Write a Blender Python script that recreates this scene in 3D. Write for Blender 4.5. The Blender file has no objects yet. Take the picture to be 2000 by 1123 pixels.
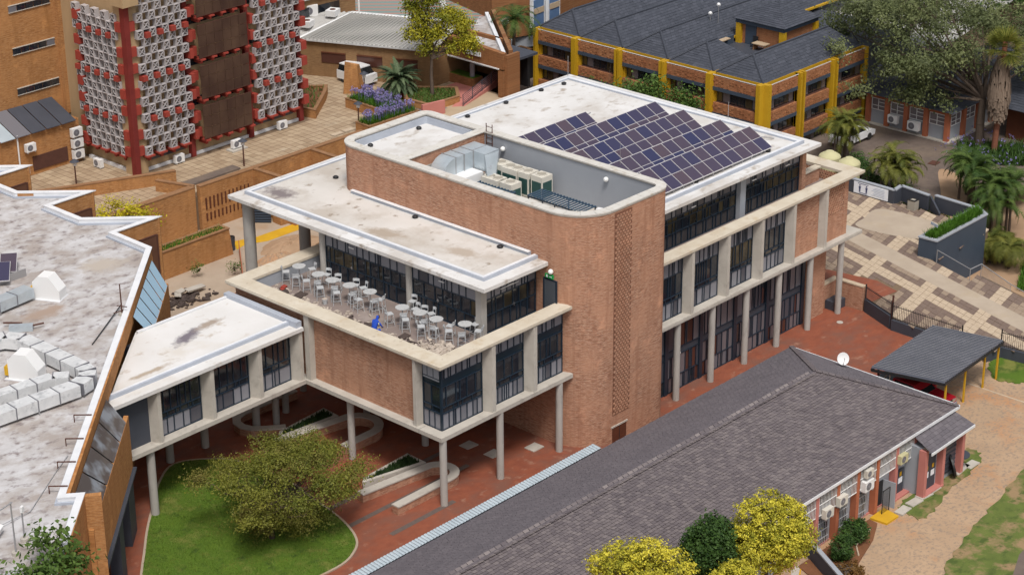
import bpy, bmesh, math, random
from mathutils import Vector, Matrix
R = math.radians
S = bpy.context.scene
COL = S.collection
# ---------------------------------------------------------------- camera
cam_d = bpy.data.cameras.new('camera'); cam = bpy.data.objects.new('camera', cam_d); COL.objects.link(cam)
yaw, pitch, roll = R(47.115), R(23.718), R(-0.481)
fw = Vector((math.cos(pitch)*math.sin(yaw), math.cos(pitch)*math.cos(yaw), -math.sin(pitch)))
rt = Vector((math.cos(yaw), -math.sin(yaw), 0)); up = rt.cross(fw)
r2 = rt*math.cos(roll)+up*math.sin(roll); u2 = up*math.cos(roll)-rt*math.sin(roll)
cam.matrix_world = Matrix(((r2.x, u2.x, -fw.x, -72.2), (r2.y, u2.y, -fw.y, -72.26), (r2.z, u2.z, -fw.z, 58.0), (0, 0, 0, 1)))
cam_d.sensor_width = 36; cam_d.lens = 74.764; cam_d.clip_end = 3000; cam_d.clip_start = 1
S.camera = cam
# ---------------------------------------------------------------- world, sun, exposure
SUN_EL, SUN_AZ = 60, 232        # azimuth: direction the light comes from, degrees counter-clockwise from +X
W = bpy.data.worlds.new('World'); S.world = W; W.use_nodes = True
wn = W.node_tree.nodes; wl = W.node_tree.links
bg = wn['Background']; sky = wn.new('ShaderNodeTexSky'); sky.sky_type = 'NISHITA'; sky.sun_disc = False
sky.sun_elevation = R(SUN_EL); sky.sun_rotation = R(90-SUN_AZ); sky.air_density = 1.0; sky.dust_density = 4.0; sky.ozone_density = 1.0
hs = wn.new('ShaderNodeHueSaturation'); hs.inputs['Saturation'].default_value = 0.35
wl.new(sky.outputs[0], hs.inputs['Color']); wl.new(hs.outputs[0], bg.inputs['Color']); bg.inputs['Strength'].default_value = 0.125
sd = bpy.data.lights.new('sun', 'SUN'); sun = bpy.data.objects.new('sun', sd); COL.objects.link(sun)
sd.energy = 2.3; sd.angle = R(14); sd.color = (1.0, 0.955, 0.90)
sdir = Vector((math.cos(R(SUN_EL))*math.cos(R(SUN_AZ)), math.cos(R(SUN_EL))*math.sin(R(SUN_AZ)), math.sin(R(SUN_EL))))
sun.rotation_euler = sdir.to_track_quat('Z', 'Y').to_euler(); sun.location = (0, 0, 80)
S.view_settings.view_transform = 'Standard'; S.view_settings.look = 'None'; S.view_settings.gamma = 1
S.view_settings.exposure = 0.06
try: S.view_settings.use_curve_mapping = False
except Exception: pass
S.render.engine = 'CYCLES'
S.cycles.max_bounces = 5; S.cycles.diffuse_bounces = 3; S.cycles.glossy_bounces = 3; S.cycles.transmission_bounces = 3
S.cycles.use_denoising = True
# ---------------------------------------------------------------- mesh helpers
class MB:
    def __init__(s): s.v = []; s.f = []; s.c = []
    def add(s, vs, fs, c=None):
        o = len(s.v); s.v += [tuple(p) for p in vs]; s.f += [tuple(i+o for i in f) for f in fs]
        s.c += [c]*len(fs); return s
    def box(s, x0, x1, y0, y1, z0, z1, c=None):
        return s.add([(x0,y0,z0),(x1,y0,z0),(x1,y1,z0),(x0,y1,z0),(x0,y0,z1),(x1,y0,z1),(x1,y1,z1),(x0,y1,z1)],
            [(0,3,2,1),(4,5,6,7),(0,1,5,4),(1,2,6,5),(2,3,7,6),(3,0,4,7)], c)
    def obox(s, c, sx, sy, sz, rz=0, rx=0, ry=0, col=None):     # box centred at c, rotated
        m = Matrix.Rotation(rz,3,'Z') @ Matrix.Rotation(ry,3,'Y') @ Matrix.Rotation(rx,3,'X'); c = Vector(c)
        vs = [c+m@Vector((a*sx/2,b*sy/2,d*sz/2)) for d in (-1,1) for a,b in ((-1,-1),(1,-1),(1,1),(-1,1))]
        return s.add(vs, [(0,3,2,1),(4,5,6,7),(0,1,5,4),(1,2,6,5),(2,3,7,6),(3,0,4,7)], col)
    def wall(s, a, b, z0, z1, t, side=0, z1b=None, c=None):   # upright slab from a to b (xy), thickness t; side -1/0/1 shifts it
        a = Vector((a[0],a[1])); b = Vector((b[0],b[1])); d = (b-a).normalized(); n = Vector((-d.y,d.x))
        o0 = n*(t*(side-1)/2); o1 = n*(t*(side+1)/2); zb = z1 if z1b is None else z1b
        p = [a+o0,b+o0,b+o1,a+o1]
        return s.add([(q.x,q.y,z0) for q in p]+[(p[0].x,p[0].y,z1),(p[1].x,p[1].y,zb),(p[2].x,p[2].y,zb),(p[3].x,p[3].y,z1)],
            [(0,3,2,1),(4,5,6,7),(0,1,5,4),(1,2,6,5),(2,3,7,6),(3,0,4,7)], c)
    def prism(s, poly, z0, z1, c=None):
        n = len(poly); a = sum(poly[i][0]*poly[(i+1)%n][1]-poly[(i+1)%n][0]*poly[i][1] for i in range(n))
        if a < 0: poly = poly[::-1]
        return s.add([(p[0],p[1],z0) for p in poly]+[(p[0],p[1],z1) for p in poly],
            [tuple(range(n))[::-1], tuple(range(n,2*n))]+[(i,(i+1)%n,n+(i+1)%n,n+i) for i in range(n)], c)
    def sheet(s, poly, z, c=None):
        n = len(poly); a = sum(poly[i][0]*poly[(i+1)%n][1]-poly[(i+1)%n][0]*poly[i][1] for i in range(n))
        if a < 0: poly = poly[::-1]
        return s.add([(p[0],p[1],p[2] if len(p) > 2 else z) for p in poly], [tuple(range(n))], c)
    def ring(s, outer, inner, z0, z1, c=None):    # closed ring between two outlines with equal point counts
        n = len(outer)
        vs = [(p[0],p[1],z) for z in (z0,z1) for o in (outer,inner) for p in o]
        fs = []
        for i in range(n):
            j = (i+1)%n
            fs += [(2*n+i,2*n+j,3*n+j,3*n+i),(i,n+i,n+j,j),(i,j,2*n+j,2*n+i),(n+j,n+i,3*n+i,3*n+j)]
        return s.add(vs, fs, c)
    def cyl(s, p0, p1, r0, r1=None, n=12, cap=True, c=None):
        p0 = Vector(p0); p1 = Vector(p1); r1 = r0 if r1 is None else r1; d = (p1-p0)
        if d.length < 1e-6: return s
        q = d.to_track_quat('Z','Y').to_matrix(); vs = []
        for p, r in ((p0,r0),(p1,r1)):
            vs += [p+q@Vector((r*math.cos(2*math.pi*i/n), r*math.sin(2*math.pi*i/n), 0)) for i in range(n)]
        fs = [(i,(i+1)%n,n+(i+1)%n,n+i) for i in range(n)]
        if cap: fs += [tuple(range(n))[::-1], tuple(range(n,2*n))]
        return s.add(vs, fs, c)
    def tube(s, pts, r, n=6, c=None):
        for a, b in zip(pts, pts[1:]): s.cyl(a, b, r, r, n, True, c)
        return s
    def build(s, name, mat=None, parent=None, smooth=False):
        me = bpy.data.meshes.new(name); me.from_pydata(s.v, [], s.f)
        if any(c is not None for c in s.c):
            at = me.attributes.new('tone', 'FLOAT', 'FACE'); at.data.foreach_set('value', [0.5 if c is None else c for c in s.c])
        if mat: me.materials.append(mat)
        me.update()
        if smooth:
            me.polygons.foreach_set('use_smooth', [True]*len(me.polygons))
            try: me.set_sharp_from_angle(angle=R(40))
            except Exception: pass
        o = bpy.data.objects.new(name, me); COL.objects.link(o)
        if parent: adopt(o, parent)
        return o
def adopt(o, parent):
    o.parent = parent
    o.matrix_parent_inverse = Matrix.LocRotScale(parent.location, parent.rotation_euler, None).inverted() if parent.type == 'EMPTY' and parent.parent is None else Matrix.Identity(4)
    if parent.type != 'EMPTY' and parent.parent is not None: pass
    return o
def tag(o, label, cat, group=None, kind=None):
    if label: o['label'] = label
    if cat: o['category'] = cat
    if group: o['group'] = group
    if kind: o['kind'] = kind
    return o
def thing(name, label, cat, loc=(0,0,0), group=None):
    o = bpy.data.objects.new(name, None); COL.objects.link(o); o.location = loc; o.empty_display_size = 0.3
    return tag(o, label, cat, group)
def structure(name, mb, mat): o = mb.build(name, mat); o['kind'] = 'structure'; return o
def copy_tree(o, parent=None):
    c = o.copy(); COL.objects.link(c)
    if parent: c.parent = parent
    for ch in list(o.children): copy_tree(ch, c)
    return c
def place(proto, used, loc, rz, label=None, group=None):
    o = copy_tree(proto) if used else proto
    o.location = loc; o.rotation_euler = (0,0,rz)
    if label: o['label'] = label
    if group: o['group'] = group
    return o
_unit = {}
def cell(name, mat, parent, c, size, rz=0, rx=0, slope=None):       # a shared unit box, scaled: a pane, a panel, a tile
    me = _unit.get(mat.name)
    if me is None:
        me = MB().obox((0,0,0),1,1,1).build('u', mat).data
        ob = [o for o in bpy.data.objects if o.data == me][0]; bpy.data.objects.remove(ob); me.name = 'piece'; _unit[mat.name] = me
    o = bpy.data.objects.new(name, me); COL.objects.link(o); o.location = c; o.scale = size; o.rotation_euler = (rx,0,rz)
    if parent: o.parent = parent; o.matrix_parent_inverse = pinv(parent)
    return o
def pinv(p):
    m = Matrix.LocRotScale(p.location, p.rotation_euler, p.scale)
    return m.inverted() if p.parent is None else Matrix.Identity(4)
def rrect(x0,x1,y0,y1,r,n=8):     # rounded rectangle, r = radii for corners (x0,y0),(x1,y0),(x1,y1),(x0,y1)
    P = []
    for (cx,cy,sx,sy,a0,rr) in ((x0,y0,1,1,180,r[0]),(x1,y0,-1,1,270,r[1]),(x1,y1,-1,-1,0,r[2]),(x0,y1,1,-1,90,r[3])):
        for i in range(n+1):
            a = R(a0+90*i/n); P.append((cx+sx*rr+rr*math.cos(a), cy+sy*rr+rr*math.sin(a)))
    return P
# ---------------------------------------------------------------- materials
class NT:
    def __init__(s, name):
        s.m = bpy.data.materials.new(name); s.m.use_nodes = True; s.t = s.m.node_tree; s.n = s.t.nodes; s.b = s.n['Principled BSDF']
        s.g = s.n.new('ShaderNodeNewGeometry')
    def node(s, k, **kw):
        o = s.n.new(k)
        for a, v in kw.items(): setattr(o, a, v)
        return o
    def link(s, a, b): s.t.links.new(a, b)
    def pos(s, sc=(1,1,1), rot=0):
        m = s.node('ShaderNodeMapping'); m.inputs['Scale'].default_value = sc; m.inputs['Rotation'].default_value = (0,0,rot)
        s.link(s.g.outputs['Position'], m.inputs['Vector']); return m.outputs[0]
    def noise(s, vec, scale, detail=4, rough=0.6):
        o = s.node('ShaderNodeTexNoise'); o.inputs['Scale'].default_value = scale; o.inputs['Detail'].default_value = detail; o.inputs['Roughness'].default_value = rough
        s.link(vec, o.inputs['Vector']); return o.outputs['Fac']
    def ramp(s, fac, a, b):
        o = s.node('ShaderNodeMapRange'); o.inputs['From Min'].default_value = a; o.inputs['From Max'].default_value = b; o.clamp = True
        s.link(fac, o.inputs['Value']); return o.outputs[0]
    def mix(s, fac, a, b, mode='MIX'):
        o = s.node('ShaderNodeMix', data_type='RGBA', blend_type=mode)
        if isinstance(fac, (int,float)): o.inputs[0].default_value = fac
        else: s.link(fac, o.inputs[0])
        for v, i in ((a,6),(b,7)):
            if isinstance(v, tuple): o.inputs[i].default_value = (v[0],v[1],v[2],1)
            else: s.link(v, o.inputs[i])
        return o.outputs[2]
    def fin(s, col, rough=0.8, metal=0, spec=0.5, bump=None, bs=0.3, bd=0.02):
        if isinstance(col, tuple): s.b.inputs['Base Color'].default_value = (col[0],col[1],col[2],1)
        else: s.link(col, s.b.inputs['Base Color'])
        s.b.inputs['Roughness'].default_value = rough; s.b.inputs['Metallic'].default_value = metal
        s.b.inputs['Specular IOR Level'].default_value = spec
        if bump is not None:
            o = s.node('ShaderNodeBump'); o.inputs['Strength'].default_value = bs; o.inputs['Distance'].default_value = bd
            s.link(bump, o.inputs['Height']); s.link(o.outputs[0], s.b.inputs['Normal'])
        return s.m
MT = {}
def surf(name, c1, c2=None, scale=1.5, rough=0.85, metal=0, spec=0.3, stretch=(1,1,1), stain=None, ss=0.3, st=(0.52,0.68), stain2=None, ss2=1, st2=(0.6,0.7), lo=0.3, hi=0.7, tone=None, bs=0, bscale=40, rot=0, blots=()):
    t = NT(name); p = t.pos(stretch, rot); c2 = c2 or tuple(x*0.82 for x in c1)
    col = t.mix(t.ramp(t.noise(p, scale, 6), lo, hi), c1, c2)
    if stain: col = t.mix(t.ramp(t.noise(p, ss, 6, 0.65), *st), col, stain)
    if stain2: col = t.mix(t.ramp(t.noise(t.pos((1,1.3,1)), ss2, 5, 0.6), *st2), col, stain2)
    for (bx,by,rx,ry,ang,bc) in blots:      # a stain at a fixed place, ragged edge
        mp = t.node('ShaderNodeMapping', vector_type='TEXTURE'); mp.inputs['Location'].default_value = (bx,by,0); mp.inputs['Rotation'].default_value = (0,0,ang); mp.inputs['Scale'].default_value = (rx,ry,1000); t.link(t.g.outputs['Position'], mp.inputs['Vector'])
        ln = t.node('ShaderNodeVectorMath', operation='LENGTH'); t.link(mp.outputs[0], ln.inputs[0]); ad = t.node('ShaderNodeMath', operation='MULTIPLY_ADD'); t.link(t.noise(t.pos(), 1.6, 6, .7), ad.inputs[0]); ad.inputs[1].default_value = 2.2; t.link(ln.outputs['Value'], ad.inputs[2])
        col = t.mix(t.ramp(ad.outputs[0], 2.15, 1.5), col, bc)
    if tone:
        a = t.node('ShaderNodeAttribute', attribute_name='tone'); col = t.mix(a.outputs['Fac'], col, tone)
    b = t.noise(p, bscale, 3) if bs else None
    MT[name] = t.fin(col, rough, metal, spec, b, bs); return MT[name]
def plain(name, c, rough=0.6, metal=0, spec=0.5): MT[name] = NT(name).fin(c, rough, metal, spec); return MT[name]
def brick(name, cols, mortar, u=(1,-1,0), bw=0.23, bh=0.085, streak=None, mort=0.010, top=None):
    t = NT(name); g = t.g.outputs['Position']
    dot = t.node('ShaderNodeVectorMath', operation='DOT_PRODUCT'); t.link(g, dot.inputs[0]); dot.inputs[1].default_value = u
    sep = t.node('ShaderNodeSeparateXYZ'); t.link(g, sep.inputs[0]); cb = t.node('ShaderNodeCombineXYZ')
    t.link(dot.outputs['Value'], cb.inputs[0]); t.link(sep.outputs[2], cb.inputs[1])
    br = t.node('ShaderNodeTexBrick'); t.link(cb.outputs[0], br.inputs['Vector'])
    br.inputs['Scale'].default_value = 1; br.inputs['Brick Width'].default_value = bw; br.inputs['Row Height'].default_value = bh
    br.inputs['Mortar Size'].default_value = mort; br.inputs['Bias'].default_value = 0
    for k, c in (('Color1',cols[0]),('Color2',cols[1]),('Mortar',mortar)): br.inputs[k].default_value = (*c,1)
    mp = t.node('ShaderNodeMapping'); mp.inputs['Scale'].default_value = (1.7,10,1); t.link(cb.outputs[0], mp.inputs[0])
    n1 = t.noise(mp.outputs[0], 1.3, 5, 0.7)
    col = t.mix(t.ramp(n1, 0.44, 0.60), br.outputs['Color'], cols[2])
    n2 = t.noise(cb.outputs[0], 0.35, 4)
    col = t.mix(t.ramp(n2, 0.4, 0.75), col, streak or tuple(x*0.8 for x in cols[0]))
    mv = t.node('ShaderNodeMapping'); mv.inputs['Scale'].default_value = (1.5,.16,1); t.link(cb.outputs[0], mv.inputs[0])
    col = t.mix(t.ramp(t.noise(mv.outputs[0], 1.1, 5, .65), .5, .78), col, tuple(x*.72 for x in cols[1]))
    col = t.mix(t.ramp(t.noise(cb.outputs[0], .9, 5, .7), .56, .8), col, tuple(min(1,x*1.25) for x in cols[0]))
    MT[name] = t.fin(col, 0.9, 0, 0.2, br.outputs['Fac'], -0.4, 0.008); return MT[name]
brick('red_face_brick', ((.495,.26,.162),(.40,.192,.118),(.245,.115,.072)), (.44,.35,.27), streak=(.47,.25,.158))
brick('tan_face_brick', ((.48,.235,.085),(.39,.18,.063),(.26,.112,.04)), (.38,.25,.14), streak=(.45,.22,.085))
brick('tan_face_brick_diagonal', ((.54,.26,.09),(.44,.20,.065),(.31,.13,.045)), (.36,.22,.11), u=(.707,.707,0), streak=(.45,.21,.08))
brick('dull_tan_brick', ((.30,.18,.085),(.25,.145,.07),(.20,.11,.055)), (.27,.18,.10), u=(.45,-.89,0), streak=(.28,.165,.08))
brick('panel_brick', ((.33,.135,.06),(.26,.10,.045),(.40,.19,.09)), (.30,.16,.09), bw=.24, bh=.17, mort=.02, streak=(.30,.12,.055))
surf('concrete', (.50,.465,.41), (.40,.365,.32), 0.9, stain=(.30,.27,.235), ss=1.3, st=(.56,.8), bs=.15)
surf('coping_concrete', (.60,.545,.45), (.50,.43,.33), 0.8, stain=(.44,.33,.20), ss=1.1, st=(.55,.8), stain2=(.34,.27,.20), ss2=2.4, st2=(.62,.8), bs=.15)
surf('column_concrete', (.43,.405,.37), (.35,.33,.305), 1.0, stretch=(1,1,.35), stain=(.27,.25,.225), ss=2, st=(.58,.8))
surf('white_roof', (.68,.67,.66), (.60,.585,.565), 0.35, stain=(.52,.49,.455), ss=.3, st=(.46,.64), stain2=(.37,.32,.27), ss2=.9, st2=(.56,.70), rough=.7)
surf('bridge_roof', (.69,.68,.67), (.61,.595,.575), 0.35, stain=(.60,.565,.52), ss=.3, st=(.52,.68), stain2=(.45,.38,.31), ss2=.8, st2=(.6,.74), rough=.7, blots=[(-5.4,14.6,1.7,.55,.35,(.17,.15,.175)),(-3.6,15.0,1.2,.4,.2,(.34,.28,.23)),(-9.6,12.6,1.6,.25,0,(.40,.33,.26))])
surf('canopy_roof', (.63,.605,.575), (.53,.50,.46), 0.3, stain=(.46,.415,.365), ss=.28, st=(.46,.62), stain2=(.27,.22,.17), ss2=1.1, st2=(.60,.70), rough=.75, blots=[(7.2,20.9,.9,1.5,0,(.20,.17,.17)),(7.0,11.5,.8,1.6,.2,(.38,.32,.26)),(8.0,6.0,.7,1.4,0,(.42,.36,.3))])
surf('weathered_roof', (.56,.555,.565), (.42,.40,.395), 0.8, stain=(.34,.30,.275), ss=.42, st=(.43,.60), stain2=(.20,.165,.16), ss2=1.6, st2=(.53,.70), rough=.85, stretch=(1,1.35,1), bs=.2, bscale=6, rot=.6, blots=[(-3.6,24.6,1.6,1.4,0,(.42,.37,.32)),(-13.8,9.6,1.8,.7,.6,(.36,.24,.15)),(-9.5,14.5,1.6,1.0,.5,(.30,.25,.2)),(-7.5,31.5,1.3,1.0,0,(.35,.29,.25)),(-10,21.5,1.6,.8,0,(.33,.25,.2))])
surf('white_flashing', (.74,.745,.76), (.62,.635,.66), 1.2, rough=.5)
surf('grey_waterproofing', (.42,.455,.52), (.36,.39,.45), .9, rough=.55)
surf('grey_paint', (.33,.35,.385), (.30,.32,.355), .6, rough=.6)
surf('charcoal_paint', (.062,.068,.086), (.05,.055,.07), .8, rough=.6)
surf('slate_blue_paint', (.055,.075,.105), (.045,.062,.09), .8, rough=.5)
surf('navy_frame', (.016,.030,.048), (.012,.024,.040), 2, rough=.35, spec=.5)
plain('panel_grey', (.215,.215,.24), .4); plain('panel_mid', (.15,.15,.17), .4); plain('panel_dark', (.07,.07,.085), .35)
plain('panel_mauve', (.165,.145,.155), .4); plain('panel_maroon', (.085,.035,.026), .25)
plain('panel_navy', (.008,.020,.032), .3)
t = NT('dark_glass'); MT['dark_glass'] = t.fin(t.mix(t.ramp(t.noise(t.pos((1,1,.6)), .8, 3), .45,.65), (.012,.016,.024), (.038,.038,.040)), .05, 0, .9)  # noise varies the base colour to paint uneven reflections
t = NT('amber_glass'); MT['amber_glass'] = t.fin(t.mix(t.ramp(t.noise(t.pos((1,1,.6)), 1.1, 3), .4,.65), (.085,.066,.036), (.028,.024,.018)), .08, 0, .5)
t = NT('sky_reflection_glass'); MT['sky_reflection_glass'] = t.fin((.33,.50,.64), .12, 0, .6)  # blue base colour paints the sky's reflection on the sloping panes
t = NT('mirror_glass'); MT['mirror_glass'] = t.fin(t.mix(t.ramp(t.noise(t.pos((1,1,1)), .55, 3), .5,.62), (.10,.085,.08), (.24,.26,.29)), .08, 0, .6)  # noise mix paints dark and pale reflections into the glass colour
leafmat_later = 1
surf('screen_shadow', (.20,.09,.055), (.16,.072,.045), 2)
surf('red_pavers', (.275,.085,.045), (.205,.06,.034), 1.2, stain=(.185,.08,.055), ss=.35, st=(.46,.66), stain2=(.30,.15,.10), ss2=1.1, st2=(.6,.72), bs=.3, bscale=9, stretch=(1,1.6,1))
surf('grey_paver_band', (.14,.105,.09), (.11,.08,.07), 3)
surf('dirt_paving', (.44,.305,.195), (.36,.245,.155), .5, stain=(.42,.225,.115), ss=.22, st=(.5,.62), stain2=(.285,.21,.15), ss2=4.5, st2=(.5,.62), bs=.4, bscale=7)
surf('yard_concrete', (.43,.345,.265), (.36,.28,.21), .4, stain=(.36,.235,.14), ss=.25, st=(.5,.7), bs=.2)
surf('dark_road_pavers', (.155,.12,.10), (.12,.092,.078), 2.2, stain=(.19,.145,.11), ss=.3, bs=.3, bscale=9)
surf('sand', (.40,.265,.165), (.32,.205,.125), .7, stain=(.30,.18,.095), ss=.9, st=(.58,.8), bs=.4, bscale=6)
surf('red_soil', (.20,.085,.04), (.15,.065,.03), 2, bs=.3)
surf('tile_beige', (.46,.355,.24), (.37,.275,.185), .35, tone=(.29,.205,.13), stain=(.50,.42,.31), ss=.4, st=(.6,.75), rough=.7)
surf('tile_joint', (.20,.14,.09), (.16,.11,.07), 2)
surf('stone_pale', (.52,.42,.31), (.42,.325,.23), 4.5, stain=(.36,.27,.19), ss=1.2, st=(.6,.75), bs=.5, bscale=7)
surf('stone_mid', (.32,.245,.18), (.26,.195,.145), 2.5, bs=.5, bscale=7); surf('stone_dark', (.20,.145,.115), (.155,.11,.09), 3, bs=.5, bscale=7)
surf('plaza_screed', (.44,.365,.285), (.37,.30,.23), .6, stain=(.40,.32,.23), ss=.5, st=(.55,.7))
surf('lawn_grass', (.095,.16,.014), (.055,.11,.010), .55, stain=(.17,.18,.04), ss=.55, st=(.52,.66), stain2=(.035,.07,.008), ss2=1.2, st2=(.55,.7), bs=.8, bscale=22)
surf('rough_grass', (.13,.165,.035), (.085,.115,.025), .9, stain=(.28,.19,.10), ss=.6, st=(.47,.6), stain2=(.065,.095,.02), ss2=1.5, st2=(.52,.66), bs=.8, bscale=22)
surf('shingle_violet', (.125,.106,.113), (.098,.083,.09), .8, tone=(.22,.19,.185), rough=.8, bs=.4, bscale=12)
surf('shingle_slate', (.128,.114,.126), (.108,.097,.108), .5, tone=(.155,.138,.15), rough=.75)
surf('shingle_blue', (.052,.058,.075), (.042,.047,.061), .4, tone=(.068,.074,.094), rough=.7)
surf('yellow_ochre_paint', (.50,.30,.015), (.44,.255,.012), .7, rough=.55)
surf('signal_yellow', (.62,.36,.02), (.52,.29,.02), 1.2, rough=.6)
surf('salmon_paint', (.50,.195,.165), (.44,.165,.14), .8, rough=.7); surf('orange_paint', (.42,.14,.07), (.36,.115,.058), .8, rough=.7)
surf('brick_red_paint', (.33,.052,.035), (.27,.042,.03), .9, rough=.7, stain=(.45,.25,.18), ss=3.5, st=(.70,.74))
surf('deep_red_paint', (.21,.03,.024), (.155,.022,.019), .9, rough=.7)
surf('tan_plaster', (.44,.31,.175), (.38,.26,.145), .6, stretch=(2,2,.5), rough=.8)
surf('white_breeze', (.46,.43,.43), (.38,.355,.36), 1.5, rough=.75, stain=(.40,.37,.35), ss=2, st=(.6,.8))
t = NT('brown_mesh'); MT['brown_mesh'] = t.fin(t.mix(t.ramp(t.noise(t.pos((1,1,.5)), .7, 4), .35,.7), (.052,.026,.019), (.098,.056,.036)), .5, 0, .3)
surf('galvanised', (.58,.64,.68), (.46,.52,.56), 1.3, rough=.38, metal=.45, stain=(.40,.43,.47), ss=2.2, st=(.58,.72))
surf('galvanised_lagging', (.74,.745,.745), (.58,.59,.595), 1.6, rough=.42, metal=.2, stain=(.42,.43,.44), ss=2.5, st=(.55,.7))
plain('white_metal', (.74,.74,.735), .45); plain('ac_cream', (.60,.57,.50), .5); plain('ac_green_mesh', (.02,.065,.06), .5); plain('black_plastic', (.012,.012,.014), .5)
surf('blue_blind', (.10,.17,.30), (.08,.14,.26), 1); surf('tower_coping', (.60,.58,.54), (.52,.495,.455), 1.2, stain=(.42,.37,.30), ss=1.5, st=(.55,.7))
surf('metal_roof', (.48,.47,.45), (.40,.39,.37), .3, stretch=(1,1,1), rough=.5, metal=.15)
surf('dark_sheet', (.105,.11,.135), (.08,.085,.105), .7, rough=.3, metal=.5); surf('navy_slat', (.05,.095,.15), (.04,.08,.13), 1, rough=.4, metal=.2)
surf('crest_highlight', (.28,.28,.295), (.17,.172,.185), .8, rough=.6)  # pale tone paints the sky's highlights on the carport ribs
surf('polycarbonate', (.42,.48,.52), (.34,.40,.44), .8, rough=.35)
t = NT('solar_cells'); p = t.pos((1,1,1)); n = t.noise(p, .16, 3)
oi = t.node('ShaderNodeObjectInfo'); wv = t.node('ShaderNodeTexWave', wave_type='BANDS'); wv.inputs['Scale'].default_value = 3.2; t.link(p, wv.inputs['Vector'])
base = t.mix(t.ramp(oi.outputs['Random'], .15, .95), (.026,.029,.085), (.095,.062,.070)); MT['solar_cells'] = t.fin(t.mix(t.ramp(wv.outputs['Fac'], .2,.3), (.04,.042,.085), base), .18, 0, .5)  # purple and brown base colours paint the sky's sheen on the panels
plain('panel_frame', (.62,.60,.60), .4, .3); plain('rail_steel', (.42,.42,.43), .45, .6)
surf('rust_steel', (.105,.045,.032), (.08,.035,.025), 3); plain('black_steel', (.018,.018,.02), .5); plain('chrome', (.6,.6,.62), .2, .9)
plain('car_red', (.30,.010,.018), .18); plain('car_white', (.72,.73,.74), .25); plain('tyre', (.02,.02,.02), .8); plain('car_glass', (.012,.014,.016), .05)
plain('exit_green', (.01,.30,.07), .5); plain('lamp_globe', (.78,.78,.76), .3); plain('door_grey', (.075,.085,.10), .4)
surf('chair_white', (.47,.48,.49), (.42,.43,.44), 3, rough=.45); surf('table_marble', (.50,.50,.50), (.42,.43,.43), 6, rough=.35, stain=(.36,.37,.37), ss=8, st=(.56,.6))
surf('terrace_floor', (.245,.195,.175), (.20,.16,.145), 1.2, stain=(.30,.25,.225), ss=.6)
plain('sticker_blue', (.12,.14,.45), .5); plain('sticker_yellow', (.55,.45,.10), .5)
surf('rubble_pale', (.52,.45,.38), (.36,.30,.25), 5); surf('rubble_dark', (.085,.062,.054), (.06,.045,.04), 4)
plain('overall_blue', (.010,.060,.42), .8); plain('skin', (.09,.045,.028), .6); plain('hivis', (.65,.62,.5), .6)
surf('door_brown', (.12,.038,.018), (.09,.03,.015), 1.5); surf('panel_brown', (.135,.062,.036), (.11,.05,.03), 1); surf('timber', (.30,.16,.08), (.22,.12,.06), 2, stretch=(1,1,4))
surf('tank_cream', (.52,.49,.29), (.46,.43,.25), 1); plain('sign_white', (.80,.83,.88), .4); plain('sign_print', (.06,.07,.16), .6); plain('sign_grey', (.40,.46,.56), .6)
plain('bin_concrete', (.33,.30,.25), .8); plain('bin_green', (.05,.14,.055), .5)
surf('bark_grey', (.11,.082,.062), (.07,.05,.038), 3, stretch=(1,1,.3), bs=.6, bscale=8); surf('bark_red', (.22,.085,.05), (.15,.06,.035), 3, stretch=(1,1,2))
surf('dead_frond', (.22,.165,.125), (.15,.11,.08), 3, stretch=(3,3,.6))
def leafmat(name, a, b, c=None, tr=.25):
    t = NT(name); at = t.node('ShaderNodeAttribute', attribute_name='tone')
    col = t.mix(at.outputs['Fac'], a, b)
    if c: col = t.mix(t.ramp(t.noise(t.pos(), .45, 3), .5,.68), col, c)
    m = t.fin(col, .6, 0, .25); t.b.inputs['Subsurface Weight'].default_value = 0
    tl = t.node('ShaderNodeBsdfTranslucent'); t.link(col, tl.inputs[0]); ms = t.node('ShaderNodeMixShader'); ms.inputs[0].default_value = tr
    t.link(t.b.outputs[0], ms.inputs[1]); t.link(tl.outputs[0], ms.inputs[2]); t.link(ms.outputs[0], t.n['Material Output'].inputs['Surface']); MT[name] = m; return m
leafmat('leaf_olive', (.085,.105,.014), (.23,.225,.034), (.15,.125,.030), .16); leafmat('leaf_dark', (.018,.048,.010), (.065,.125,.022), None, .14); leafmat('leaf_yellow', (.15,.16,.010), (.72,.62,.06), None, .14)
leafmat('leaf_lime', (.16,.18,.014), (.50,.44,.03), (.13,.155,.014)); leafmat('leaf_acacia', (.09,.115,.045), (.25,.28,.12), (.10,.12,.06), .38); leafmat('leaf_lawn', (.065,.125,.012), (.15,.21,.03), (.20,.20,.045), .15); leafmat('leaf_palm', (.035,.075,.016), (.11,.165,.035)); leafmat('leaf_palm_olive', (.07,.09,.015), (.20,.20,.04))
leafmat('leaf_fan', (.10,.13,.02), (.30,.29,.06)); leafmat('leaf_cycad', (.06,.10,.045), (.16,.21,.11)); leafmat('leaf_hedge', (.045,.12,.010), (.10,.22,.022)); leafmat('leaf_mid', (.05,.105,.02), (.13,.20,.04)); leafmat('leaf_brightyellow', (.30,.29,.01), (.62,.52,.02)); leafmat('flower_blue', (.17,.15,.36), (.36,.32,.56)); leafmat('leaf_planter_dark', (.018,.04,.012), (.04,.075,.02)); leafmat('leaf_bronze', (.13,.075,.02), (.22,.11,.03))
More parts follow.
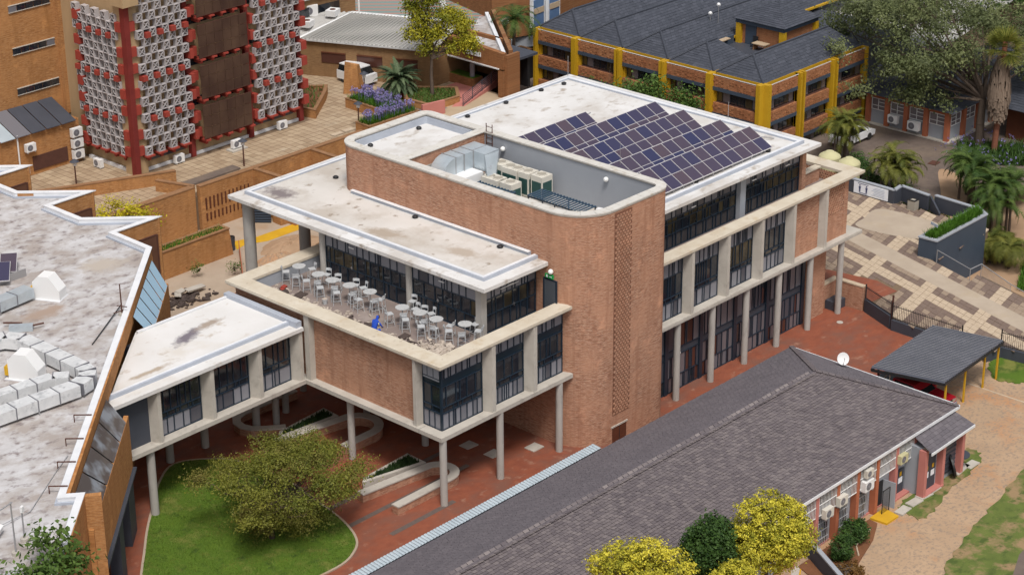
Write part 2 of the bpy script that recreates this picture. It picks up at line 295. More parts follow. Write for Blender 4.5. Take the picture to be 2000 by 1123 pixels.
# ================================================================ ground
rnd = random.Random(7)
def ragged(pts, amp=.14, n=9, seed=4):
    r = random.Random(seed); return [(x+r.uniform(-amp,amp),y+r.uniform(-amp,amp)) for x,y in smooth_poly(pts, n)]
def smooth_poly(pts, n=6):
    out = []; k = len(pts)
    for i in range(k):
        p0,p1,p2,p3 = [Vector(pts[(i+j-1)%k]) for j in range(4)]
        for q in range(n):
            t = q/n; out.append(tuple(0.5*((2*p1)+(p2-p0)*t+(2*p0-5*p1+4*p2-p3)*t*t+(3*p1-p0-3*p2+p3)*t**3)))
    return out
structure('ground', MB().sheet([(-400,-400),(500,-400),(500,500),(-400,500)], -3.6), MT['dirt_paving'])
m = MB(); xs = [(-40,0),(1,0),(10,-.45),(18,-1.25),(39.6,-1.25)]
for (xa,za),(xb,zb) in zip(xs, xs[1:]):
    ya = -12 if xa < 1 else -9.5
    m.add([(xa,ya,za),(xb,ya,zb),(xb,17.6 if xb<20 else 2.5,zb),(xa,17.6 if xb<20 else 2.5,za)], [(0,1,2,3)])
structure('brick_paved_court', m, MT['red_pavers'])
m = MB()
for y in (2.42, .1, 4.6): m.sheet([(-5,y-.17),(4.4,y-.17),(4.4,y+.17),(-5,y+.17)], .006) if y != .1 else m.sheet([(-4,y-.17),(.9,y-.17),(.9,y+.17),(-4,y+.17)], .006)
structure('paver_band', m, MT['grey_paver_band'])
structure('yard', MB().prism([(-14,17.6),(40,17.6),(40,42),(-14,42)], -3.6, -.004), MT['yard_concrete'])
structure('red_path', MB().sheet([(1,29.6),(13.5,29.7),(13.5,30.9),(1,31.1)], .004), MT['red_pavers'])
lawn = smooth_poly([(-17,4.5),(-13.5,9),(-10.6,12),(-8.6,13.9),(-6.8,14.9),(-5.1,13.9),(-4.1,12.2),(-3.8,8.7),(-4.25,6.1),(-4.75,3.3),(-5.55,1.3),(-6.6,.3),(-8.3,-.2),(-11.5,.2),(-15,1.8)])
structure('lawn', MB().prism(lawn, -.1, .05), MT['lawn_grass'])
cx = sum(p[0] for p in lawn)/len(lawn); cy = sum(p[1] for p in lawn)/len(lawn)
kerb = []
for i, p in enumerate(lawn):
    a = Vector(lawn[i-1]); b = Vector(lawn[(i+1)%len(lawn)]); d = (b-a).normalized(); n = Vector((d.y,-d.x))
    if n.dot(Vector(p)-Vector((cx,cy))) < 0: n = -n
    kerb.append((p[0]+n.x*.13, p[1]+n.y*.13))
m = MB(); n = len(lawn)
structure('lawn_kerb', m.ring(kerb, lawn, -.1, .07), MT['yard_concrete'])
# grass tufts on the lawn
m = MB()
def inside(p, poly):
    c = False; j = len(poly)-1
    for i in range(len(poly)):
        if (poly[i][1] > p[1]) != (poly[j][1] > p[1]) and p[0] < (poly[j][0]-poly[i][0])*(p[1]-poly[i][1])/(poly[j][1]-poly[i][1])+poly[i][0]: c = not c
        j = i
    return c
k = 0
while k < 34000:
    p = (rnd.uniform(-17.5,-3.5), rnd.uniform(-.6,15.2))
    if not inside(p, lawn): continue
    a = rnd.uniform(0,6.28); h = rnd.uniform(.03,.08); w = .02; dx, dy = math.cos(a)*w, math.sin(a)*w
    m.add([(p[0]-dx,p[1]-dy,.05),(p[0]+dx,p[1]+dy,.05),(p[0]+rnd.uniform(-.05,.05),p[1]+rnd.uniform(-.05,.05),.05+h)], [(0,1,2)], rnd.random()); k += 1
tag(m.build('grass', MT['leaf_lawn']), 'short green grass growing on the rounded lawn below the tree', 'grass', kind='stuff')
# podium with beige tiles
POD = 2.6
pod = [(-3,42.05),(16.9,42.05),(16.9,41.5),(33,41.4),(33,31),(46.8,31),(48.4,39.6),(48.4,47),(60,62),(60,130),(-3,130)]
structure('raised_plaza', MB().prism(pod, -3.6, POD-.012), MT['tile_joint'])
m = MB(); ts = .62
x = 4.0
while x < 48:
    y = 42.2
    while y < 58:
        if inside((x+.3,y+.3), pod) and not (16.8 < x < 33.2 and y > 47.4):
            z = POD+rnd.uniform(-.004,.006); m.box(x,x+ts-.05,y,y+ts-.05,POD-.03,z, rnd.random()**2*.8)
        y += ts
    x += ts
m2 = MB().box(33.2,46.5,32,42.1,POD-.03,POD)
o = structure('plaza_paving', m, MT['tile_beige']); o['kind'] = 'structure'
structure('plaza_screed', MB().sheet([(33.2,31.5),(46.6,31.5),(48.1,39.6),(48.1,42.1),(33.2,42.1)], POD+.002), MT['tile_beige'])
# lower grounds on the right
structure('dirt_road', MB().sheet([(7,-45),(60,-45),(60,-22),(38.6,-12.9),(38.6,-9.45),(1,-9.45),(7,-16)], -1.256), MT['dirt_paving'])
structure('service_road', MB().sheet([(56.0,3.0),(140,3.0),(140,90),(48.5,90),(48.5,24),(40,24),(40,2.6),(56.0,2.6)], -1.258), MT['dark_road_pavers'])
structure('sand_patch', MB().sheet(smooth_poly([(56.3,5.2),(60.5,6.4),(66,10),(65.5,7.5),(60.8,3.5),(57,2.5)]), -1.252), MT['sand'])
structure('dirt_path', MB().sheet([(44,-30),(44,-.3),(57,-.3),(57,3),(90,3),(90,-30)], -3.3), MT['sand'])
v = ragged([(10,-26.2),(14.2,-23.0),(19,-21.7),(23,-21.0),(28,-20.2),(36,-20.6),(36,-30),(10,-34)])
structure('verge', MB().prism(v, -1.3, -1.20), MT['rough_grass'])
structure('verge', MB().prism(ragged([(18.3,-18.0),(18.5,-19.1),(22.1,-18.4),(26.1,-17.9),(27.3,-16.8),(25.9,-16.3),(23.1,-17.0),(19.1,-17.2)]), -1.3, -1.21), MT['rough_grass'])
structure('verge', MB().prism(ragged([(36.3,-12.9),(37.7,-11.6),(39,-11.4),(41,-13.5),(40,-16),(37.2,-14.6)]), -1.3, -1.21), MT['lawn_grass'])
structure('planting_bed', MB().prism([(9.6,-16.9),(16.3,-16.9),(16.2,-17.5),(14.6,-18.3),(10.4,-19.6),(8.6,-19.6)], -1.3, -1.19), MT['red_soil'])
structure('road_marking', MB().sheet([(34.58,-11.4),(34.72,-11.4),(34.76,-15.9),(34.62,-15.9)], -1.249), MT['stone_pale'])
structure('road_marking', MB().sheet([(37.3,-15.6),(37.42,-15.6),(37.44,-18.5),(37.32,-18.5)], -1.249), MT['stone_pale'])
structure('road_edge', MB().prism([(13,-30),(14.5,-26.6),(18.5,-25.0),(22,-24.6),(22,-40),(13,-40)], -1.3, -1.195), MT['dark_road_pavers'])
for i, (x, y) in enumerate(((18.35,-17.75),(19.55,-17.72),(20.6,-17.7),(21.5,-17.66),(24.6,-17.55),(25.5,-17.75))):
    o = MB().obox((x,y,-1.2),1.0 if i != 4 else 1.5,.55,.09,rz=.12*rnd.uniform(-1,1)).build('stepping_slab', MT['concrete'])
    tag(o, ['pale paving slab nearest the yellow ramp, flush in the grass','second pale slab along the path from the yellow ramp','third pale slab along the path from the yellow ramp','fourth pale slab along the path from the yellow ramp','longest pale slab, in the grass by the black cable drum','last pale slab, tilted at the end of the path by the drum'][i], 'slab', 'slabs in the grass path')
# stone plaza
PZ = -.5
plz = [(40.9,-26),(45,-26),(46.4,-11),(48.4,-4.5),(47.2,-4.3),(48.45,-.5),(56.0,-.4),(56.0,12.2),(40.2,12.2),(40.2,2.0),(39.6,1.7),(39.6,-.9),(38.35,-3.75),(38.3,-9.3),(38.3,-11.2),(39.3,-11.4)]
structure('stone_plaza', MB().prism(plz, -3.6, PZ-.02), MT['tile_joint'])
d1 = Vector((-.297,-.955)); d2 = Vector((.98,.2)); O = Vector((43.5,-.3)); TS = .6
det = d1.x*d2.y-d1.y*d2.x
pale, mid, dark = [], [], []
for i in range(-26,42):
    for j in range(-14,24):
        s_, t_ = i*TS, j*TS; p = O+d1*s_+d2*t_
        q = p+(d1+d2)*TS*.5
        if not inside((q.x,q.y), plz): continue
        if 2.3 < t_ < 4.2 and s_ > -6.5: continue            # smooth screed lane
        if abs(q.x-52.6) < 1.7 and 2.6 < q.y < 7.4: continue
        if q.x < 43.0 and q.y > -1.5 and q.y < 5.4 and q.x+.25*q.y < 43.2: continue
        a = i % 9; b = j % 11
        if b in (0,1) or a in (4,5): pale.append(p)
        elif a in (3,6) or b in (2,10) or rnd.random() < .3: dark.append(p)
        else: mid.append(p)
cm = Vector((-72.2,-72.26)); pale.sort(key=lambda p: (p-cm).length)
def tile_mb(m, p, z): 
    a = p+(d1+d2)*.012; e1 = d1*(TS-.03); e2 = d2*(TS-.03); c = [a,a+e1,a+e1+e2,a+e2]
    return m.prism([(v.x,v.y) for v in c], PZ-.06, z)
paving = bpy.data.objects['stone_plaza']
base = tile_mb(MB(), Vector((0,0)), PZ).build('stone_slab', MT['stone_pale'], paving)
for k, p in enumerate(pale[:290]):
    o = base if k == 0 else base.copy()
    if k: COL.objects.link(o)
    o.location = (p.x,p.y,rnd.uniform(-.006,.012))
def rest(lst, mat, name):
    m = MB()
    for p in lst: tile_mb(m, p, PZ+rnd.uniform(-.008,.008))
    if lst: o = m.build(name, mat, paving); o['kind'] = 'stuff'
rest(pale[290:], MT['stone_pale'], 'pale_slabs'); rest(mid, MT['stone_mid'], 'brown_slabs'); rest(dark, MT['stone_dark'], 'dark_slabs')
structure('plaza_lane', MB().sheet([tuple(O+d1*a+d2*b) for a,b in ((-6.3,2.35),(24,2.35),(24,4.2),(-6.3,4.2))], PZ+.006), MT['plaza_screed'])
structure('plaza_lane', MB().sheet(smooth_poly([(50.2,6.9),(51.2,2.3),(54.3,2.5),(54.7,5.0),(54.2,7.8),(52,7.6)]), PZ+.008), MT['plaza_screed'])
structure('plaza_brick_panel', MB().sheet([(39.7,-1.3),(42.3,-1.6),(42.9,.4),(42.4,3.2),(42.0,5.4),(40.3,5.4),(40.3,2.1),(39.7,1.7)], PZ+.004), MT['red_pavers'])
# ================================================================ main building
MAIN = thing('campus_building', 'brick and concrete campus building with white flat roofs, raised on round columns', 'building', (18,8,0))
def part(name, mb, mat, parent=MAIN, smooth=False): return mb.build(name, MT[mat], parent, smooth)
S1, S1T, CAP, FLR, RF = 4.03, 4.28, 8.54, 7.6, 10.9
def glazing(parent, a, b, z0, z1, rows, seed, nrm, name='window', frame='navy_frame', fw=.05):
    """rows: (height, kind, min width, max width); the frame is the window, its cells are sub-parts"""
    r = random.Random(seed); a = Vector(a); b = Vector(b); L = (b-a).length; d = (b-a)/L; nn = Vector(nrm)
    rz = math.atan2(d.y, d.x); H = sum(q[0] for q in rows); m = MB(); cells = []
    z = z0
    def bar(u0,u1,za,zb,dep=.10):
        c = a+d*(u0+u1)/2+nn*(dep/2-.02); m.obox((c.x,c.y,(za+zb)/2), u1-u0, dep, zb-za, rz)
    for k, (h, kind, w0, w1) in enumerate(rows):
        h = h*(z1-z0)/H; bar(0,L,z-(0 if k == 0 else fw/2),z+(fw if k == 0 else fw/2))
        u = 0.0; us = [0.0]
        while L-u > w1*1.25:
            w = r.uniform(w0,w1) if r.random() > .3 else w0*.6
            u += w; us.append(u)
        us.append(L)
        for q, (ua,ub) in enumerate(zip(us,us[1:])):
            if ub-ua < .08: continue
            bar(ua,ua+(fw if q == 0 else fw*.9),z+.0005*k,z+h,.095)
            if kind == 'panel': mt = r.choices(['panel_grey','panel_mid','panel_dark'],[.68,.2,.12])[0]
            elif kind == 'mauve': mt = r.choices(['panel_mauve','panel_mid','panel_maroon','panel_dark','dark_glass'],[.4,.15,.2,.15,.1])[0]  # maroon cells paint reflections into the glazing colour
            elif kind == 'band': mt = 'panel_navy'
            elif kind == 'amber': mt = r.choices(['amber_glass','dark_glass'],[.55,.45])[0]
            elif kind == 'greyband': mt = 'charcoal_paint'
            else: mt = 'dark_glass'
            cells.append((mt, ua, ub, z, z+h))
        bar(L-fw,L,z+.0005*k,z+h,.095); z += h
    bar(0,L,z1-fw,z1,.105)
    w = m.build(name, MT[frame], parent)
    for mt, ua, ub, za, zb in cells:
        c = a+d*(ua+ub)/2+nn*.012
        cell('pane' if 'glass' in mt else 'panel', MT[mt], w, (c.x,c.y,(za+zb)/2), (ub-ua-.015, .03 if 'glass' not in mt else .02, zb-za-.015), rz)
    return w
# ---- columns
def column(x, y, z0, z1, r=.21):
    c = part('column', MB().cyl((x,y,z0),(x,y,z1),r,r,20), 'column_concrete', smooth=True)
    m = MB()
    for zz in (z0+1.25, z0+2.6):
        if zz < z1-.4: m.cyl((x,y,zz-.006),(x,y,zz+.006),r+.004,r+.004,20)
    m.prism([(x-.38,y-.38),(x+.38,y-.38),(x+.38,y+.38),(x-.38,y+.38)], z0-.2, z0+.035)
    m.build('collar', MT['concrete'], c)
for x, y in ((.22,.22),(4.75,.22),(9.75,.22),(.55,7.9),(4.75,6.2),(.5,14.4),(1.95,15.2),(5.2,11.6),(4.8,16.8)): column(x, y, -.6, S1+.02)
for x in (20.7,24.15,27.65,31.1,34.55,38.05): column(x, .3, -1.4, S1+.02)
for x, y in ((5.95,22.4),(10.0,21.9)): column(x, y, -.2, 10.66, .37)
for x, y in ((5.8,15.5),(5.8,8.2)): column(x, y, FLR-.1, 10.66, .22)
part('column', MB().box(5.62,6.06,2.36,2.80,FLR-.1,10.66), 'column_concrete')
# ---- first floor slab of the terrace box
part('floor_slab', MB().prism([(-.1,0),(10.7,0),(10.7,17.6),(-.1,17.6)], S1, S1T), 'concrete')
part('slab_joint', MB().box(-.104,.4,1.72,1.735,S1-.002,S1T+.004), 'navy_frame')
part('terrace_floor', MB().prism([(.98,.98),(10.5,.98),(10.5,16.6),(.98,16.6)], 7.3, FLR), 'terrace_floor')
# parapet: wall ring behind the coping
m = MB(); m.box(.55,1.0,.75,16.6,7.2,CAP-.16); m.box(1.0,10.4,.75,1.0,7.2,CAP-.16); m.box(.55,10.0,16.6,17.05,S1T,CAP-.16)
part('parapet_wall', m, 'grey_paint')
m = MB().prism([(-.1,0),(10.6,0),(10.6,1.05),(1.05,1.05),(1.05,16.55),(9.9,16.55),(9.9,17.6),(-.1,17.6)], CAP-.16, CAP)
part('coping', m, 'coping_concrete')
m = MB().prism([(-.04,.06),(10.6,.06),(10.6,.9),(.9,.9),(.9,17.54),(-.04,17.54)], CAP-.24, CAP-.161); part('coping_underside', m, 'concrete')
# west face: brick infill, piers, corner glazing
part('brick_wall', MB().box(.42,.70,2.55,10.75,S1T,CAP-.24), 'red_face_brick')
part('brick_wall', MB().box(.42,.70,11.3,17.3,S1T,CAP-.24), 'red_face_brick')
part('pier', MB().prism([(.02,2.02),(.02,2.24),(.7,2.55),(.7,2.02)], S1T, CAP-.24), 'concrete')
part('pier', MB().prism([(.02,10.55),(.02,10.95),(.7,11.3),(.7,10.55)], S1T, CAP-.24), 'concrete')
GR = [(1.02,'panel',.3,.6),(.36,'glass',.6,.9),(1.25,'glass',.5,.8),(.45,'band',2,3),(.98,'panel',.3,.6)]
glazing(MAIN, (.62,2.02), (.62,.66), S1T, CAP-.24, [(1.02,'panel',.35,.5),(.36,'glass',.6,.8),(1.25,'glass',.6,.8),(.45,'band',2,3),(.98,'panel',.35,.5)], 11, (-1,0))
glazing(MAIN, (.62,.66), (3.78,.66), S1T, CAP-.24, GR, 12, (0,-1))
glazing(MAIN, (4.32,.66), (7.15,.66), S1T, CAP-.24, GR, 13, (0,-1))
glazing(MAIN, (7.72,.66), (10.45,.66), S1T, CAP-.24, GR, 14, (0,-1))
part('corner_post', MB().box(.555,.675,.59,.72,S1T,CAP-.24), 'navy_frame')
for x in (3.95,7.35): part('pier', MB().prism([(x-.15,.72),(x+.06,.05),(x+.35,.05),(x+.36,.72)], S1T, CAP-.24), 'concrete')
part('inner_wall', MB().box(1.0,10.3,2.0,16.4,S1T+.004,7.28), 'charcoal_paint')
# ---- lounge glazing under the canopy
LG = [(1.0,'glass',.6,.9),(.95,'amber',.6,.9),(1.08,'panel',.35,.8)]  # amber row paints brown reflections into the lounge glass
glazing(MAIN, (5.86,15.3), (5.86,8.42), FLR, 10.64, LG, 21, (-1,0), 'glazed_wall')
glazing(MAIN, (5.86,7.98), (5.86,2.8), FLR, 10.64, LG, 22, (-1,0), 'glazed_wall')
glazing(MAIN, (6.08,2.52), (10.25,2.52), FLR, 10.64, [(1.1,'glass',.5,.85),(.95,'amber',.5,.85),(.98,'panel',.4,.6)], 23, (0,-1), 'glazed_wall')
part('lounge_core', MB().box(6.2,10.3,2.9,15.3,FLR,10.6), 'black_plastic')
for (x,y,rz) in ((5.78,13.0,R(90)),(5.78,5.6,R(90)),(8.1,2.43,0)):
    c = part('door_closer', MB().obox((x,y,10.02),.42,.07,.07,rz), 'white_metal')
part('door_bar', MB().obox((8.0,2.42,10.0),1.5,.04,.04), 'white_metal')
for (x,y,dx,dy) in ((5.77,13.0,0,1),(5.77,5.9,0,1),(8.35,2.42,1,0)): part('door_handle', MB().obox((x,y,8.75),.05+.15*dx,.05+.15*dy,.04).obox((x,y,8.75),.06,.06,.2), 'chrome')
# ---- roof slab with its edge, upstand and gutter band
sl = part('roof_slab', MB().prism([(5.1,1.62),(36.85,1.5),(36.85,23.25),(5.1,23.25)], RF-.22, RF), 'white_roof')
part('canopy_roof_deck', MB().prism([(6.2,2.75),(12,2.75),(12,22.4),(6.2,22.4)], RF+.02, RF+.10), 'canopy_roof')
part('canopy_roof_deck', MB().prism([(11.0,19.6),(19,19.6),(19,22.4),(11.0,22.4)], RF+.03, RF+.105), 'canopy_roof')
part('roof_deck', MB().prism([(18.3,2.6),(35.6,2.5),(35.6,22.3),(18.3,22.3)], RF+.02, RF+.09), 'white_roof')
up_o = [(5.9,2.4),(36.05,2.28),(36.05,22.6),(5.9,22.6)]; up_i = [(6.2,2.7),(35.6,2.58),(35.6,22.3),(6.2,22.3)]
part('roof_upstand', MB().ring(up_o, up_i, RF+.002, RF+.20), 'grey_waterproofing')
part('upstand_top', MB().ring([(5.98,2.5),(35.95,2.38),(35.95,22.5),(5.98,22.5)], [(6.17,2.69),(35.65,2.57),(35.65,22.32),(6.17,22.32)], RF+.2, RF+.212), 'white_flashing')
part('soffit_edge', MB().ring([(5.13,1.66),(36.82,1.54),(36.82,23.22),(5.13,23.22)], [(5.3,1.83),(36.65,1.7),(36.65,23.05),(5.3,23.05)], RF-.26, RF-.221), 'concrete')
for k,(x,y) in enumerate(((25.1,22.05),(28.9,22.05),(32.5,22.05),(34.6,21.8),(25.6,3.0),(33.0,2.95),(11.3,20.2),(9.9,11.8),(9.9,4.9))):
    part('roof_outlet', MB().cyl((x,y,RF+.08),(x,y,RF+.2),.16,.14,12).cyl((x,y,RF+.2),(x,y,RF+.27),.2,.1,12), 'black_plastic')
part('downpipe', MB().cyl((11.0,1.75,RF+.05),(11.0,1.0,RF-.1),.07,.07,8).cyl((10.75,1.1,RF-.25),(10.75,1.5,RF+.12),.06,.06,8), 'white_metal')
# ---- tower
TZ = 14.0; tx0,tx1,ty0,ty1 = 10.35,18.1,-1.1,18.95; tr = (2.6,1.0,.6,1.3)
def trect(o, n=10): return rrect(tx0+o,tx1-o,ty0+o,ty1-o,[max(q-o,.08) for q in tr],n)
part('tower_wall', MB().ring(trect(0), trect(.42), -1.6, TZ-.12), 'red_face_brick', smooth=True)
part('tower_core', MB().prism(rrect(10.9,17.6,-.5,18.4,(2,.6,.3,1)), -1.6, 11.28), 'grey_paint')
# perforated brick strip: a recess with courses of spaced bricks
m = MB(); r = random.Random(3)
nz = int((13.7-1.1)/.17); 
for i in range(nz):
    z = 1.1+i*.17
    for j in range(6):
        x = 12.98+j*.26+(.13 if i%2 else 0)
        if x+.17 > 14.46: continue
        m.box(x,x+.18,ty0-.04,ty0+.02,z,z+.12)
o = part('perforated_brick_screen', m, 'red_face_brick'); o['kind'] = 'stuff'
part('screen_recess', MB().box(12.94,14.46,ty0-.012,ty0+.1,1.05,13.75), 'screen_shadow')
part('tower_door', MB().box(12.95,14.2,ty0-.03,ty0+.05,-1.2,.25), 'door_brown'); part('door_lintel', MB().box(12.85,14.3,ty0-.05,ty0+.05,.26,.36), 'concrete')
part('door_stile', MB().box(13.55,13.6,ty0-.036,ty0,-1.2,.25), 'black_steel')
dr = part('terrace_door', MB().box(10.28,10.4,.98,1.82,FLR,9.85), 'door_grey'); MB().box(10.265,10.33,1.82,1.92,FLR,9.92).box(10.265,10.33,.88,.98,FLR,9.92).box(10.265,10.33,.98,1.82,9.85,9.92).build('door_frame', MT['navy_frame'], dr)
tg = part('exit_sign', MB().box(10.2,10.3,1.12,1.72,10.0,10.22), 'exit_green'); MB().box(10.19,10.2,1.5,1.6,10.04,10.18).box(10.19,10.2,1.2,1.4,10.09,10.13).build('exit_symbol', MT['sign_white'], tg)
def globe(x,y,z,dx,dy,name='wall_lamp'):
    b = bmesh.new(); bmesh.ops.create_uvsphere(b, u_segments=14, v_segments=8, radius=.16, matrix=Matrix.Translation((x+dx*.08,y+dy*.08,z)))
    me = bpy.data.meshes.new(name); b.to_mesh(me); b.free(); me.materials.append(MT['lamp_globe']); me.polygons.foreach_set('use_smooth',[True]*len(me.polygons))
    o = bpy.data.objects.new(name, me); COL.objects.link(o); adopt(o, MAIN); return o
globe(10.3,1.3,10.42,-1,0); globe(17.55,11.7,13.3,-1,0); globe(17.55,3.4,13.4,-1,0)
# coping stones round the tower, each its own piece
cop = part('tower_coping_bed', MB().ring(trect(-.03), trect(.5), TZ-.12, TZ-.03), 'concrete')
po, pi = trect(-.06), trect(.55)
def walk(po, pi, step):
    L = [0.0]; n = len(po)
    for i in range(n): L.append(L[-1]+(Vector(po[(i+1)%n])-Vector(po[i])).length)
    def at(s, P):
        s %= L[-1]; i = max(k for k in range(n) if L[k] <= s+1e-9); t = (s-L[i])/max(L[i+1]-L[i],1e-9); return Vector(P[i]).lerp(Vector(P[(i+1)%n]), t)
    N = int(L[-1]/step); ds = L[-1]/N
    for k in range(N):
        ss = [k*ds+.012+(ds-.024)*q/4 for q in range(5)]
        yield [at(s,po) for s in ss], [at(s,pi) for s in ss]
for oo, ii in walk(po, pi, .95):
    poly = [tuple(p) for p in oo]+[tuple(p) for p in ii[::-1]]
    MB().prism(poly, TZ-.03, TZ+.05).build('coping_stone', MT['tower_coping'], cop)
# well and rear roof
part('well_floor', MB().prism(rrect(10.75,17.7,-.7,13.4,(2.2,.6,.1,.1)), 11.285, 11.32), 'canopy_roof')
inn = trect(.43)
part('well_lining', MB().ring(trect(.425), trect(.46), 11.3, TZ-.12), 'grey_paint', smooth=True)
part('cross_wall', MB().box(10.78,17.68,13.4,13.85,11.3,TZ-.02), 'red_face_brick'); part('cross_beam', MB().box(10.9,17.3,13.36,13.39,12.75,13.2), 'concrete')
part('cross_coping', MB().box(10.9,17.55,13.3,13.95,TZ-.01,TZ+.045), 'tower_coping')
part('cross_window', MB().box(11.6,12.1,13.35,13.41,12.2,12.75), 'dark_glass')
part('rear_roof', MB().prism(rrect(10.75,17.7,13.8,18.55,(.1,.1,.2,.9)), 13.2, 13.42), 'white_roof')
part('rear_upstand', MB().ring(rrect(10.82,17.66,13.86,18.5,(.1,.1,.2,.9)), rrect(10.95,17.5,13.98,18.35,(.1,.1,.2,.9)), 13.42, 13.85), 'grey_waterproofing', smooth=True)
for x,y in ((16.4,17.9),(12.2,17.9)): part('roof_outlet', MB().cyl((x,y,13.4),(x,y,13.52),.16,.14,12).cyl((x,y,13.52),(x,y,13.6),.19,.1,12), 'black_plastic')
m = MB()
for dy in (0,.5): m.cyl((17.6,13.2-dy,11.3),(17.6,13.2-dy,14.6),.03,.03,6)
for k in range(9): m.cyl((17.6,13.2,11.6+k*.35),(17.6,12.7,11.6+k*.35),.02,.02,6)
tag(m.build('roof_ladder', MT['rust_steel']), 'rust brown steel ladder on the grey wall of the rooftop plant well', 'ladder')
part('tower_flashing', MB().wall((10.24,2.9),(10.24,17.6),RF+.1,RF+.30,.2), 'grey_waterproofing'); part('flashing_cap', MB().wall((10.2,2.9),(10.2,17.6),RF+.30,RF+.33,.26), 'white_flashing')
# ---- east wing
part('floor_slab', MB().prism([(18.0,0),(40.0,0),(40.0,9),(36.6,9),(36.6,22.8),(18.0,22.8)], S1, S1T), 'concrete')
part('slab_edge', MB().box(18.0,39.97,-.012,.05,S1+.09,S1T-.07), 'concrete')
part('balcony_floor', MB().prism([(18,.95),(38.9,.95),(38.9,9),(18,9)], 7.3, FLR), 'terrace_floor')
part('coping', MB().prism([(17.4,0),(39.9,0),(39.9,8.2),(38.75,8.2),(38.75,1.0),(17.4,1.0)], CAP-.16, CAP), 'coping_concrete')
part('parapet_wall', MB().box(18.0,38.9,.75,.95,7.2,CAP-.16), 'grey_paint'); part('coping_underside', MB().box(18,39.8,.06,.75,CAP-.24,CAP-.162), 'concrete')
GW = [(1.05,'panel',.3,.65),(.3,'glass',.5,.8),(1.35,'glass',.4,.7),(1.2,'panel',.25,.55)]
for k,(a,b) in enumerate(((18.1,21.45),(21.95,25.0),(25.5,28.5),(29.0,31.95))): glazing(MAIN, (a,.68), (b,.68), S1T, CAP-.24, GW if k < 2 else [(1.05,'panel',.3,.65),(.3,'glass',.5,.8),(1.35,'amber',.4,.7),(1.2,'panel',.25,.55)], 31+k, (0,-1))
for x in (21.6,25.15,28.65,32.05,35.6): part('pier', MB().prism([(x-.15,.74),(x+.05,.04),(x+.30,.04),(x+.34,.74)], S1T, CAP-.24), 'concrete')
part('brick_wall', MB().box(32.3,35.5,.5,.75,S1T,CAP-.24), 'red_face_brick')
part('brick_wall', MB().box(35.95,38.75,.48,.74,S1T,6.0), 'red_face_brick'); part('brick_pier', MB().box(38.3,38.75,.46,.9,S1T,CAP-.24), 'red_face_brick')
m = MB()
for i in range(13):
    z = 6.0+i*.17
    for j in range(13):
        x = 35.97+j*.185+(.09 if i%2 else 0)
        if x < 38.2: m.box(x,x+.105,.48,.62,z,z+.17); 
    m.box(35.95,38.3,.485,.615,z,z+.06)
o = part('brick_lattice', m, 'red_face_brick'); o['kind'] = 'stuff'
part('lattice_back', MB().box(35.95,38.3,.70,.74,6.0,8.3), 'door_brown')
m = MB()
for i in range(13):
    z = 6.0+i*.17
    for j in range(34):
        y = .9+j*.2+(.1 if i%2 else 0)
        m.box(38.75,38.92,y,y+.11,z,z+.17)
    m.box(38.76,38.91,.9,7.8,z,z+.06)
o = part('brick_lattice', m, 'red_face_brick'); o['kind'] = 'stuff'
part('brick_wall', MB().box(38.74,38.95,.9,8.0,S1T,6.0), 'red_face_brick')
# upper glazing behind the balcony
UG = [(1.0,'glass',.5,.75),(.75,'amber',.5,.75),(.3,'amber',.4,.6),(1.1,'panel',.3,.8)]
glazing(MAIN, (18.1,2.6), (29.2,2.6), FLR, 10.64, UG, 41, (0,-1), 'glazed_wall'); part('pier', MB().box(29.2,29.75,2.2,2.8,FLR,10.66), 'grey_paint')
glazing(MAIN, (29.75,2.6), (36.0,2.6), FLR, 10.64, UG, 42, (0,-1), 'glazed_wall')
part('brick_wall', MB().box(36.0,36.4,2.3,22.3,-1.4,10.66), 'red_face_brick')
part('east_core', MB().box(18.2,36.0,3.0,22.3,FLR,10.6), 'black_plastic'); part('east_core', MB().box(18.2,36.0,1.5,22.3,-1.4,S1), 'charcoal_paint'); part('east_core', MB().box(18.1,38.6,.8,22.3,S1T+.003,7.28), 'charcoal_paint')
for x in (20.2,24.8,31.0,34.6): part('door_closer', MB().obox((x,2.5,9.75),.42,.07,.07), 'white_metal')
part('balcony_divider', MB().box(36.4,38.4,2.6,2.9,FLR,8.5), 'red_face_brick'); part('divider_cap', MB().box(36.4,38.45,2.5,3.0,8.5,8.6), 'coping_concrete')
part('balcony_divider', MB().box(36.4,38.0,4.6,4.9,FLR,9.0), 'red_face_brick'); part('divider_cap', MB().box(36.4,38.05,4.5,5.0,9.0,9.1), 'coping_concrete')
# ground floor glazing of the east wing
for k,(a,b) in enumerate(((18.2,20.7),(20.7,24.15),(24.15,27.65),(27.65,31.1),(31.1,35.0))):
    glazing(MAIN, (a,1.2), (b,1.2), -1.25, S1-.02, [(.95,'mauve',.25,.55),(1.3,'mauve',.22,.6),(.42,'greyband',6,7),(1.5,'mauve',.25,.7),(.75,'mauve',.3,.6)], 51+k, (0,-1), 'glazed_wall')
    part('mullion_post', MB().box(b-.2,b+.12,1.05,1.2,-1.3,S1), 'navy_frame')
part('brick_wall', MB().box(35.2,37.4,1.02,1.5,-1.4,S1), 'red_face_brick')
for x in (21.9,25.3,28.9,32.2): part('wall_light', MB().obox((x,1.05,1.3),.12,.14,.1), 'lamp_globe')
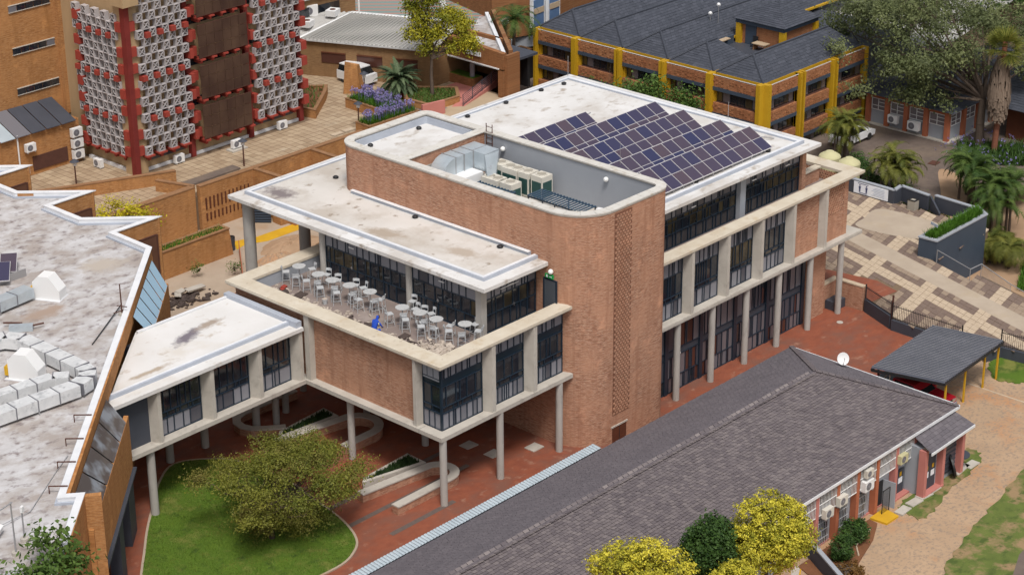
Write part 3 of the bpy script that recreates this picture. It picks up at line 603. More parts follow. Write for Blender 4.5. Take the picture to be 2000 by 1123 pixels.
# ================================================================ things on the roofs
panel_bed = None
HI = [(14.55,28.5,8),(12.44,33.15,13),(9.99,33.1,13),(6.95,33.1,13),(4.72,33.3,13)]
nm = ['shortest array, farthest back beside the tower','second array from the back, longest reach to the rear','middle array of dark panels','fourth array from the back, just behind the front one','front array, nearest the roof edge above the glazing']
tilt = math.atan2(1.0,1.9)
for k,(yh,xr,n) in enumerate(HI):
    A = thing('solar_array', 'tilted solar panel row, '+nm[k], 'solar panels', (xr-n*.51,yh-.95,RF+.09), 'solar arrays on the white roof')
    m = MB()
    for i in range(n+1):
        x = xr-.2-i*1.02*(n-.4)/n
        m.cyl((x,yh-.1,RF+.05),(x,yh-.1,12.12),.03,.03,6).cyl((x,yh-1.85,RF+.05),(x,yh-1.85,11.2),.03,.03,6).cyl((x,yh-.05,12.13),(x,yh-1.9,11.15),.03,.03,6)
    m.build('rack', MT['rail_steel'], A)
    for i in range(n):
        c = Vector((xr-.51-i*1.02, yh-.95, 11.72)); f = cell('panel', MT['panel_frame'], A, c, (1.0,2.14,.05), 0, tilt)
        nrm = Vector((0,-math.sin(tilt),math.cos(tilt))); d = Vector((0,math.cos(tilt),math.sin(tilt)))
        for s in (-1,1): 
            q = cell('cell_field', MT['solar_cells'], None, c+nrm*.012+d*(s*.52), (.95,1.0,.045), 0, tilt)
            q.parent = f; q.matrix_parent_inverse = Matrix.LocRotScale(f.location, f.rotation_euler, f.scale).inverted()
m = MB().tube([(33.3,4.6,11.5),(34.3,4.4,11.3),(35.2,4.1,11.05)],.03); tag(m.build('cable_tray', MT['rail_steel']), 'thin grey cable pipe running from the front solar array to the roof edge', 'pipe')
m = MB().tube([(29.2,16.2,11.02),(31.2,16.4,11.02)],.035); tag(m.build('conduit', MT['rail_steel']), 'short grey conduit lying on the white roof beside the shortest solar array', 'conduit')
# condensers
def condenser(x, y, w, d, h, fans, label, z0=11.32):
    t = thing('condenser_unit', label, 'air conditioner', (x,y,z0), 'rooftop condensers in the plant well')
    MB().box(x-w/2,x+w/2,y-d/2,y+d/2,z0+.1,z0+h).box(x-w/2+.05,x+w/2-.05,y-d/2+.05,y+d/2-.05,z0,z0+.1).build('casing', MT['ac_cream'], t)
    MB().box(x-w/2+.08,x+w/2-.08,y-d/2-.012,y-d/2,z0+.2,z0+h-.35).build('coil', MT['ac_green_mesh'], t); MB().box(x-w/2-.012,x-w/2,y-d/2+.08,y+d/2-.08,z0+.2,z0+h-.35).build('coil', MT['ac_green_mesh'], t)
    for k in range(fans):
        fy = y+(k-(fans-1)/2)*d/fans; g = MB().ring([(x+.36*math.cos(a*.4488),fy+.36*math.sin(a*.4488)) for a in range(14)], [(x+.30*math.cos(a*.4488),fy+.30*math.sin(a*.4488)) for a in range(14)], z0+h, z0+h+.05).build('fan_rim', MT['ac_cream'], t)
        MB().cyl((x,fy,z0+h-.01),(x,fy,z0+h+.012),.30,.30,14).build('fan_grille', MT['bin_concrete'], g)
condenser(16.6,11.0,.95,.95,1.55,1,'tall cream condenser at the back of the row, half hidden by the duct')
condenser(16.5,9.85,.95,1.25,1.55,2,'tall cream condenser with two fan openings along the grey wall')
condenser(16.55,8.75,.95,.85,1.55,1,'tall cream condenser, second from the slatted screen, beside the grey wall')
condenser(16.65,7.75,.95,.9,1.55,1,'tall cream condenser at the end of the row nearest the slatted screen')
condenser(15.2,10.3,.9,1.3,1.15,2,'low cream condenser with two fans in front of the tall row')
condenser(15.25,9.0,.9,.95,1.15,1,'low cream condenser with one fan in front of the tall row')
a = thing('air_handling_unit', 'pale air handling unit box under the silver duct in the rooftop well', 'air handler', (14.2,12.3,11.3))
MB().box(13.6,15.2,11.2,13.2,11.4,12.6).build('casing', MT['white_metal'], a)
for y in (11.6,12.1,12.6): MB().box(13.585,13.6,y-.2,y+.2,11.5,12.5).build('access_panel', MT['panel_grey'], a)
MB().box(13.7,15.1,11.3,13.1,11.32,11.4).build('plinth', MT['black_steel'], a)
d = thing('roof_duct', 'shiny silver sheet metal duct with a rounded elbow in the rooftop well', 'duct', (14.6,13,12.6))
m = MB(); n = 12; prof = []
for i in range(n+1):
    aa = R(180-90*i/n); prof.append((13.75+1.15*math.cos(aa), 12.5+1.15*math.sin(aa)))
for (xa,za),(xb,zb) in zip(prof, prof[1:]): m.add([(xa,12.1,za),(xb,12.1,zb),(xb,13.25,zb),(xa,13.25,za)], [(0,3,2,1)])
m.add([(x,12.1,z) for x,z in prof]+[(13.75,12.1,12.5)], [tuple(range(n+2))]).add([(x,13.25,z) for x,z in prof]+[(13.75,13.25,12.5)], [tuple(range(n+2))[::-1]])
m.build('elbow', MT['galvanised'], d, True)
MB().box(13.75,15.3,12.15,13.28,12.5,13.64).build('trunk', MT['galvanised'], d); MB().box(15.32,16.6,11.2,13.28,12.55,13.66).build('trunk', MT['galvanised'], d)
MB().add([(15.32,11.18,12.6),(16.55,11.18,12.6),(16.55,11.18,13.6),(15.32,11.18,13.6),(14.9,10.55,11.8),(15.6,10.55,11.8),(15.6,10.55,12.3),(14.9,10.55,12.3)], [(0,1,2,3),(3,2,6,7),(0,3,7,4),(1,5,6,2),(4,7,6,5),(0,4,5,1)]).build('transition', MT['galvanised'], d)
for x in (13.75,14.5,15.31): MB().box(x-.025,x+.025,12.08,13.32,12.46,13.69).build('flange', MT['rail_steel'], d)
MB().box(15.3,16.63,12.2,12.25,12.52,13.69).build('flange', MT['rail_steel'], d)
def slatted(x0,x1,y0,y1,z,label):
    t = thing('slatted_screen', label, 'slatted cover', ((x0+x1)/2,(y0+y1)/2,11.32), 'slatted covers in the plant well')
    m = MB()
    for x in (x0+.05,x1-.05):
        for y in (y0+.05,(y0+y1)/2,y1-.05): m.box(x-.03,x+.03,y-.03,y+.03,11.32,z)
    m.box(x0,x0+.06,y0,y1,z-.08,z).box(x1-.06,x1,y0,y1,z-.08,z).build('frame', MT['navy_frame'], t)
    n = int((y1-y0)/.23)
    for i in range(n): cell('slat', MT['navy_slat'], t, ((x0+x1)/2,y0+.06+i*(y1-y0-.12)/(n-1),z+.03), (x1-x0,.11,.05))
slatted(14.75,16.1,2.95,7.2,12.2,'larger navy slatted cover at the open end of the plant well'); slatted(14.05,14.85,8.2,11.1,12.1,'smaller navy slatted cover beside the low condensers')
t = thing('rooftop_camera', 'small white box on a stand at the end of the larger slatted cover', 'box', (15.6,2.3,11.3)); MB().cyl((15.6,2.3,11.3),(15.6,2.3,12.2),.03,.03,6).build('post', MT['rail_steel'], t); MB().obox((15.6,2.3,12.3),.35,.3,.22,.3).build('housing', MT['white_metal'], t)
m = MB().cyl((22.6,6.6,RF+.05),(22.6,6.6,13.6),.015,.012,6); tag(m.build('lightning_rod', MT['rail_steel']), 'thin lightning rod standing between the solar arrays near the tower wall', 'rod')
m = MB().cyl((36.4,23.0,RF),(36.4,23.0,12.4),.02,.015,6); tag(m.build('lightning_rod', MT['rail_steel']), 'thin lightning rod at the far corner of the white roof', 'rod')
m = MB().cyl((36.6,8.9,RF),(36.6,8.9,12.1),.02,.015,6); tag(m.build('lightning_rod', MT['rail_steel']), 'thin lightning rod on the right edge of the white roof before the ochre building', 'rod')
# ================================================================ terrace furniture
def make_table():
    t = thing('bar_table', 'x', 'table', (0,0,0), 'round bar tables on the terrace')
    MB().cyl((0,0,1.02),(0,0,1.06),.40,.40,24).build('table_top', MT['table_marble'], t)
    MB().cyl((0,0,.04),(0,0,1.02),.035,.035,8).build('stem', MT['chair_white'], t); b = MB()
    for k in range(4): b.obox((.17*math.cos(k*1.571+.6),.17*math.sin(k*1.571+.6),.03),.36,.05,.04,k*1.571+.6)
    b.build('foot', MT['panel_mid'], t); return t
def make_stool():
    t = thing('bar_stool', 'x', 'bar stool', (0,0,0), 'white bar stools on the terrace'); g = .18
    for sx in (-1,1):
        for sy in (-1,1): MB().cyl((sx*.23,sy*.23,0),(sx*g,sy*g,.72),.02,.02,6).build('leg', MT['chair_white'], t)
    MB().box(-.2,.2,-.2,.2,.72,.76).build('seat', MT['chair_white'], t)
    r = MB()
    for a,b in (((-.21,-.21),(.21,-.21)),((.21,-.21),(.21,.21)),((.21,.21),(-.21,.21)),((-.21,.21),(-.21,-.21))): r.cyl((a[0],a[1],.26),(b[0],b[1],.26),.015,.015,6)
    r.build('footrest', MT['chair_white'], t); b = MB(); n = 8
    pts = [(-.2+.4*i/n, -.2-.07*math.sin(math.pi*i/n)) for i in range(n+1)]
    for (xa,ya),(xb,yb) in zip(pts,pts[1:]): b.add([(xa,ya,.90),(xb,yb,.90),(xb,yb-.02,1.06),(xa,ya-.02,1.06),(xa,ya-.025,.90),(xb,yb-.025,.90),(xb,yb-.045,1.06),(xa,ya-.045,1.06)], [(0,1,2,3),(7,6,5,4),(3,2,6,7),(0,4,5,1)])
    for sx in (-1,1): b.cyl((sx*.19,-.2,.74),(sx*.19,-.215,1.04),.016,.016,6)
    b.build('backrest', MT['chair_white'], t); return t
tb, stl = make_table(), make_stool()
TBL = [(4.05,15.75),(4.0,14.0),(3.95,12.75),(4.1,11.45),(4.25,9.9),(3.95,6.95),(4.1,5.7),(4.1,4.4),(4.7,2.75)]
ordn = ['first','second','third','fourth','fifth','sixth','seventh','eighth','ninth']
for i,(x,y) in enumerate(TBL):
    l = 'round marbled bar table, '+ordn[i]+' of the nine from the left end of the terrace'
    place(tb, i, (x,y,FLR), i*.7, l)
CH = [[(3.45,16.25,1),(3.3,15.2,1),(4.75,15.4,-1)],[(3.35,14.35,1),(3.5,13.55,1),(4.75,14.1,-1)],[(3.6,12.2,1),(4.6,13.0,-1),(3.2,13.0,0)],[(3.35,11.75,0),(3.75,10.85,1),(4.85,11.1,-1),(4.8,11.7,-1)],[(3.5,10.1,1),(3.9,9.2,0),(4.35,9.15,0)],[(5.4,7.6,-1),(3.3,7.35,1),(3.6,6.5,0),(4.75,6.7,-1)],[(3.35,6.1,1),(3.75,5.1,1),(4.9,5.6,-1),(4.75,6.05,-1)],[(3.3,4.8,1),(3.55,4.05,1),(4.45,3.65,0)],[(3.9,3.25,1),(3.95,2.3,1),(5.0,2.0,-1),(5.5,2.75,-1)]]
pos = ['on its terrace wall side','on its near parapet side','on its glazing side','on its far glazing side']
k = 0
for i, cs in enumerate(CH):
    for j,(x,y,_) in enumerate(cs):
        tx,ty = TBL[i]; rz = math.atan2(ty-y, tx-x)-math.pi/2+rnd.uniform(-.35,.35)
        side = ['left','front','rear','right'][j] if True else ''
        l = 'white bar stool at the '+ordn[i]+' bar table from the left, '+['nearest its left','nearest the viewer','set toward the glass wall','farthest to its right'][j]
        place(stl, k, (x,y,FLR), rz, l); k += 1
# rubble, broken slabs
m = MB(); r = random.Random(5)
def chip(m, x, y, z, s):
    m.obox((x,y,z+s*.2), s*r.uniform(.6,1.6), s*r.uniform(.5,1.1), s*r.uniform(.2,.6), r.uniform(0,3.1), r.uniform(-.4,.4), r.uniform(-.4,.4))
for i in range(620):
    y = r.uniform(2.2,16.4); w = .35 if y > 4.6 else .55
    if 7.8 < y < 8.8 and r.random() < .5: continue
    chip(m, 2.15+r.gauss(0,w), y, FLR, r.uniform(.05,.2))
for i in range(160): chip(m, 2.6+r.gauss(0,.4), 2.3+abs(r.gauss(0,.9)), FLR+r.uniform(0,.12), r.uniform(.08,.28))
tag(m.build('rubble', MT['rubble_pale']), 'pale broken tile rubble strewn along the inside of the terrace parapet', 'rubble', kind='stuff')
for i,(x,y,s,rz) in enumerate(((2.7,14.2,.9,.3),(2.5,15.4,.8,1.0),(2.3,9.7,.8,.2),(2.15,9.2,.9,1.1),(2.3,8.0,1.1,.7),(2.75,5.6,.7,.2),(2.4,4.9,.7,.9),(2.9,3.3,1.0,.6))):
    m = MB().obox((x,y,FLR+.08),s,s*.6,.05,rz,.12,.05)
    if i in (2,3,6): m = MB().obox((x,y,FLR+.07),s*1.1,.12,.1,rz).obox((x+.1,y-.2,FLR+.06),s*.8,.1,.09,rz+.9)
    o = m.build('broken_slab', MT['rubble_dark']); w = ['behind the loose red bag','nearest the left end of the terrace','left of the pair beside the fifth table','right of the pair beside the fifth table','leaning just behind the worker in blue','lying between the worker and the seventh table','propped near the rubble heap by the corner','largest one in front of the last table'][i]
    tag(o, 'dark broken floor slab on the terrace, '+w, 'broken slab', 'lifted terrace slabs')
o = MB().obox((2.75,15.7,FLR+.09),.45,.25,.2,.4,.2,.1).obox((2.5,15.55,FLR+.07),.25,.2,.14,.1,.1).build('tool_bag', MT['brick_red_paint']); tag(o, 'crumpled red bag on the terrace floor at the far left', 'bag')
b = thing('bucket', 'white bucket standing among the rubble near the third bar table', 'bucket', (2.9,12.3,FLR)); MB().cyl((2.9,12.3,FLR),(2.9,12.3,FLR+.32),.13,.17,14).build('pail', MT['chair_white'], b, True); MB().cyl((2.9,12.3,FLR+.31),(2.9,12.3,FLR+.335),.15,.15,14).build('contents', MT['rubble_pale'], b)
# ================================================================ crouching worker
def person():
    root = thing('person', 'worker in blue overalls and blue hood crouching behind the terrace parapet', 'person', (1.58,6.85,FLR))
    J = {'pel':(0,0,.42,.16),'waist':(.05,0,.58,.15),'chest':(.17,0,.80,.175),'neck':(.27,0,.98,.06),'head':(.33,0,1.10,.105),'crown':(.36,0,1.2,.07),
        'sl':(.2,.19,.90,.075),'el':(.33,.26,.66,.05),'wl':(.50,.16,.50,.035),'sr':(.2,-.19,.90,.075),'er':(.33,-.26,.66,.05),'wr':(.50,-.16,.50,.035),
        'hl':(.0,.10,.40,.10),'kl':(.36,.16,.46,.075),'al':(.10,.14,.10,.05),'tl':(.28,.15,.04,.045),'hr':(.0,-.10,.40,.10),'kr':(.36,-.16,.42,.075),'ar':(.08,-.14,.10,.05),'tr':(.27,-.15,.04,.045)}
    E_ = [('pel','waist'),('waist','chest'),('chest','neck'),('neck','head'),('head','crown'),('chest','sl'),('sl','el'),('el','wl'),('chest','sr'),('sr','er'),('er','wr'),('pel','hl'),('hl','kl'),('kl','al'),('al','tl'),('pel','hr'),('hr','kr'),('kr','ar'),('ar','tr')]
    K = list(J); me = bpy.data.meshes.new('body'); me.from_pydata([(1.58+J[k][0]*1.05,6.85+J[k][1]*1.05,FLR+J[k][2]*1.05) for k in K], [(K.index(a),K.index(b)) for a,b in E_], [])
    me.materials.append(MT['overall_blue']); o = bpy.data.objects.new('body', me); COL.objects.link(o); adopt(o, root)
    md = o.modifiers.new('skin','SKIN'); md.use_smooth_shade = True
    for i,k in enumerate(K): v = me.skin_vertices[0].data[i]; v.radius = (J[k][3],J[k][3]); v.use_root = (k == 'pel')
    s = o.modifiers.new('sub','SUBSURF'); s.levels = 1; s.render_levels = 2
    for sy in (1,-1):
        h = MB(); bx,by,bz = 1.58+.54, 6.85+sy*.16, FLR+.50
        h.obox((bx,by,bz),.09,.08,.03)
        for q in range(4): h.cyl((bx+.04,by-.033+q*.022,bz),(bx+.10+(.012 if q in (1,2) else 0),by-.036+q*.024,bz-.035),.0095,.008,6)
        h.cyl((bx-.02,by-sy*.04,bz),(bx+.03,by-sy*.08,bz-.02),.010,.008,6).build('hand', MT['skin'], root)
    b = bmesh.new(); bmesh.ops.create_uvsphere(b, u_segments=14, v_segments=10, radius=.105, matrix=Matrix.Translation((1.58+.40,6.85,FLR+1.15))@Matrix.Diagonal((.9,.85,1.1,1)))
    me = bpy.data.meshes.new('face'); b.to_mesh(me); b.free(); me.materials.append(MT['skin']); f = bpy.data.objects.new('face', me); COL.objects.link(f); adopt(f, root)
    MB().obox((1.58+.50,6.85,FLR+1.14),.03,.025,.04).obox((1.58+.485,6.85,FLR+1.085),.02,.05,.012).build('nose_and_mouth', MT['skin'], root)
    MB().obox((1.80,6.62,FLR+.88),.10,.06,.12,.3).build('reflective_patch', MT['hivis'], root)
person()
# ================================================================ covered bridge
BR = thing('covered_bridge', 'raised concrete bridge with white flat roof and glazed bays linking two buildings', 'bridge', (-7,14,0))
def bp(name, mb, mat): return mb.build(name, MT[mat], BR)
BZ = 7.6
bp('floor_slab', MB().prism([(-13.5,10.85),(-.12,10.85),(-.12,17.2),(-7,17.2)], S1, S1T), 'concrete')
bp('roof_slab', MB().prism([(-14.1,10.82),(-.12,10.82),(-.12,17.4),(-6.9,17.4)], BZ-.22, BZ), 'bridge_roof')
bp('roof_deck', MB().prism([(-12.5,11.9),(-.4,11.9),(-.4,17.0),(-7.1,17.0)], BZ, BZ+.1), 'bridge_roof')
m = MB().wall((-13.2,11.75),(-.35,11.75),BZ+.002,BZ+.2,.3); bp('roof_upstand', m, 'grey_waterproofing'); bp('upstand_top', MB().wall((-13.1,11.82),(-.35,11.82),BZ+.2,BZ+.212,.16), 'white_flashing')
bp('roof_upstand', MB().wall((-7,17.1),(-.35,17.1),BZ+.002,BZ+.2,.16), 'white_flashing')
bp('roof_flashing', MB().box(-.5,-.11,11.0,17.3,BZ+.002,BZ+.35), 'grey_waterproofing')
bp('rear_wall', MB().box(-9,-.1,16.6,16.8,S1T,BZ-.22), 'charcoal_paint'); bp('inner_wall', MB().box(-12.5,-.1,12.6,12.8,S1T,BZ-.22), 'charcoal_paint')
bp('end_wall', MB().box(-13.4,-10.75,11.5,11.7,S1T,BZ-.22), 'charcoal_paint')
for x in (-10.55,-6.85,-3.4,-.35):
    bp('pier', MB().prism([(x-.3,11.62),(x-.02,10.95),(x+.22,10.95),(x+.25,11.62)], S1T, BZ-.22), 'concrete')
for k,(a,b) in enumerate(((-10.2,-7.2),(-6.5,-3.75),(-3.05,-.65))):
    glazing(BR, (a,11.55), (b,11.55), S1T, BZ-.22, [(1.0,'panel',.3,.8),(.35,'glass',.5,.7),(1.7,'glass',.3,.6)], 61+k, (0,-1))
for x,y in ((-11.1,11.25),(-6.7,15.4),(-4.2,15.3),(-.62,14.9)):
    c = MB().cyl((x,y,-.1),(x,y,S1+.02),.235,.235,20).build('column', MT['column_concrete'], BR, True)
# ================================================================ left building
LB = thing('flat_roofed_hall', 'tan brick hall with weathered white flat roof and saw-tooth side', 'building', (-20,25,0))
def lp(name, mb, mat, smooth=False): return mb.build(name, MT[mat], LB, smooth)
LZ = 9.0
edge = [(-30,-5.7),(-21.5,2.43),(-22.2,3.0),(-.44,23.9),(-.4,27.45),(3.13,27.45),(-.34,30.95),(-.34,34.15),(3.13,34.15),(-.28,37.8),(-.28,41.1),(3.2,41.1),(-.2,44.6),(-.2,52),(-60,52),(-60,-5.7)]
def off(poly, d):
    out = []; n = len(poly)
    for i in range(n):
        p = Vector(poly[i]); a = (p-Vector(poly[i-1])).normalized(); b = (Vector(poly[(i+1)%n])-p).normalized()
        na = Vector((-a.y,a.x)); nb = Vector((-b.y,b.x)); k = 1+na.dot(nb); q = (na+nb)/(k if abs(k) > .25 else .25); out.append((p.x+q.x*d,p.y+q.y*d))
    return out
lp('roof_deck', MB().prism(off(edge,.22), LZ-.55, LZ-.36), 'weathered_roof')
inn = off(edge, .32)
lp('parapet', MB().ring(off(edge,.06), inn, LZ-.6, LZ-.06), 'white_flashing'); lp('parapet_coping', MB().ring(off(edge,-.02), off(edge,.34), LZ-.06, LZ), 'white_flashing'); lp('parapet_flashing', MB().ring(off(edge,.325), off(edge,.45), LZ-.36, LZ-.24), 'grey_waterproofing')
# saw-tooth brick wall and brown panels
for k, y in enumerate((27.45,34.15,41.1)):
    tx = 3.08
    lp('sawtooth_wall', MB().box(-.38,tx-.1,y+.04,y+.2,-.5,LZ-.062).wall((tx,y+.1),(-.36,y+3.5),-.5,LZ-.062,.2,1), 'tan_face_brick')
    lp('brown_panel', MB().box(.55,2.6,y-.03,y+.05,5.2,LZ-1.15), 'panel_brown'); lp('panel_edge', MB().box(2.6,2.72,y-.05,y+.05,5.2,LZ-1.1).box(.55,2.6,y-.05,y+.05,LZ-1.15,LZ-1.07), 'rust_steel')
    if k: lp('wall', MB().box(-.7,-.42,y-3.3,y+.02,-.5,LZ-.6), 'tan_face_brick')
lp('wall', MB().box(-.7,-.44,23.9,27.4,-.5,LZ-.6), 'tan_face_brick')
# diagonal side: brick strip, sloping glass, outer band
dg = Vector((1,1)).normalized(); on = Vector((1,-1)).normalized()
P0, P1 = Vector((-22.0,2.9)), Vector((-.44,23.9)); on = Vector(((P1-P0).y,-(P1-P0).x)).normalized()
def dline(o, t): q = P0+(P1-P0)*t+on*o; return (q.x,q.y)
lp('upper_brick_strip', MB().wall(dline(-.02,0), dline(-.02,1), 7.9, LZ-.062, .3, 1), 'tan_face_brick_diagonal')
def slope(name, t0, t1, t0b, t1b, mat, n):
    g = MB()
    for i in range(n):
        a0,a1 = t0+(t1-t0)*i/n+.002, t0+(t1-t0)*(i+1)/n-.002; b0,b1 = t0b+(t1b-t0b)*i/n+.002, t0b+(t1b-t0b)*(i+1)/n-.002
        p = [dline(.02,a0),dline(.02,a1),dline(1.0,b1),dline(1.0,b0)]
        q = MB().add([(p[0][0],p[0][1],8.35),(p[1][0],p[1][1],8.35),(p[2][0],p[2][1],7.1),(p[3][0],p[3][1],7.1)], [(0,3,2,1)]); q.build('skylight_pane', MT[mat], LB)
slope('s', .71,.985,.71,.95,'sky_reflection_glass',6); slope('s', .02,.37,.06,.36,'mirror_glass',4)
lp('outer_band', MB().wall(dline(1.0,-.01), dline(1.0,.385), 4.0, 7.12, .25, 1), 'tan_face_brick_diagonal')
lp('outer_band', MB().wall(dline(1.0,.70), dline(1.0,.96), -.4, 7.12, .25, 1), 'tan_face_brick_diagonal')
lp('return_wall', MB().wall((-22.1,2.75),(-20.95,1.9),3.95,8.9,.3), 'tan_face_brick'); lp('recess_wall', MB().wall(dline(-.1,-.2), dline(-.1,.45), -.5, 7.9, .3, 1), 'charcoal_paint'); lp('soffit', MB().prism([dline(-.1,-.2),dline(-.1,.385),dline(1.2,.385),dline(1.2,-.2)], 3.95, 4.08), 'charcoal_paint')
lp('recess_bench', MB().wall(dline(.75,.02), dline(.75,.16), -.2, 1.35, .55), 'grey_paint'); lp('recess_pier', MB().wall(dline(.7,.2), dline(.7,.24), -.2, 3.95, .6), 'charcoal_paint'); lp('recess_pier', MB().wall(dline(.4,.34), dline(.4,.40), -.2, 3.95, .9), 'charcoal_paint')
lp('wall', MB().wall((-30,-5.9), (-21.6,2.3), -.5, LZ-.062, .3, 1), 'tan_face_brick_diagonal')
lp('back_wall', MB().wall(dline(-.3,.45), dline(-.3,.99), -.5, 7.9, .3, 1), 'tan_face_brick_diagonal')
for k,t_ in enumerate((.02,.10,.18,.265)):
    p = Vector(dline(-.2,t_)); q = p-on*.9; lp('stay', MB().cyl((p.x,p.y,LZ+.05),(q.x,q.y,LZ+.05),.035,.035,6).cyl((q.x,q.y,LZ-.4),(q.x,q.y,LZ+.06),.03,.03,6), 'rust_steel')
# roof plant on the hall
def duct_run(pts, w, h, z, label, name='roof_duct', mat='galvanised_lagging'):
    t = thing(name, label, 'duct', (pts[0][0],pts[0][1],LZ-.36), 'lagged ducts on the weathered roof')
    m = MB(); st = MB()
    for a,b in zip(pts,pts[1:]):
        a = Vector(a); b = Vector(b); L = (b-a).length; n = max(1,round(L/1.25)); d = (b-a)/L; rz = math.atan2(d.y,d.x)
        for i in range(n):
            c = a+d*(L*(i+.5)/n); MB().obox((c.x,c.y,z),L/n-.05,w,h,rz).build('section', MT[mat], t)
            c = a+d*(L*(i+1)/n); MB().obox((c.x,c.y,z),.05,w+.06,h+.06,rz).build('flange', MT['panel_mid'], t)
            if i % 2: MB().obox((c.x,c.y,(z-h/2+LZ-.36)/2),.06,w+.1,z-h/2-LZ+.36,rz).build('support', MT['rail_steel'], t)
    return t
duct_run([(-15.2,19.6),(-14.2,19.2),(-13.7,18.3),(-13.7,13.0),(-13.85,12.3),(-14.35,11.75),(-15.2,11.5),(-21.5,12.0)], .88, .62, LZ+.12, 'long silver lagged duct bending in a loop on the weathered roof, outer run')
duct_run([(-14.75,12.7),(-15.4,13.25),(-21,14.0)], .78, .55, LZ+.1, 'silver lagged duct running straight inside the outer loop')
duct_run([(-9.4,23.7),(-14.5,23.2)], .85, .6, LZ+.12, 'grey green lagged duct at the back, leading to the vent cowl', mat='galvanised')
def cowl(x, y, rz, s, label, oc):
    t = thing('vent_cowl', label, 'vent cowl', (x,y,LZ-.36), 'white vent cowls on the weathered roof'); rz_ = Matrix.Rotation(rz,3,'Z')
    prof = [(-.9,0),(1.1,0),(1.1,.75),(.35,1.75),(-.45,1.75),(-.9,1.3)]
    vs = [rz_@Vector((a*s,b*s,0))*1 for a in (0,) for b in (0,)]
    V_ = [Vector((x,y,LZ-.36))+rz_@Vector((px*s,q*.55*s,pz*s)) for q in (-1,1) for px,pz in prof]; n = len(prof)
    MB().add(V_, [tuple(range(n)), tuple(range(n,2*n))[::-1]]+[(i,n+i,n+(i+1)%n,(i+1)%n) for i in range(n)]).build('hood', MT['white_metal'], t)
    p = Vector((x,y,LZ-.36))+rz_@Vector((-.95*s,-.2*s,.5*s)); MB().obox(p,.45,.45,.5,rz).build('motor_box', MT['signal_yellow'], t)
    MB().obox((x,y,LZ-.34),2.3*s,1.4*s,.06,rz).build('base_flashing', MT['white_flashing'], t)
cowl(-8.55,23.1,R(-62),.82,'angular white vent cowl with yellow box at the end of the back duct',1); cowl(-15.6,15.4,R(-62),.85,'angular white vent cowl with orange box inside the duct loop',2)
t = thing('solar_rack', 'pair of dark solar panels at the left edge on the weathered roof', 'solar panels', (-8.8,27.6,LZ-.36))
for a,b in ((-7.9,27.9),(-8.95,27.1)):
    f = cell('panel', MT['panel_frame'], t, (a,b,LZ+.2), (1.0,2.0,.05), R(-38), .2); 
    q = cell('cell_field', MT['solar_cells'], None, (a,b,LZ+.215), (.94,1.92,.05), R(-38), .2); q.parent = f; q.matrix_parent_inverse = Matrix.LocRotScale(f.location,f.rotation_euler,f.scale).inverted()
MB().box(-9.5,-7.6,26.6,26.7,LZ-.36,LZ+.1).build('rail', MT['rail_steel'], t); MB().box(-9.0,-7.2,28.4,28.5,LZ-.36,LZ+.2).build('rail', MT['rail_steel'], t)
def mast(x,y,h,label,top):
    t = thing('roof_mast', label, 'mast', (x,y,LZ-.36), 'masts on the weathered roof'); MB().cyl((x,y,LZ-.36),(x,y,LZ-.36+h),.045,.035,8).build('pole', MT['rail_steel'] if top != 'rust' else MT['rust_steel'], t); MB().cyl((x,y,LZ-.36),(x,y,LZ-.2),.2,.2,10).build('base', MT['concrete'], t)
    if top == 'dish': MB().obox((x,y-.05,LZ-.3+h),.18,.12,.3,.4).build('lamp_head', MT['white_metal'], t)
    elif top == 'arm': MB().cyl((x-.7,y-.2,LZ-.4+h),(x+.1,y,LZ-.4+h),.03,.03,6).build('arm', MT['rail_steel'], t)
    else: MB().cyl((x-.5,y+.1,LZ-.1),(x+.5,y,LZ-.1),.03,.03,6).cyl((x,y-.5,LZ+.3),(x,y+.4,LZ+.1),.03,.03,6).build('cross_bar', MT['rust_steel'], t)
mast(-7.3,17.95,1.9,'rusty steel mast with cross bars near the blue skylight','rust'); mast(-25.7,1.35,1.6,'slim grey mast with small white lamp head near the front of the roof','dish'); mast(-26.7,.6,2.7,'tall grey mast with a side arm, leaning over the small leafy tree','arm')
tag(MB().cyl((-10.85,16.0,LZ-.32),(-6.6,18.9,LZ-.2),.035,.035,6).build('loose_pole', MT['black_steel']), 'long dark pole lying across the weathered roof', 'pole')
t = thing('roof_bracket', 'galvanised bracket with dark bars lying on the roof beside the duct loop', 'bracket', (-12.4,20.2,LZ-.36)); MB().obox((-12.3,20.5,LZ-.2),1.3,.5,.3,-.7).build('tray', MT['galvanised'], t); MB().cyl((-12.7,21.6,LZ-.1),(-12.0,20.8,LZ-.1),.05,.05,6).build('bar', MT['rust_steel'], t); MB().cyl((-12.2,20.2,LZ-.1),(-11.2,19.9,LZ-.1),.05,.05,6).build('bar', MT['rust_steel'], t)
t = thing('roof_floodlight', 'grey floodlight on the weathered roof at the left edge', 'floodlight', (-26.3,2.5,LZ-.36)); MB().obox((-26.4,2.6,LZ),.7,.5,.35,.6,.3).build('head', MT['white_metal'], t); MB().cyl((-26.4,2.6,LZ-.36),(-26.4,2.6,LZ),.04,.04,6).build('stem', MT['rail_steel'], t)
tag(MB().tube([(-26.9,2.9,LZ-.1),(-24,3.3,LZ-.3),(-21.0,5.5,LZ-.32),(-19.5,6.5,LZ-.3)],.02,5).build('roof_cable', MT['rail_steel']), 'pale cable trailing over the weathered roof toward the parapet stays', 'cable')
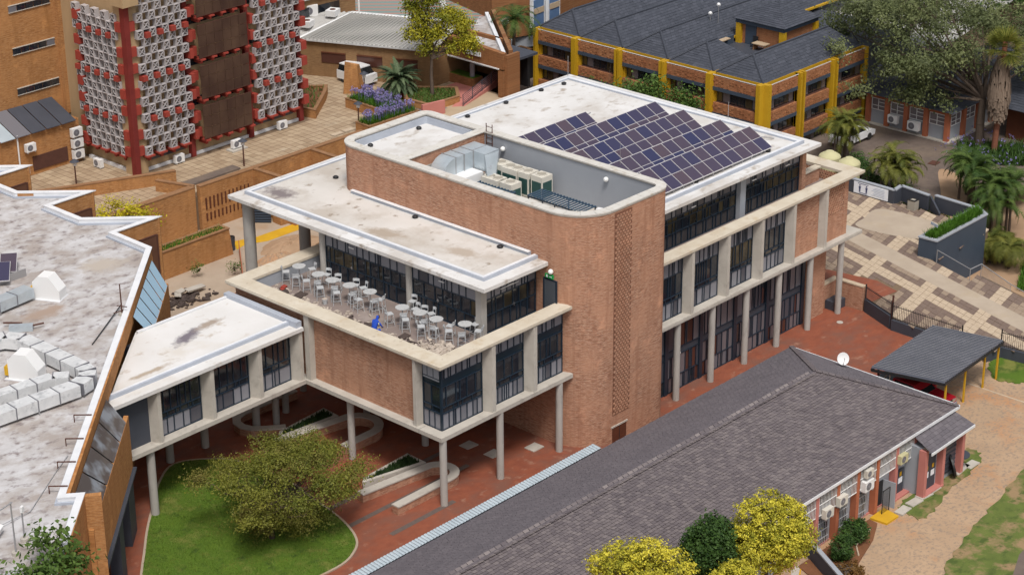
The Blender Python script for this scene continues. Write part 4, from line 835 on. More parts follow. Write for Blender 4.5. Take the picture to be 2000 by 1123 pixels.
# ================================================================ lattice tower
LT = thing('lattice_tower', 'tower block with white breeze-block lattice screens, red piers and brown mesh panels', 'building', (25,52,POD))
def tp(name, mb, mat): return mb.build(name, MT[mat], LT)
TB, TT, SH = 2.6, 18.6, 3.16
tp('core_wall', MB().box(17.2,33.0,48.5,62,TB,TT), 'tan_plaster')
tp('corner_pier', MB().box(16.55,17.0,47.75,48.25,TB,15.6), 'deep_red_paint'); tp('corner_wall', MB().box(16.75,17.9,48.05,48.6,TB,15.6), 'tan_plaster'); tp('corner_wall', MB().box(16.7,17.3,48.2,49.2,TB,15.6), 'tan_plaster'); tp('corner_cap', MB().prism([(16.2,47.3),(17.6,47.3),(17.6,48.8),(16.2,48.8)], 15.6, 16.6), 'tan_plaster'); tp('cap_top', MB().box(16.5,17.3,47.6,48.5,16.6,16.66), 'white_flashing')
for x in (22.3,28.05,33.2): tp('pier', MB().box(x-.2,x+.2,48.1,48.6,TB,TT), 'deep_red_paint')
tp('base_flashing', MB().box(17.15,33.3,48.3,48.45,TB,TB+.22).box(16.9,17.1,48.5,54,TB,TB+.22), 'white_flashing')
# breeze block: one shared mesh
def block_mesh():
    m = MB(); w,h,dp,t_ = .565,.628,.40,.05
    m.box(-w/2,w/2,0,dp,-h/2,-h/2+t_).box(-w/2,w/2,0,dp,h/2-t_,h/2).box(-w/2,-w/2+t_,0,dp,-h/2+t_,h/2-t_).box(w/2-t_,w/2,0,dp,-h/2+t_,h/2-t_)
    for s in (1,-1): m.obox((0,.05,0),.72,.08,.045,0,0,s*R(47))
    for sx in (1,-1):
        for sz in (1,-1): m.obox((sx*.13,.045,sz*.13),.17,.07,.05,0,0,sx*sz*R(-45))
    return m
bm_ = block_mesh().build('breeze_block', MT['white_breeze'], LT); first = [True]
def put_block(x,y,z,rz):
    o = bm_ if first[0] else bm_.copy()
    if not first[0]: COL.objects.link(o)
    first[0] = False; o.location = (x,y,z); o.rotation_euler = (0,0,rz); o.matrix_parent_inverse = Matrix.Translation(-Vector(LT.location))
    return o
def bracket(x,y,z,dx,dy,w=.42):
    tp('bracket', MB().prism([(x-w/2*abs(dy)-.0,y-w/2*abs(dx)),(x+w/2*abs(dy)+dx*.5*0,y+w/2*abs(dx)),(x+w/2*abs(dy)+dx*.55,y+w/2*abs(dx)+dy*.55),(x-w/2*abs(dy)+dx*.55,y-w/2*abs(dx)+dy*.55)] if dx else [(x-w/2,y),(x+w/2,y),(x+w/2,y-.55),(x-w/2,y-.55)], z-.28, z+.1), 'brick_red_paint')
cw = .632; CWX = .575; Z0 = 4.05
def lattice(face, u0, n, z_top):
    """face 'f' looks to -y at y=48, face 's' looks to -x at x=16.9"""
    rows = int((z_top-Z0)/cw)
    for j in range(rows):
        for i in range(n):
            z = Z0+.32+j*cw; u = u0+(i+.5)*CWX
            if (i+j) % 2 == 0:
                if j == 0 and i % 2: continue
                put_block(u,47.65,z,0) if face == 'f' else put_block(16.5,u,z,R(-90))
            elif j % 5 == 4:
                bracket(u,47.98,z,0,-1) if face == 'f' else bracket(16.88,u,z,-1,0)
    for s in range(5):
        zz = Z0+4*cw+s*SH
        if zz > z_top: break
        if face == 'f': tp('slot_window', MB().box(u0-.2,u0+n*CWX+.1,48.4,48.52,zz+.2,zz+.5), 'dark_glass')
        else: tp('slot_window', MB().box(17.08,17.22,u0-.1,u0+n*CWX,zz+.2,zz+.5), 'dark_glass')
    for i in range(0,n,2):
        u = u0+(i+.5)*CWX
        if face == 'f': tp('ledge_bracket', MB().box(u-.38,u+.38,47.5,48.4,Z0-.12,Z0).box(u-.1,u+.12,47.7,48.45,Z0-.4,Z0-.12), 'brick_red_paint')
        else: tp('ledge_bracket', MB().box(16.4,17.1,u-.38,u+.38,Z0-.12,Z0).box(16.6,17.1,u-.1,u+.12,Z0-.4,Z0-.12), 'brick_red_paint')
lattice('f',17.55,8,17.2); lattice('f',28.45,8,18.0); lattice('s',48.8,9,15.2)
# red stub blocks beside the piers
def stubs(x, y, dx, dy, z1):
    z = Z0+.35; k = 0
    while z < z1:
        tp('stub_block', MB().box(min(x,x+dx),max(x,x+dx),min(y,y+dy),max(y,y+dy),z-.28,z+.42), 'brick_red_paint'); z += 1.27 if k % 2 == 0 else 1.89; k += 1
stubs(17.0,48.4,.5,-.6,15); stubs(16.95,48.25,-.55,.5,15); stubs(22.15,48.3,.3,-.75,18); stubs(22.5,48.4,.5,-.55,18); stubs(28.2,48.4,.4,-.6,18); stubs(33.05,48.3,.5,-.75,18); stubs(16.95,53.3,-.5,.6,15)
# brown mesh screens, one per storey, each of six panels
for s in range(5):
    z0 = Z0-.1+s*SH; h = 2.55 if s else 2.6; scr = tp('mesh_screen', MB().box(22.9,27.65,47.5,47.54,z0,z0+.05).box(22.9,27.65,47.5,47.54,z0+h-.05,z0+h), 'rust_steel')
    for i in range(6):
        for j in range(3): cell('mesh_panel', MT['brown_mesh'], scr, (22.9+.396*(2*i+1),47.52,z0+h*(2*j+1)/6), (.765,.03,h/3-.03))
    for i in range(5): tp('screen_bracket', MB().box(23.0+i*1.1,23.45+i*1.1,47.4,48.45,z0-.2,z0-.08).box(23.1+i*1.1,23.3+i*1.1,47.6,48.45,z0-.45,z0-.2), 'brick_red_paint')
    tp('slot_window', MB().box(22.5,27.6,48.42,48.52,z0+h-.1,z0+h+.55), 'dark_glass')
tp('ground_slot', MB().box(18.2,21.8,48.46,48.52,3.3,3.6).box(28.6,32.6,48.46,48.52,3.3,3.6), 'panel_dark')
# wall air conditioners
def ac_unit(x, y, z, rz, label, group, s=1.0, mat='white_metal'):
    t = thing('air_conditioner', label, 'air conditioner', (0,0,0), group)
    MB().box(-.42*s,.42*s,-.16*s,.16*s,0,.6*s).build('casing', MT[mat], t); c = MB()
    f = MB().cyl((-.1*s,-.162*s,.3*s),(-.1*s,-.175*s,.3*s),.23*s,.23*s,18).build('fan_grille', MT['panel_mid'], t); MB().cyl((-.1*s,-.176*s,.3*s),(-.1*s,-.185*s,.3*s),.08*s,.08*s,12).build('hub', MT['panel_grey'], f)
    MB().box(-.36*s,-.30*s,-.16*s,.16*s,-.1*s,0).box(.30*s,.36*s,-.16*s,.16*s,-.1*s,0).build('foot', MT['rail_steel'], t)
    t.location = (x,y,z); t.rotation_euler = (0,0,rz); return t
G = 'air conditioners round the lattice tower'
ac_unit(30.8,47.75,POD+.1,0,'white air conditioner standing under the right lattice panel',G,1.0); ac_unit(25.4,46.9,POD+.2,0,'white air conditioner on a slab below the brown mesh screens',G,1.0); ac_unit(20.6,47.85,POD+.1,0,'white air conditioner by the wall top below the middle lattice panel',G,1.0); ac_unit(16.0,51.6,POD+.1,R(-90),'white air conditioner with louvred side on the tiles left of the tower',G,1.0)
for k in range(3): ac_unit(15.75,53.7,POD+.35+k*.86,0,'white air conditioner on the brick wall, '+['lowest','middle','topmost'][k]+' of the stack of three',G,1.1)
ac_unit(11.6,53.7,4.6,0,'white air conditioner alone on the brick wall below the awning',G,1.0)
tag(MB().box(24.7,26.2,46.5,47.3,POD,POD+.12).build('equipment_slab', MT['concrete']), 'low concrete slab under the white air conditioner below the mesh screens', 'slab')
# ================================================================ far left brick block
FB = thing('brick_block', 'plain tan brick block with narrow strip windows at the left edge', 'building', (5,58,POD))
def fp(name, mb, mat): return mb.build(name, MT[mat], FB)
fp('lower_wall', MB().box(-20,16.25,54.0,60,TB,5.9), 'tan_face_brick'); fp('upper_wall', MB().box(-20,18.4,56.6,72,5.5,26), 'tan_face_brick'); fp('buttress', MB().box(16.9,18.7,56.2,57.5,5.6,26), 'tan_face_brick')
for k,(x0,x1,z0) in enumerate(((12.85,16.5,14.25),(12.85,16.6,11.05),(12.9,16.65,7.95))):
    w = fp('strip_window', MB().box(x0,x1,56.5,56.62,z0-.05,z0).box(x0,x1,56.5,56.62,z0+.46,z0+.51), 'concrete'); n = 5
    for i in range(n): cell('pane', MT['panel_mid'] if (k,i) in ((0,0),(1,4)) else MT['dark_glass'], w, (x0+(x1-x0)*(i+.5)/n,56.56,z0+.23), ((x1-x0)/n-.06,.06,.44))
for i in range(14): 
    x = -3+i*1.35; fp('awning_sheet', MB().add([(x,53.7,5.92),(x+1.28,53.7,5.92),(x+1.28,56.58,7.1),(x,56.58,7.1),(x,53.7,5.87),(x+1.28,53.7,5.87)], [(0,1,2,3),(4,5,1,0)]), ['polycarbonate','panel_mid','galvanised'][(i*7)%3] if i < 11 else 'charcoal_paint')
fp('recess', MB().box(11.9,15.0,53.93,54.02,2.9,4.0), 'rust_steel'); fp('downpipe', MB().cyl((10.7,53.9,3.6),(10.7,53.9,6.0),.06,.06,8).cyl((17.6,56.1,12.5),(17.6,56.1,26),.07,.07,8), 'white_metal')
# ================================================================ brick walls of the plaza and yard
def bwall(name, label, segs, cat='wall', cap=None):
    t = thing(name, label, cat, (segs[0][0][0],segs[0][0][1],segs[0][2]))
    for a,b,z0,z1,th in segs:
        MB().wall(a,b,z0,z1,th).build('wall_face', MT['tan_face_brick'], t); MB().wall(a,b,z1,z1+.07,th+.06).build('wall_cap', MT['timber'] if cap is None else MT[cap], t)
    return t
bwall('plaza_wall', 'tall tan brick retaining wall below the tiled plaza, left stretch', [((4.5,41.55),(16.75,41.55),-.5,3.4,.5),((16.9,41.6),(15.9,44.6),2.0,3.4,.3),((17.9,44.9),(8,49.2),POD-.2,3.5,.3)])
bwall('plaza_wall', 'tan brick retaining wall with rows of slots behind the canopy', [((17.1,41.35),(33.2,41.1),-.5,3.4,.4),((22.2,41.1),(22.4,36.9),-.3,3.4,.3),((27.8,41.0),(27.9,35.8),-.3,3.4,.3)])
w = bpy.data.objects['plaza_wall.001']
for r_ in range(2):
    for i in range(13): MB().box(17.5+i*.36,17.62+i*.36,41.08,41.2,(1.55,.7)[r_],(2.45,1.25)[r_]).build('slot', MT['door_brown'], w)
m = MB().box(17.6,22.8,43.4,44.3,POD,POD+.14); tag(m.build('light_well', MT['dark_road_pavers']), 'dark sunken strip with concrete kerb on the tiled plaza behind the slotted wall', 'light well')
pl = thing('planter_wall', 'sloping ended tan brick planter wall with a green strip in the yard', 'planter', (12.5,36.5,0))
MB().add([(9.4,36.2,-.3),(15.8,36.2,-.3),(15.5,36.2,2.0),(9.4,36.2,2.0),(9.4,37.3,-.3),(15.8,37.3,-.3),(15.5,37.3,2.0),(9.4,37.3,2.0)], [(0,1,2,3),(1,5,6,2),(5,4,7,6),(4,0,3,7),(3,2,6,7)]).build('wall_face', MT['tan_face_brick'], pl)
MB().ring([(9.4,36.15),(15.55,36.15),(15.55,37.35),(9.4,37.35)], [(9.6,36.38),(15.3,36.38),(15.3,37.1),(9.6,37.1)], 2.0, 2.08).build('coping', MT['timber'], pl)
bwall('yard_pier', 'tan brick block beside the dark stairs under the canopy', [((21.6,38.2),(24.8,37.9),-.2,1.6,1.0)])
st = thing('louvre_gate', 'dark louvred steel gate in the yard wall under the canopy', 'gate', (21,39.2,0))
MB().wall((20.2,40.2),(21.5,38.7),-.05,1.75,.08).build('frame', MT['black_steel'], st)
for i in range(8): MB().wall((20.17,40.15),(21.45,38.66),.1+i*.2,.2+i*.2,.14).build('louvre', MT['slate_blue_paint'], st)
structure('painted_lane', MB().sheet([(16.4,36.6),(17.4,36.9),(19,36.2),(27.5,36.0),(27.5,37.1),(19,37.4),(17.3,38.0)], .006), MT['signal_yellow'])
tag(MB().wall((16.3,36.2),(12.4,31.2),0,.9,.05).build('barrier_mesh', MT['orange_paint']), 'orange plastic barrier mesh beside the big canopy column in the yard', 'barrier')
t = thing('yard_bin', 'dark bin standing at the end of the planter wall', 'bin', (16.2,36.9,0)); MB().cyl((16.2,36.9,0),(16.2,36.9,.95),.24,.28,14).build('drum', MT['charcoal_paint'], t, True); MB().cyl((16.2,36.9,.95),(16.2,36.9,1.02),.29,.25,14).build('rim', MT['black_plastic'], t)
def heap(name, cx, cy, rx, ry, h, mat, label, cat, n=26):
    r = random.Random(name+str(cx)); vs = [(cx,cy,h)]; fs = []; rings = 6
    for k in range(1,rings+1):
        for i in range(n):
            a = 2*math.pi*i/n; q = k/rings; jj = 1+r.uniform(-.12,.12); vs.append((cx+rx*q*jj*math.cos(a),cy+ry*q*jj*math.sin(a),max(.0,h*(1-q)**.8*r.uniform(.75,1.2)) if k < rings else -.02))
    for i in range(n): fs.append((0,1+i,1+(i+1)%n))
    for k in range(rings-1):
        for i in range(n): a = 1+k*n+i; b = 1+k*n+(i+1)%n; fs.append((a,a+n,b+n,b))
    return tag(MB().add(vs,fs).build(name, MT[mat]), label, cat)
heap('sand_heap', 19.4,34.2,2.6,1.8,.45,'sand','low sandy soil heap in the yard beyond the terrace','heap'); heap('soil_heap', 17.2,33.2,1.6,1.1,.4,'dirt_paving','darker soil heap beside the big canopy column','heap')
m = MB(); r = random.Random(9)
for i in range(140): chip(m, 8.2+r.gauss(0,.9), 32.6+r.gauss(0,.5), 0, r.uniform(.1,.4))
tag(m.build('rubble', MT['rubble_dark']), 'dark brick rubble heap in the yard beside the skylight', 'rubble', kind='stuff')
for i,(x,y,a,lb) in enumerate(((8.6,33.2,.3,'upper pale slab lying on the dark rubble heap'),(8.1,32.9,.9,'lower pale slab on the dark rubble heap'),(9.6,32.9,.1,'long grey slab at the right of the dark rubble heap'))): tag(MB().obox((x,y,.4),.8 if i < 2 else 1.6,.45,.08,a,.15,.1).build('loose_slab', MT['concrete']), lb, 'slab', 'slabs on the rubble heap')
tag(MB().obox((13.9,30.6,.45),.9,.7,.9,.5).obox((14.3,30.2,.3),.6,.5,.6,.2).build('timber_crate', MT['timber']), 'brown timber stack beside the big canopy column in the yard', 'timber')
# lamp posts on the plaza
def lamp(x,y,label):
    t = thing('lamp_post', label, 'lamp post', (x,y,POD), 'mushroom lamp posts on the tiled plaza')
    MB().cyl((x,y,POD),(x,y,POD+1.75),.06,.05,8).build('post', MT['rust_steel'], t); MB().cyl((x,y,POD+1.7),(x,y,POD+1.98),.14,.16,12).build('lantern', MT['lamp_globe'], t); MB().cyl((x,y,POD+2.0),(x,y,POD+2.1),.36,.2,14).cyl((x,y,POD+2.1),(x,y,POD+2.2),.2,.05,14).build('hood', MT['charcoal_paint'], t)
lamp(40.5,48.6,'lamp post with flat dark hood behind the purple flower bed'); lamp(35.0,43.5,'lamp post with flat dark hood in front of the purple flower bed'); lamp(23.4,43.7,'lamp post with flat dark hood before the mesh screens'); lamp(12.4,49.5,'lamp post with flat dark hood left of the tower corner')
for i,(x,y,a) in enumerate(((31.2,41.9,0),(32.4,41.9,0))): tag(MB().box(x-.5,x+.5,y-.25,y+.2,3.45,3.55).build('coping_slab', MT['stone_pale']), ['left','right'][i]+' one of two pale slabs on the plaza wall above the white tower roof', 'slab', 'pale slabs on the wall')
# ================================================================ shingled roof planes
def shingles(a, b, c, d, course, width, seed, base=.0, var=1.0, thick=.025, streaky=0):
    """a,b eave, d,c top edge (d above a); returns mesh of overlapping shingles"""
    r = random.Random(seed); a,b,c,d = [Vector(v) for v in (a,b,c,d)]; m = MB()
    nrm = (b-a).cross(d-a).normalized(); H = max((d-a).length,(c-b).length); n = max(1,int(H/course))
    for k in range(n):
        t0,t1 = k/n,(k+1)/n; l0,r0,l1,r1 = a.lerp(d,t0),b.lerp(c,t0),a.lerp(d,t1),b.lerp(c,t1); L = (r0-l0).length
        if L < .05: continue
        q = max(1,round(L/width)); ph = r.uniform(0,.5)
        us = [0.0]+[min(1,max(0,(i+ph+r.uniform(-.12,.12))/q)) for i in range(q)]+[1.0]
        rowt = r.random()*.25
        for u0,u1 in zip(us,us[1:]):
            if (u1-u0)*L < .02: continue
            g = .010/L; th = thick*r.uniform(.6,1.5); tn = base+var*(r.random()**1.6*.95+rowt*.3)
            p0,p1,p2,p3 = l0.lerp(r0,u0+g),l0.lerp(r0,u1-g),l1.lerp(r1,u1-g),l1.lerp(r1,u0+g)
            m.add([p0+nrm*th,p1+nrm*th,p2+nrm*.004,p3+nrm*.004,p0-nrm*.01,p1-nrm*.01], [(0,1,2,3),(4,5,1,0)], min(1,tn))
    return m
def shingle_part(parent, a,b,c,d, mat, course=.28, width=.5, seed=1, **kw):
    o = shingles(a,b,c,d,course,width,seed,**kw).build('shingles', MT[mat], parent); o['kind'] = 'stuff'
    vs = [a,b,c,d] if Vector(c) != Vector(d) else [a,b,c]
    MB().add(vs, [tuple(range(len(vs)))]).build('roof_plane', MT[mat], parent); return o
# ================================================================ low hall with metal roof
MH = thing('metal_roofed_hall', 'low tan brick hall with ribbed grey metal roof and three dark recesses', 'building', (44,52,POD))
A, B = Vector((39.6,60.3)), Vector((46.1,46.2)); wd = (B-A).normalized(); wn_ = Vector((wd.y,-wd.x)); wn_ = wn_ if wn_.dot(Vector((-1,-.6))) > 0 else -wn_
MB().prism([tuple(A),tuple(B),(52,46.4),(49,62)], POD, 5.75).build('wall', MT['dull_tan_brick'], MH)
for t0,t1 in ((.36,.50),(.565,.71),(.775,.91)):
    p = A.lerp(B,t0); q = A.lerp(B,t1); MB().wall(tuple(p+wn_*.03), tuple(q+wn_*.03), 3.85, 4.75, .06).build('recess', MT['panel_maroon'], MH); MB().wall(tuple(p+wn_*.05), tuple(q+wn_*.05), 4.68, 4.78, .12).build('recess_lintel', MT['door_brown'], MH)
e0,e1 = A-wd*.0+wn_*.25, B+wd*.15+wn_*.25
def ribbed(a,b,c,d,n,mat,parent,h=.13):
    a,b,c,d = [Vector(v) for v in (a,b,c,d)]; MB().add([a,b,c,d] if c != d else [a,b,c], [(0,1,2,3)] if c != d else [(0,1,2)]).build('roof_sheet', MT[mat], parent); m = MB()
    nrm = (b-a).cross(d-a).normalized(); nrm = nrm if nrm.z > 0 else -nrm
    for i in range(n):
        t = (i+.5)/n; e = .22/n; p = [a.lerp(b,t-e),a.lerp(b,t+e),d.lerp(c,t+e),d.lerp(c,t-e)]
        m.add([p[0],p[1],p[2],p[3],p[0].lerp(p[1],.5)+nrm*h,p[3].lerp(p[2],.5)+nrm*h], [(0,4,5,3),(4,1,2,5),(0,1,4)])
    o = m.build('roof_ribs', MT[mat], parent); o['kind'] = 'stuff'; return o
apx = (45.3,54.9,7.45)
ribbed((e0.x+1.6,e0.y-3.4,5.8),(e1.x,e1.y,5.8),(50.3,46.9,7.0),apx,34,'metal_roof',MH); ribbed((e0.x-2,e0.y+4,5.8),(e0.x+1.6,e0.y-3.4,5.8),apx,(43.6,60.4,6.7),12,'metal_roof',MH)
MB().tube([(e0.x+1.6,e0.y-3.4,5.85),apx,(50.3,46.9,7.05)],.12,6).build('ridge_capping', MT['galvanised_lagging'], MH); MB().add([apx,(50.3,46.9,7.0),(52,47.4,5.2),(47.5,57,5.2)],[(0,1,2,3)]).build('rear_roof', MT['metal_roof'], MH)
MB().wall((e0.x+1.6,e0.y-3.4),tuple(e1),5.66,5.79,.12).build('gutter', MT['galvanised_lagging'], MH)
def roof_ac(x,y,z,label): 
    t = thing('roof_air_conditioner', label, 'air conditioner', (x,y,z), 'air conditioners on the metal roof'); MB().obox((x,y,z+.28),1.1,.9,.5,.4).build('casing', MT['white_metal'], t); MB().cyl((x,y,z+.53),(x,y,z+.545),.26,.26,14).build('fan', MT['door_brown'], t)
roof_ac(42.1,57.0,6.55,'square white roof air conditioner nearest the lattice tower'); roof_ac(44.2,56.1,7.2,'square white roof air conditioner at the ridge of the metal roof')
ac_unit(43.4,58.0,7.0,R(-40),'white air conditioner with square grille upright by the rear windows','air conditioners on the metal roof',1.5)
BK = thing('rear_block', 'tan brick block with strip windows and grey sheet roof behind the metal roof', 'building', (46,60,POD))
MB().prism([(38,58.4),(48.2,57.6),(50,66),(40,70)], POD, 8.4).build('wall', MT['dull_tan_brick'], BK)
for a,b in (((41.0,58.1),(43.2,57.92)),((44.0,57.86),(46.4,57.67))): MB().wall(a,b,7.0,7.75,.1).build('window', MT['dark_glass'], BK)
ribbed((37.5,58.2,8.45),(48.5,57.3,8.45),(50.5,66,9.6),(39.5,70,9.6),40,'metal_roof',BK); MB().cyl((48.4,57.4,3),(48.4,57.4,8.5),.1,.1,8).build('downpipe', MT['white_metal'], BK)
# striped sheet roof
t = NT('striped_sheet'); sc = t.node('ShaderNodeVectorMath', operation='DOT_PRODUCT'); t.link(t.g.outputs['Position'], sc.inputs[0]); sc.inputs[1].default_value = (.727,.686,0)
wv = t.node('ShaderNodeMath', operation='PINGPONG'); t.link(sc.outputs['Value'], wv.inputs[0]); wv.inputs[1].default_value = .5
MT['striped_sheet'] = t.fin(t.mix(t.ramp(wv.outputs[0], .28,.36), (.20,.27,.25), (.40,.21,.17)), .6, .1, .4)
SR = thing('striped_roof', 'broad shallow roof of teal and red striped metal sheeting behind the hall', 'roof', (56,60,POD))
for k,(p) in enumerate(([(48.6,58.2),(54.2,52.6),(66,66),(56,80)],[(54.4,52.4),(58.0,48.8),(72,62),(66.2,65.8)],[(53.2,46.9),(57.9,48.6),(54.3,52.3),(48.5,58.0),(50.8,50)])):
    MB().sheet(p, 5.0+.004*k).build('roof_sheet', MT['striped_sheet'], SR)
MB().wall((54.3,52.5),(66,66),4.9,5.25,.5).build('ridge_gutter', MT['galvanised_lagging'], SR); MB().prism([(49,58),(54,47.6),(58,49),(72,62),(56,80)],POD,4.9).build('wall', MT['dull_tan_brick'], SR)
# ================================================================ brick portal
PT = thing('brick_portal', 'tan brick entrance portal with sloping top, white name board and dark opening', 'building', (48,43,POD))
brick('portal_brick', ((.30,.135,.055),(.24,.10,.04),(.17,.07,.03)), (.25,.15,.08), u=(0,1,0), streak=(.27,.12,.05))
def pp(name, mb, mat): return mb.build(name, MT[mat], PT)
pp('lintel_wall', MB().add([(47.7,46.1,5.05),(47.7,39.9,4.9),(47.7,39.9,6.35),(47.7,46.1,6.7),(48.15,46.1,5.05),(48.15,39.9,4.9),(48.15,39.9,6.35),(48.15,46.1,6.7)], [(0,1,2,3),(4,7,6,5),(3,2,6,7),(0,4,5,1),(1,5,6,2),(0,3,7,4)]), 'portal_brick')
pp('lintel_edge', MB().wall((47.68,46.1),(47.68,40.3),4.95,5.05,.1), 'white_flashing'); pp('pillar', MB().box(47.7,48.6,39.9,40.45,POD-1,5.0), 'portal_brick'); pp('side_wall', MB().box(47.9,49.4,39.6,39.9,-1.4,6.2), 'portal_brick')
pp('back_wall', MB().box(51.5,51.8,42.8,48,POD,6.0), 'portal_brick'); pp('passage', MB().box(51.2,51.5,40.4,42.8,POD,5.4), 'black_plastic'); pp('ceiling', MB().box(48.2,52,40,47.5,5.3,5.5), 'charcoal_paint')
nb = pp('name_board', MB().box(47.6,47.68,42.3,44.0,5.62,5.98), 'sign_white')
for k in range(9): MB().box(47.59,47.6,42.55+k*.14,42.64+k*.14,5.76,5.86).build('lettering', MT['sign_grey'], nb)
nt_ = pp('notice_board', MB().box(50.9,51.0,45.2,47.6,3.4,4.5), 'sign_white'); r = random.Random(2)
for i in range(5):
    for j in range(2): MB().box(50.88,50.9,45.4+i*.42,45.4+i*.42+r.uniform(.18,.32),3.55+j*.45,3.75+j*.45+r.uniform(0,.12)).build('notice', MT[r.choice(['sign_print','sign_grey','panel_dark'])], nt_)
pp('round_column', MB().cyl((48.5,44.1,POD+.3),(48.5,44.1,5.0),.22,.22,14), 'panel_grey'); pp('planter_box', MB().box(48.0,49.2,43.6,47.0,POD,POD+.75), 'portal_brick'); pp('planter_soil', MB().box(48.1,49.1,43.7,46.9,POD+.75,POD+.8), 'lawn_grass')
pp('ramp', MB().add([(43.4,41.6,POD),(44.2,40.9,POD),(51,42.9,POD+.6),(51,44.2,POD+.6),(43.4,41.6,POD-.1),(44.2,40.9,POD-.1),(51,42.9,POD-.1),(51,44.2,POD-.1)], [(0,1,2,3),(0,4,5,1),(1,5,6,2),(3,7,4,0)]), 'salmon_paint')
pp('ramp_landing', MB().box(45.5,48,42.4,45.5,POD,POD+.08), 'salmon_paint')
rl = MB()
for k in range(6): rl.cyl((44.15,41.0,POD+.15+k*.16),(50.5,42.8,POD+.7+k*.16),.02,.02,6)
for k in range(5): q = Vector((44.15,41.0,POD)).lerp(Vector((50.5,42.8,POD+.55)),k/4); rl.cyl(q,q+Vector((0,0,1.0)),.03,.03,6)
pp('ramp_railing', rl, 'charcoal_paint'); pp('roof_deck', MB().prism([(48.2,40.1),(48.2,46),(52,47.5),(55.8,50.2),(56.4,49.6)],5.5,5.7), 'weathered_roof')
pp('roof_edge', MB().wall((48.9,40.9),(56.4,49.9),5.4,6.0,.3), 'white_flashing'); pp('brick_edge', MB().wall((49.3,40.5),(56.9,49.6),-1.4,6.2,.35), 'portal_brick')
for k in range(3): pp('roof_kerb', MB().wall((48.4,45.6-k*1.5),(48.4,44.4-k*1.5),5.7,6.2,.5), 'galvanised_lagging')
CB = thing('curved_brick_block', 'tan brick block with two bright blue arched windows behind the palm', 'building', (64,50,0))
MB().prism([(57.5,50.3),(62.2,48.9),(72,50.5),(72,62),(60,60)],3.0,7.0).build('wall', MT['portal_brick'], CB); MB().prism([(57.4,48.9),(60.2,49.9),(63,48.2),(66,58),(58,58)],1.9,2.9).build('beam', MT['grey_paint'], CB); MB().prism([(58,50),(63,49.6),(66,58),(58,58)],-1.3,1.9).build('undercroft', MT['black_plastic'], CB)
for (x,y) in ((61.2,48.3),(63.3,48.35)):
    f = MB().wall((x-.85,y),(x+.85,y+.1),4.0,6.6,.3).build('window', MT['white_flashing'], CB); MB().wall((x-.68,y-.16),(x+.68,y-.06),4.1,6.45,.1).build('pane', MT['blue_blind'], f); MB().wall((x-.68,y-.22),(x+.68,y-.12),5.2,5.7,.1).build('blind', MT['tile_beige'], f)
MB().wall((62.3,48.2),(62.35,48.6),4,8,.25).build('mullion', MT['white_flashing'], CB)
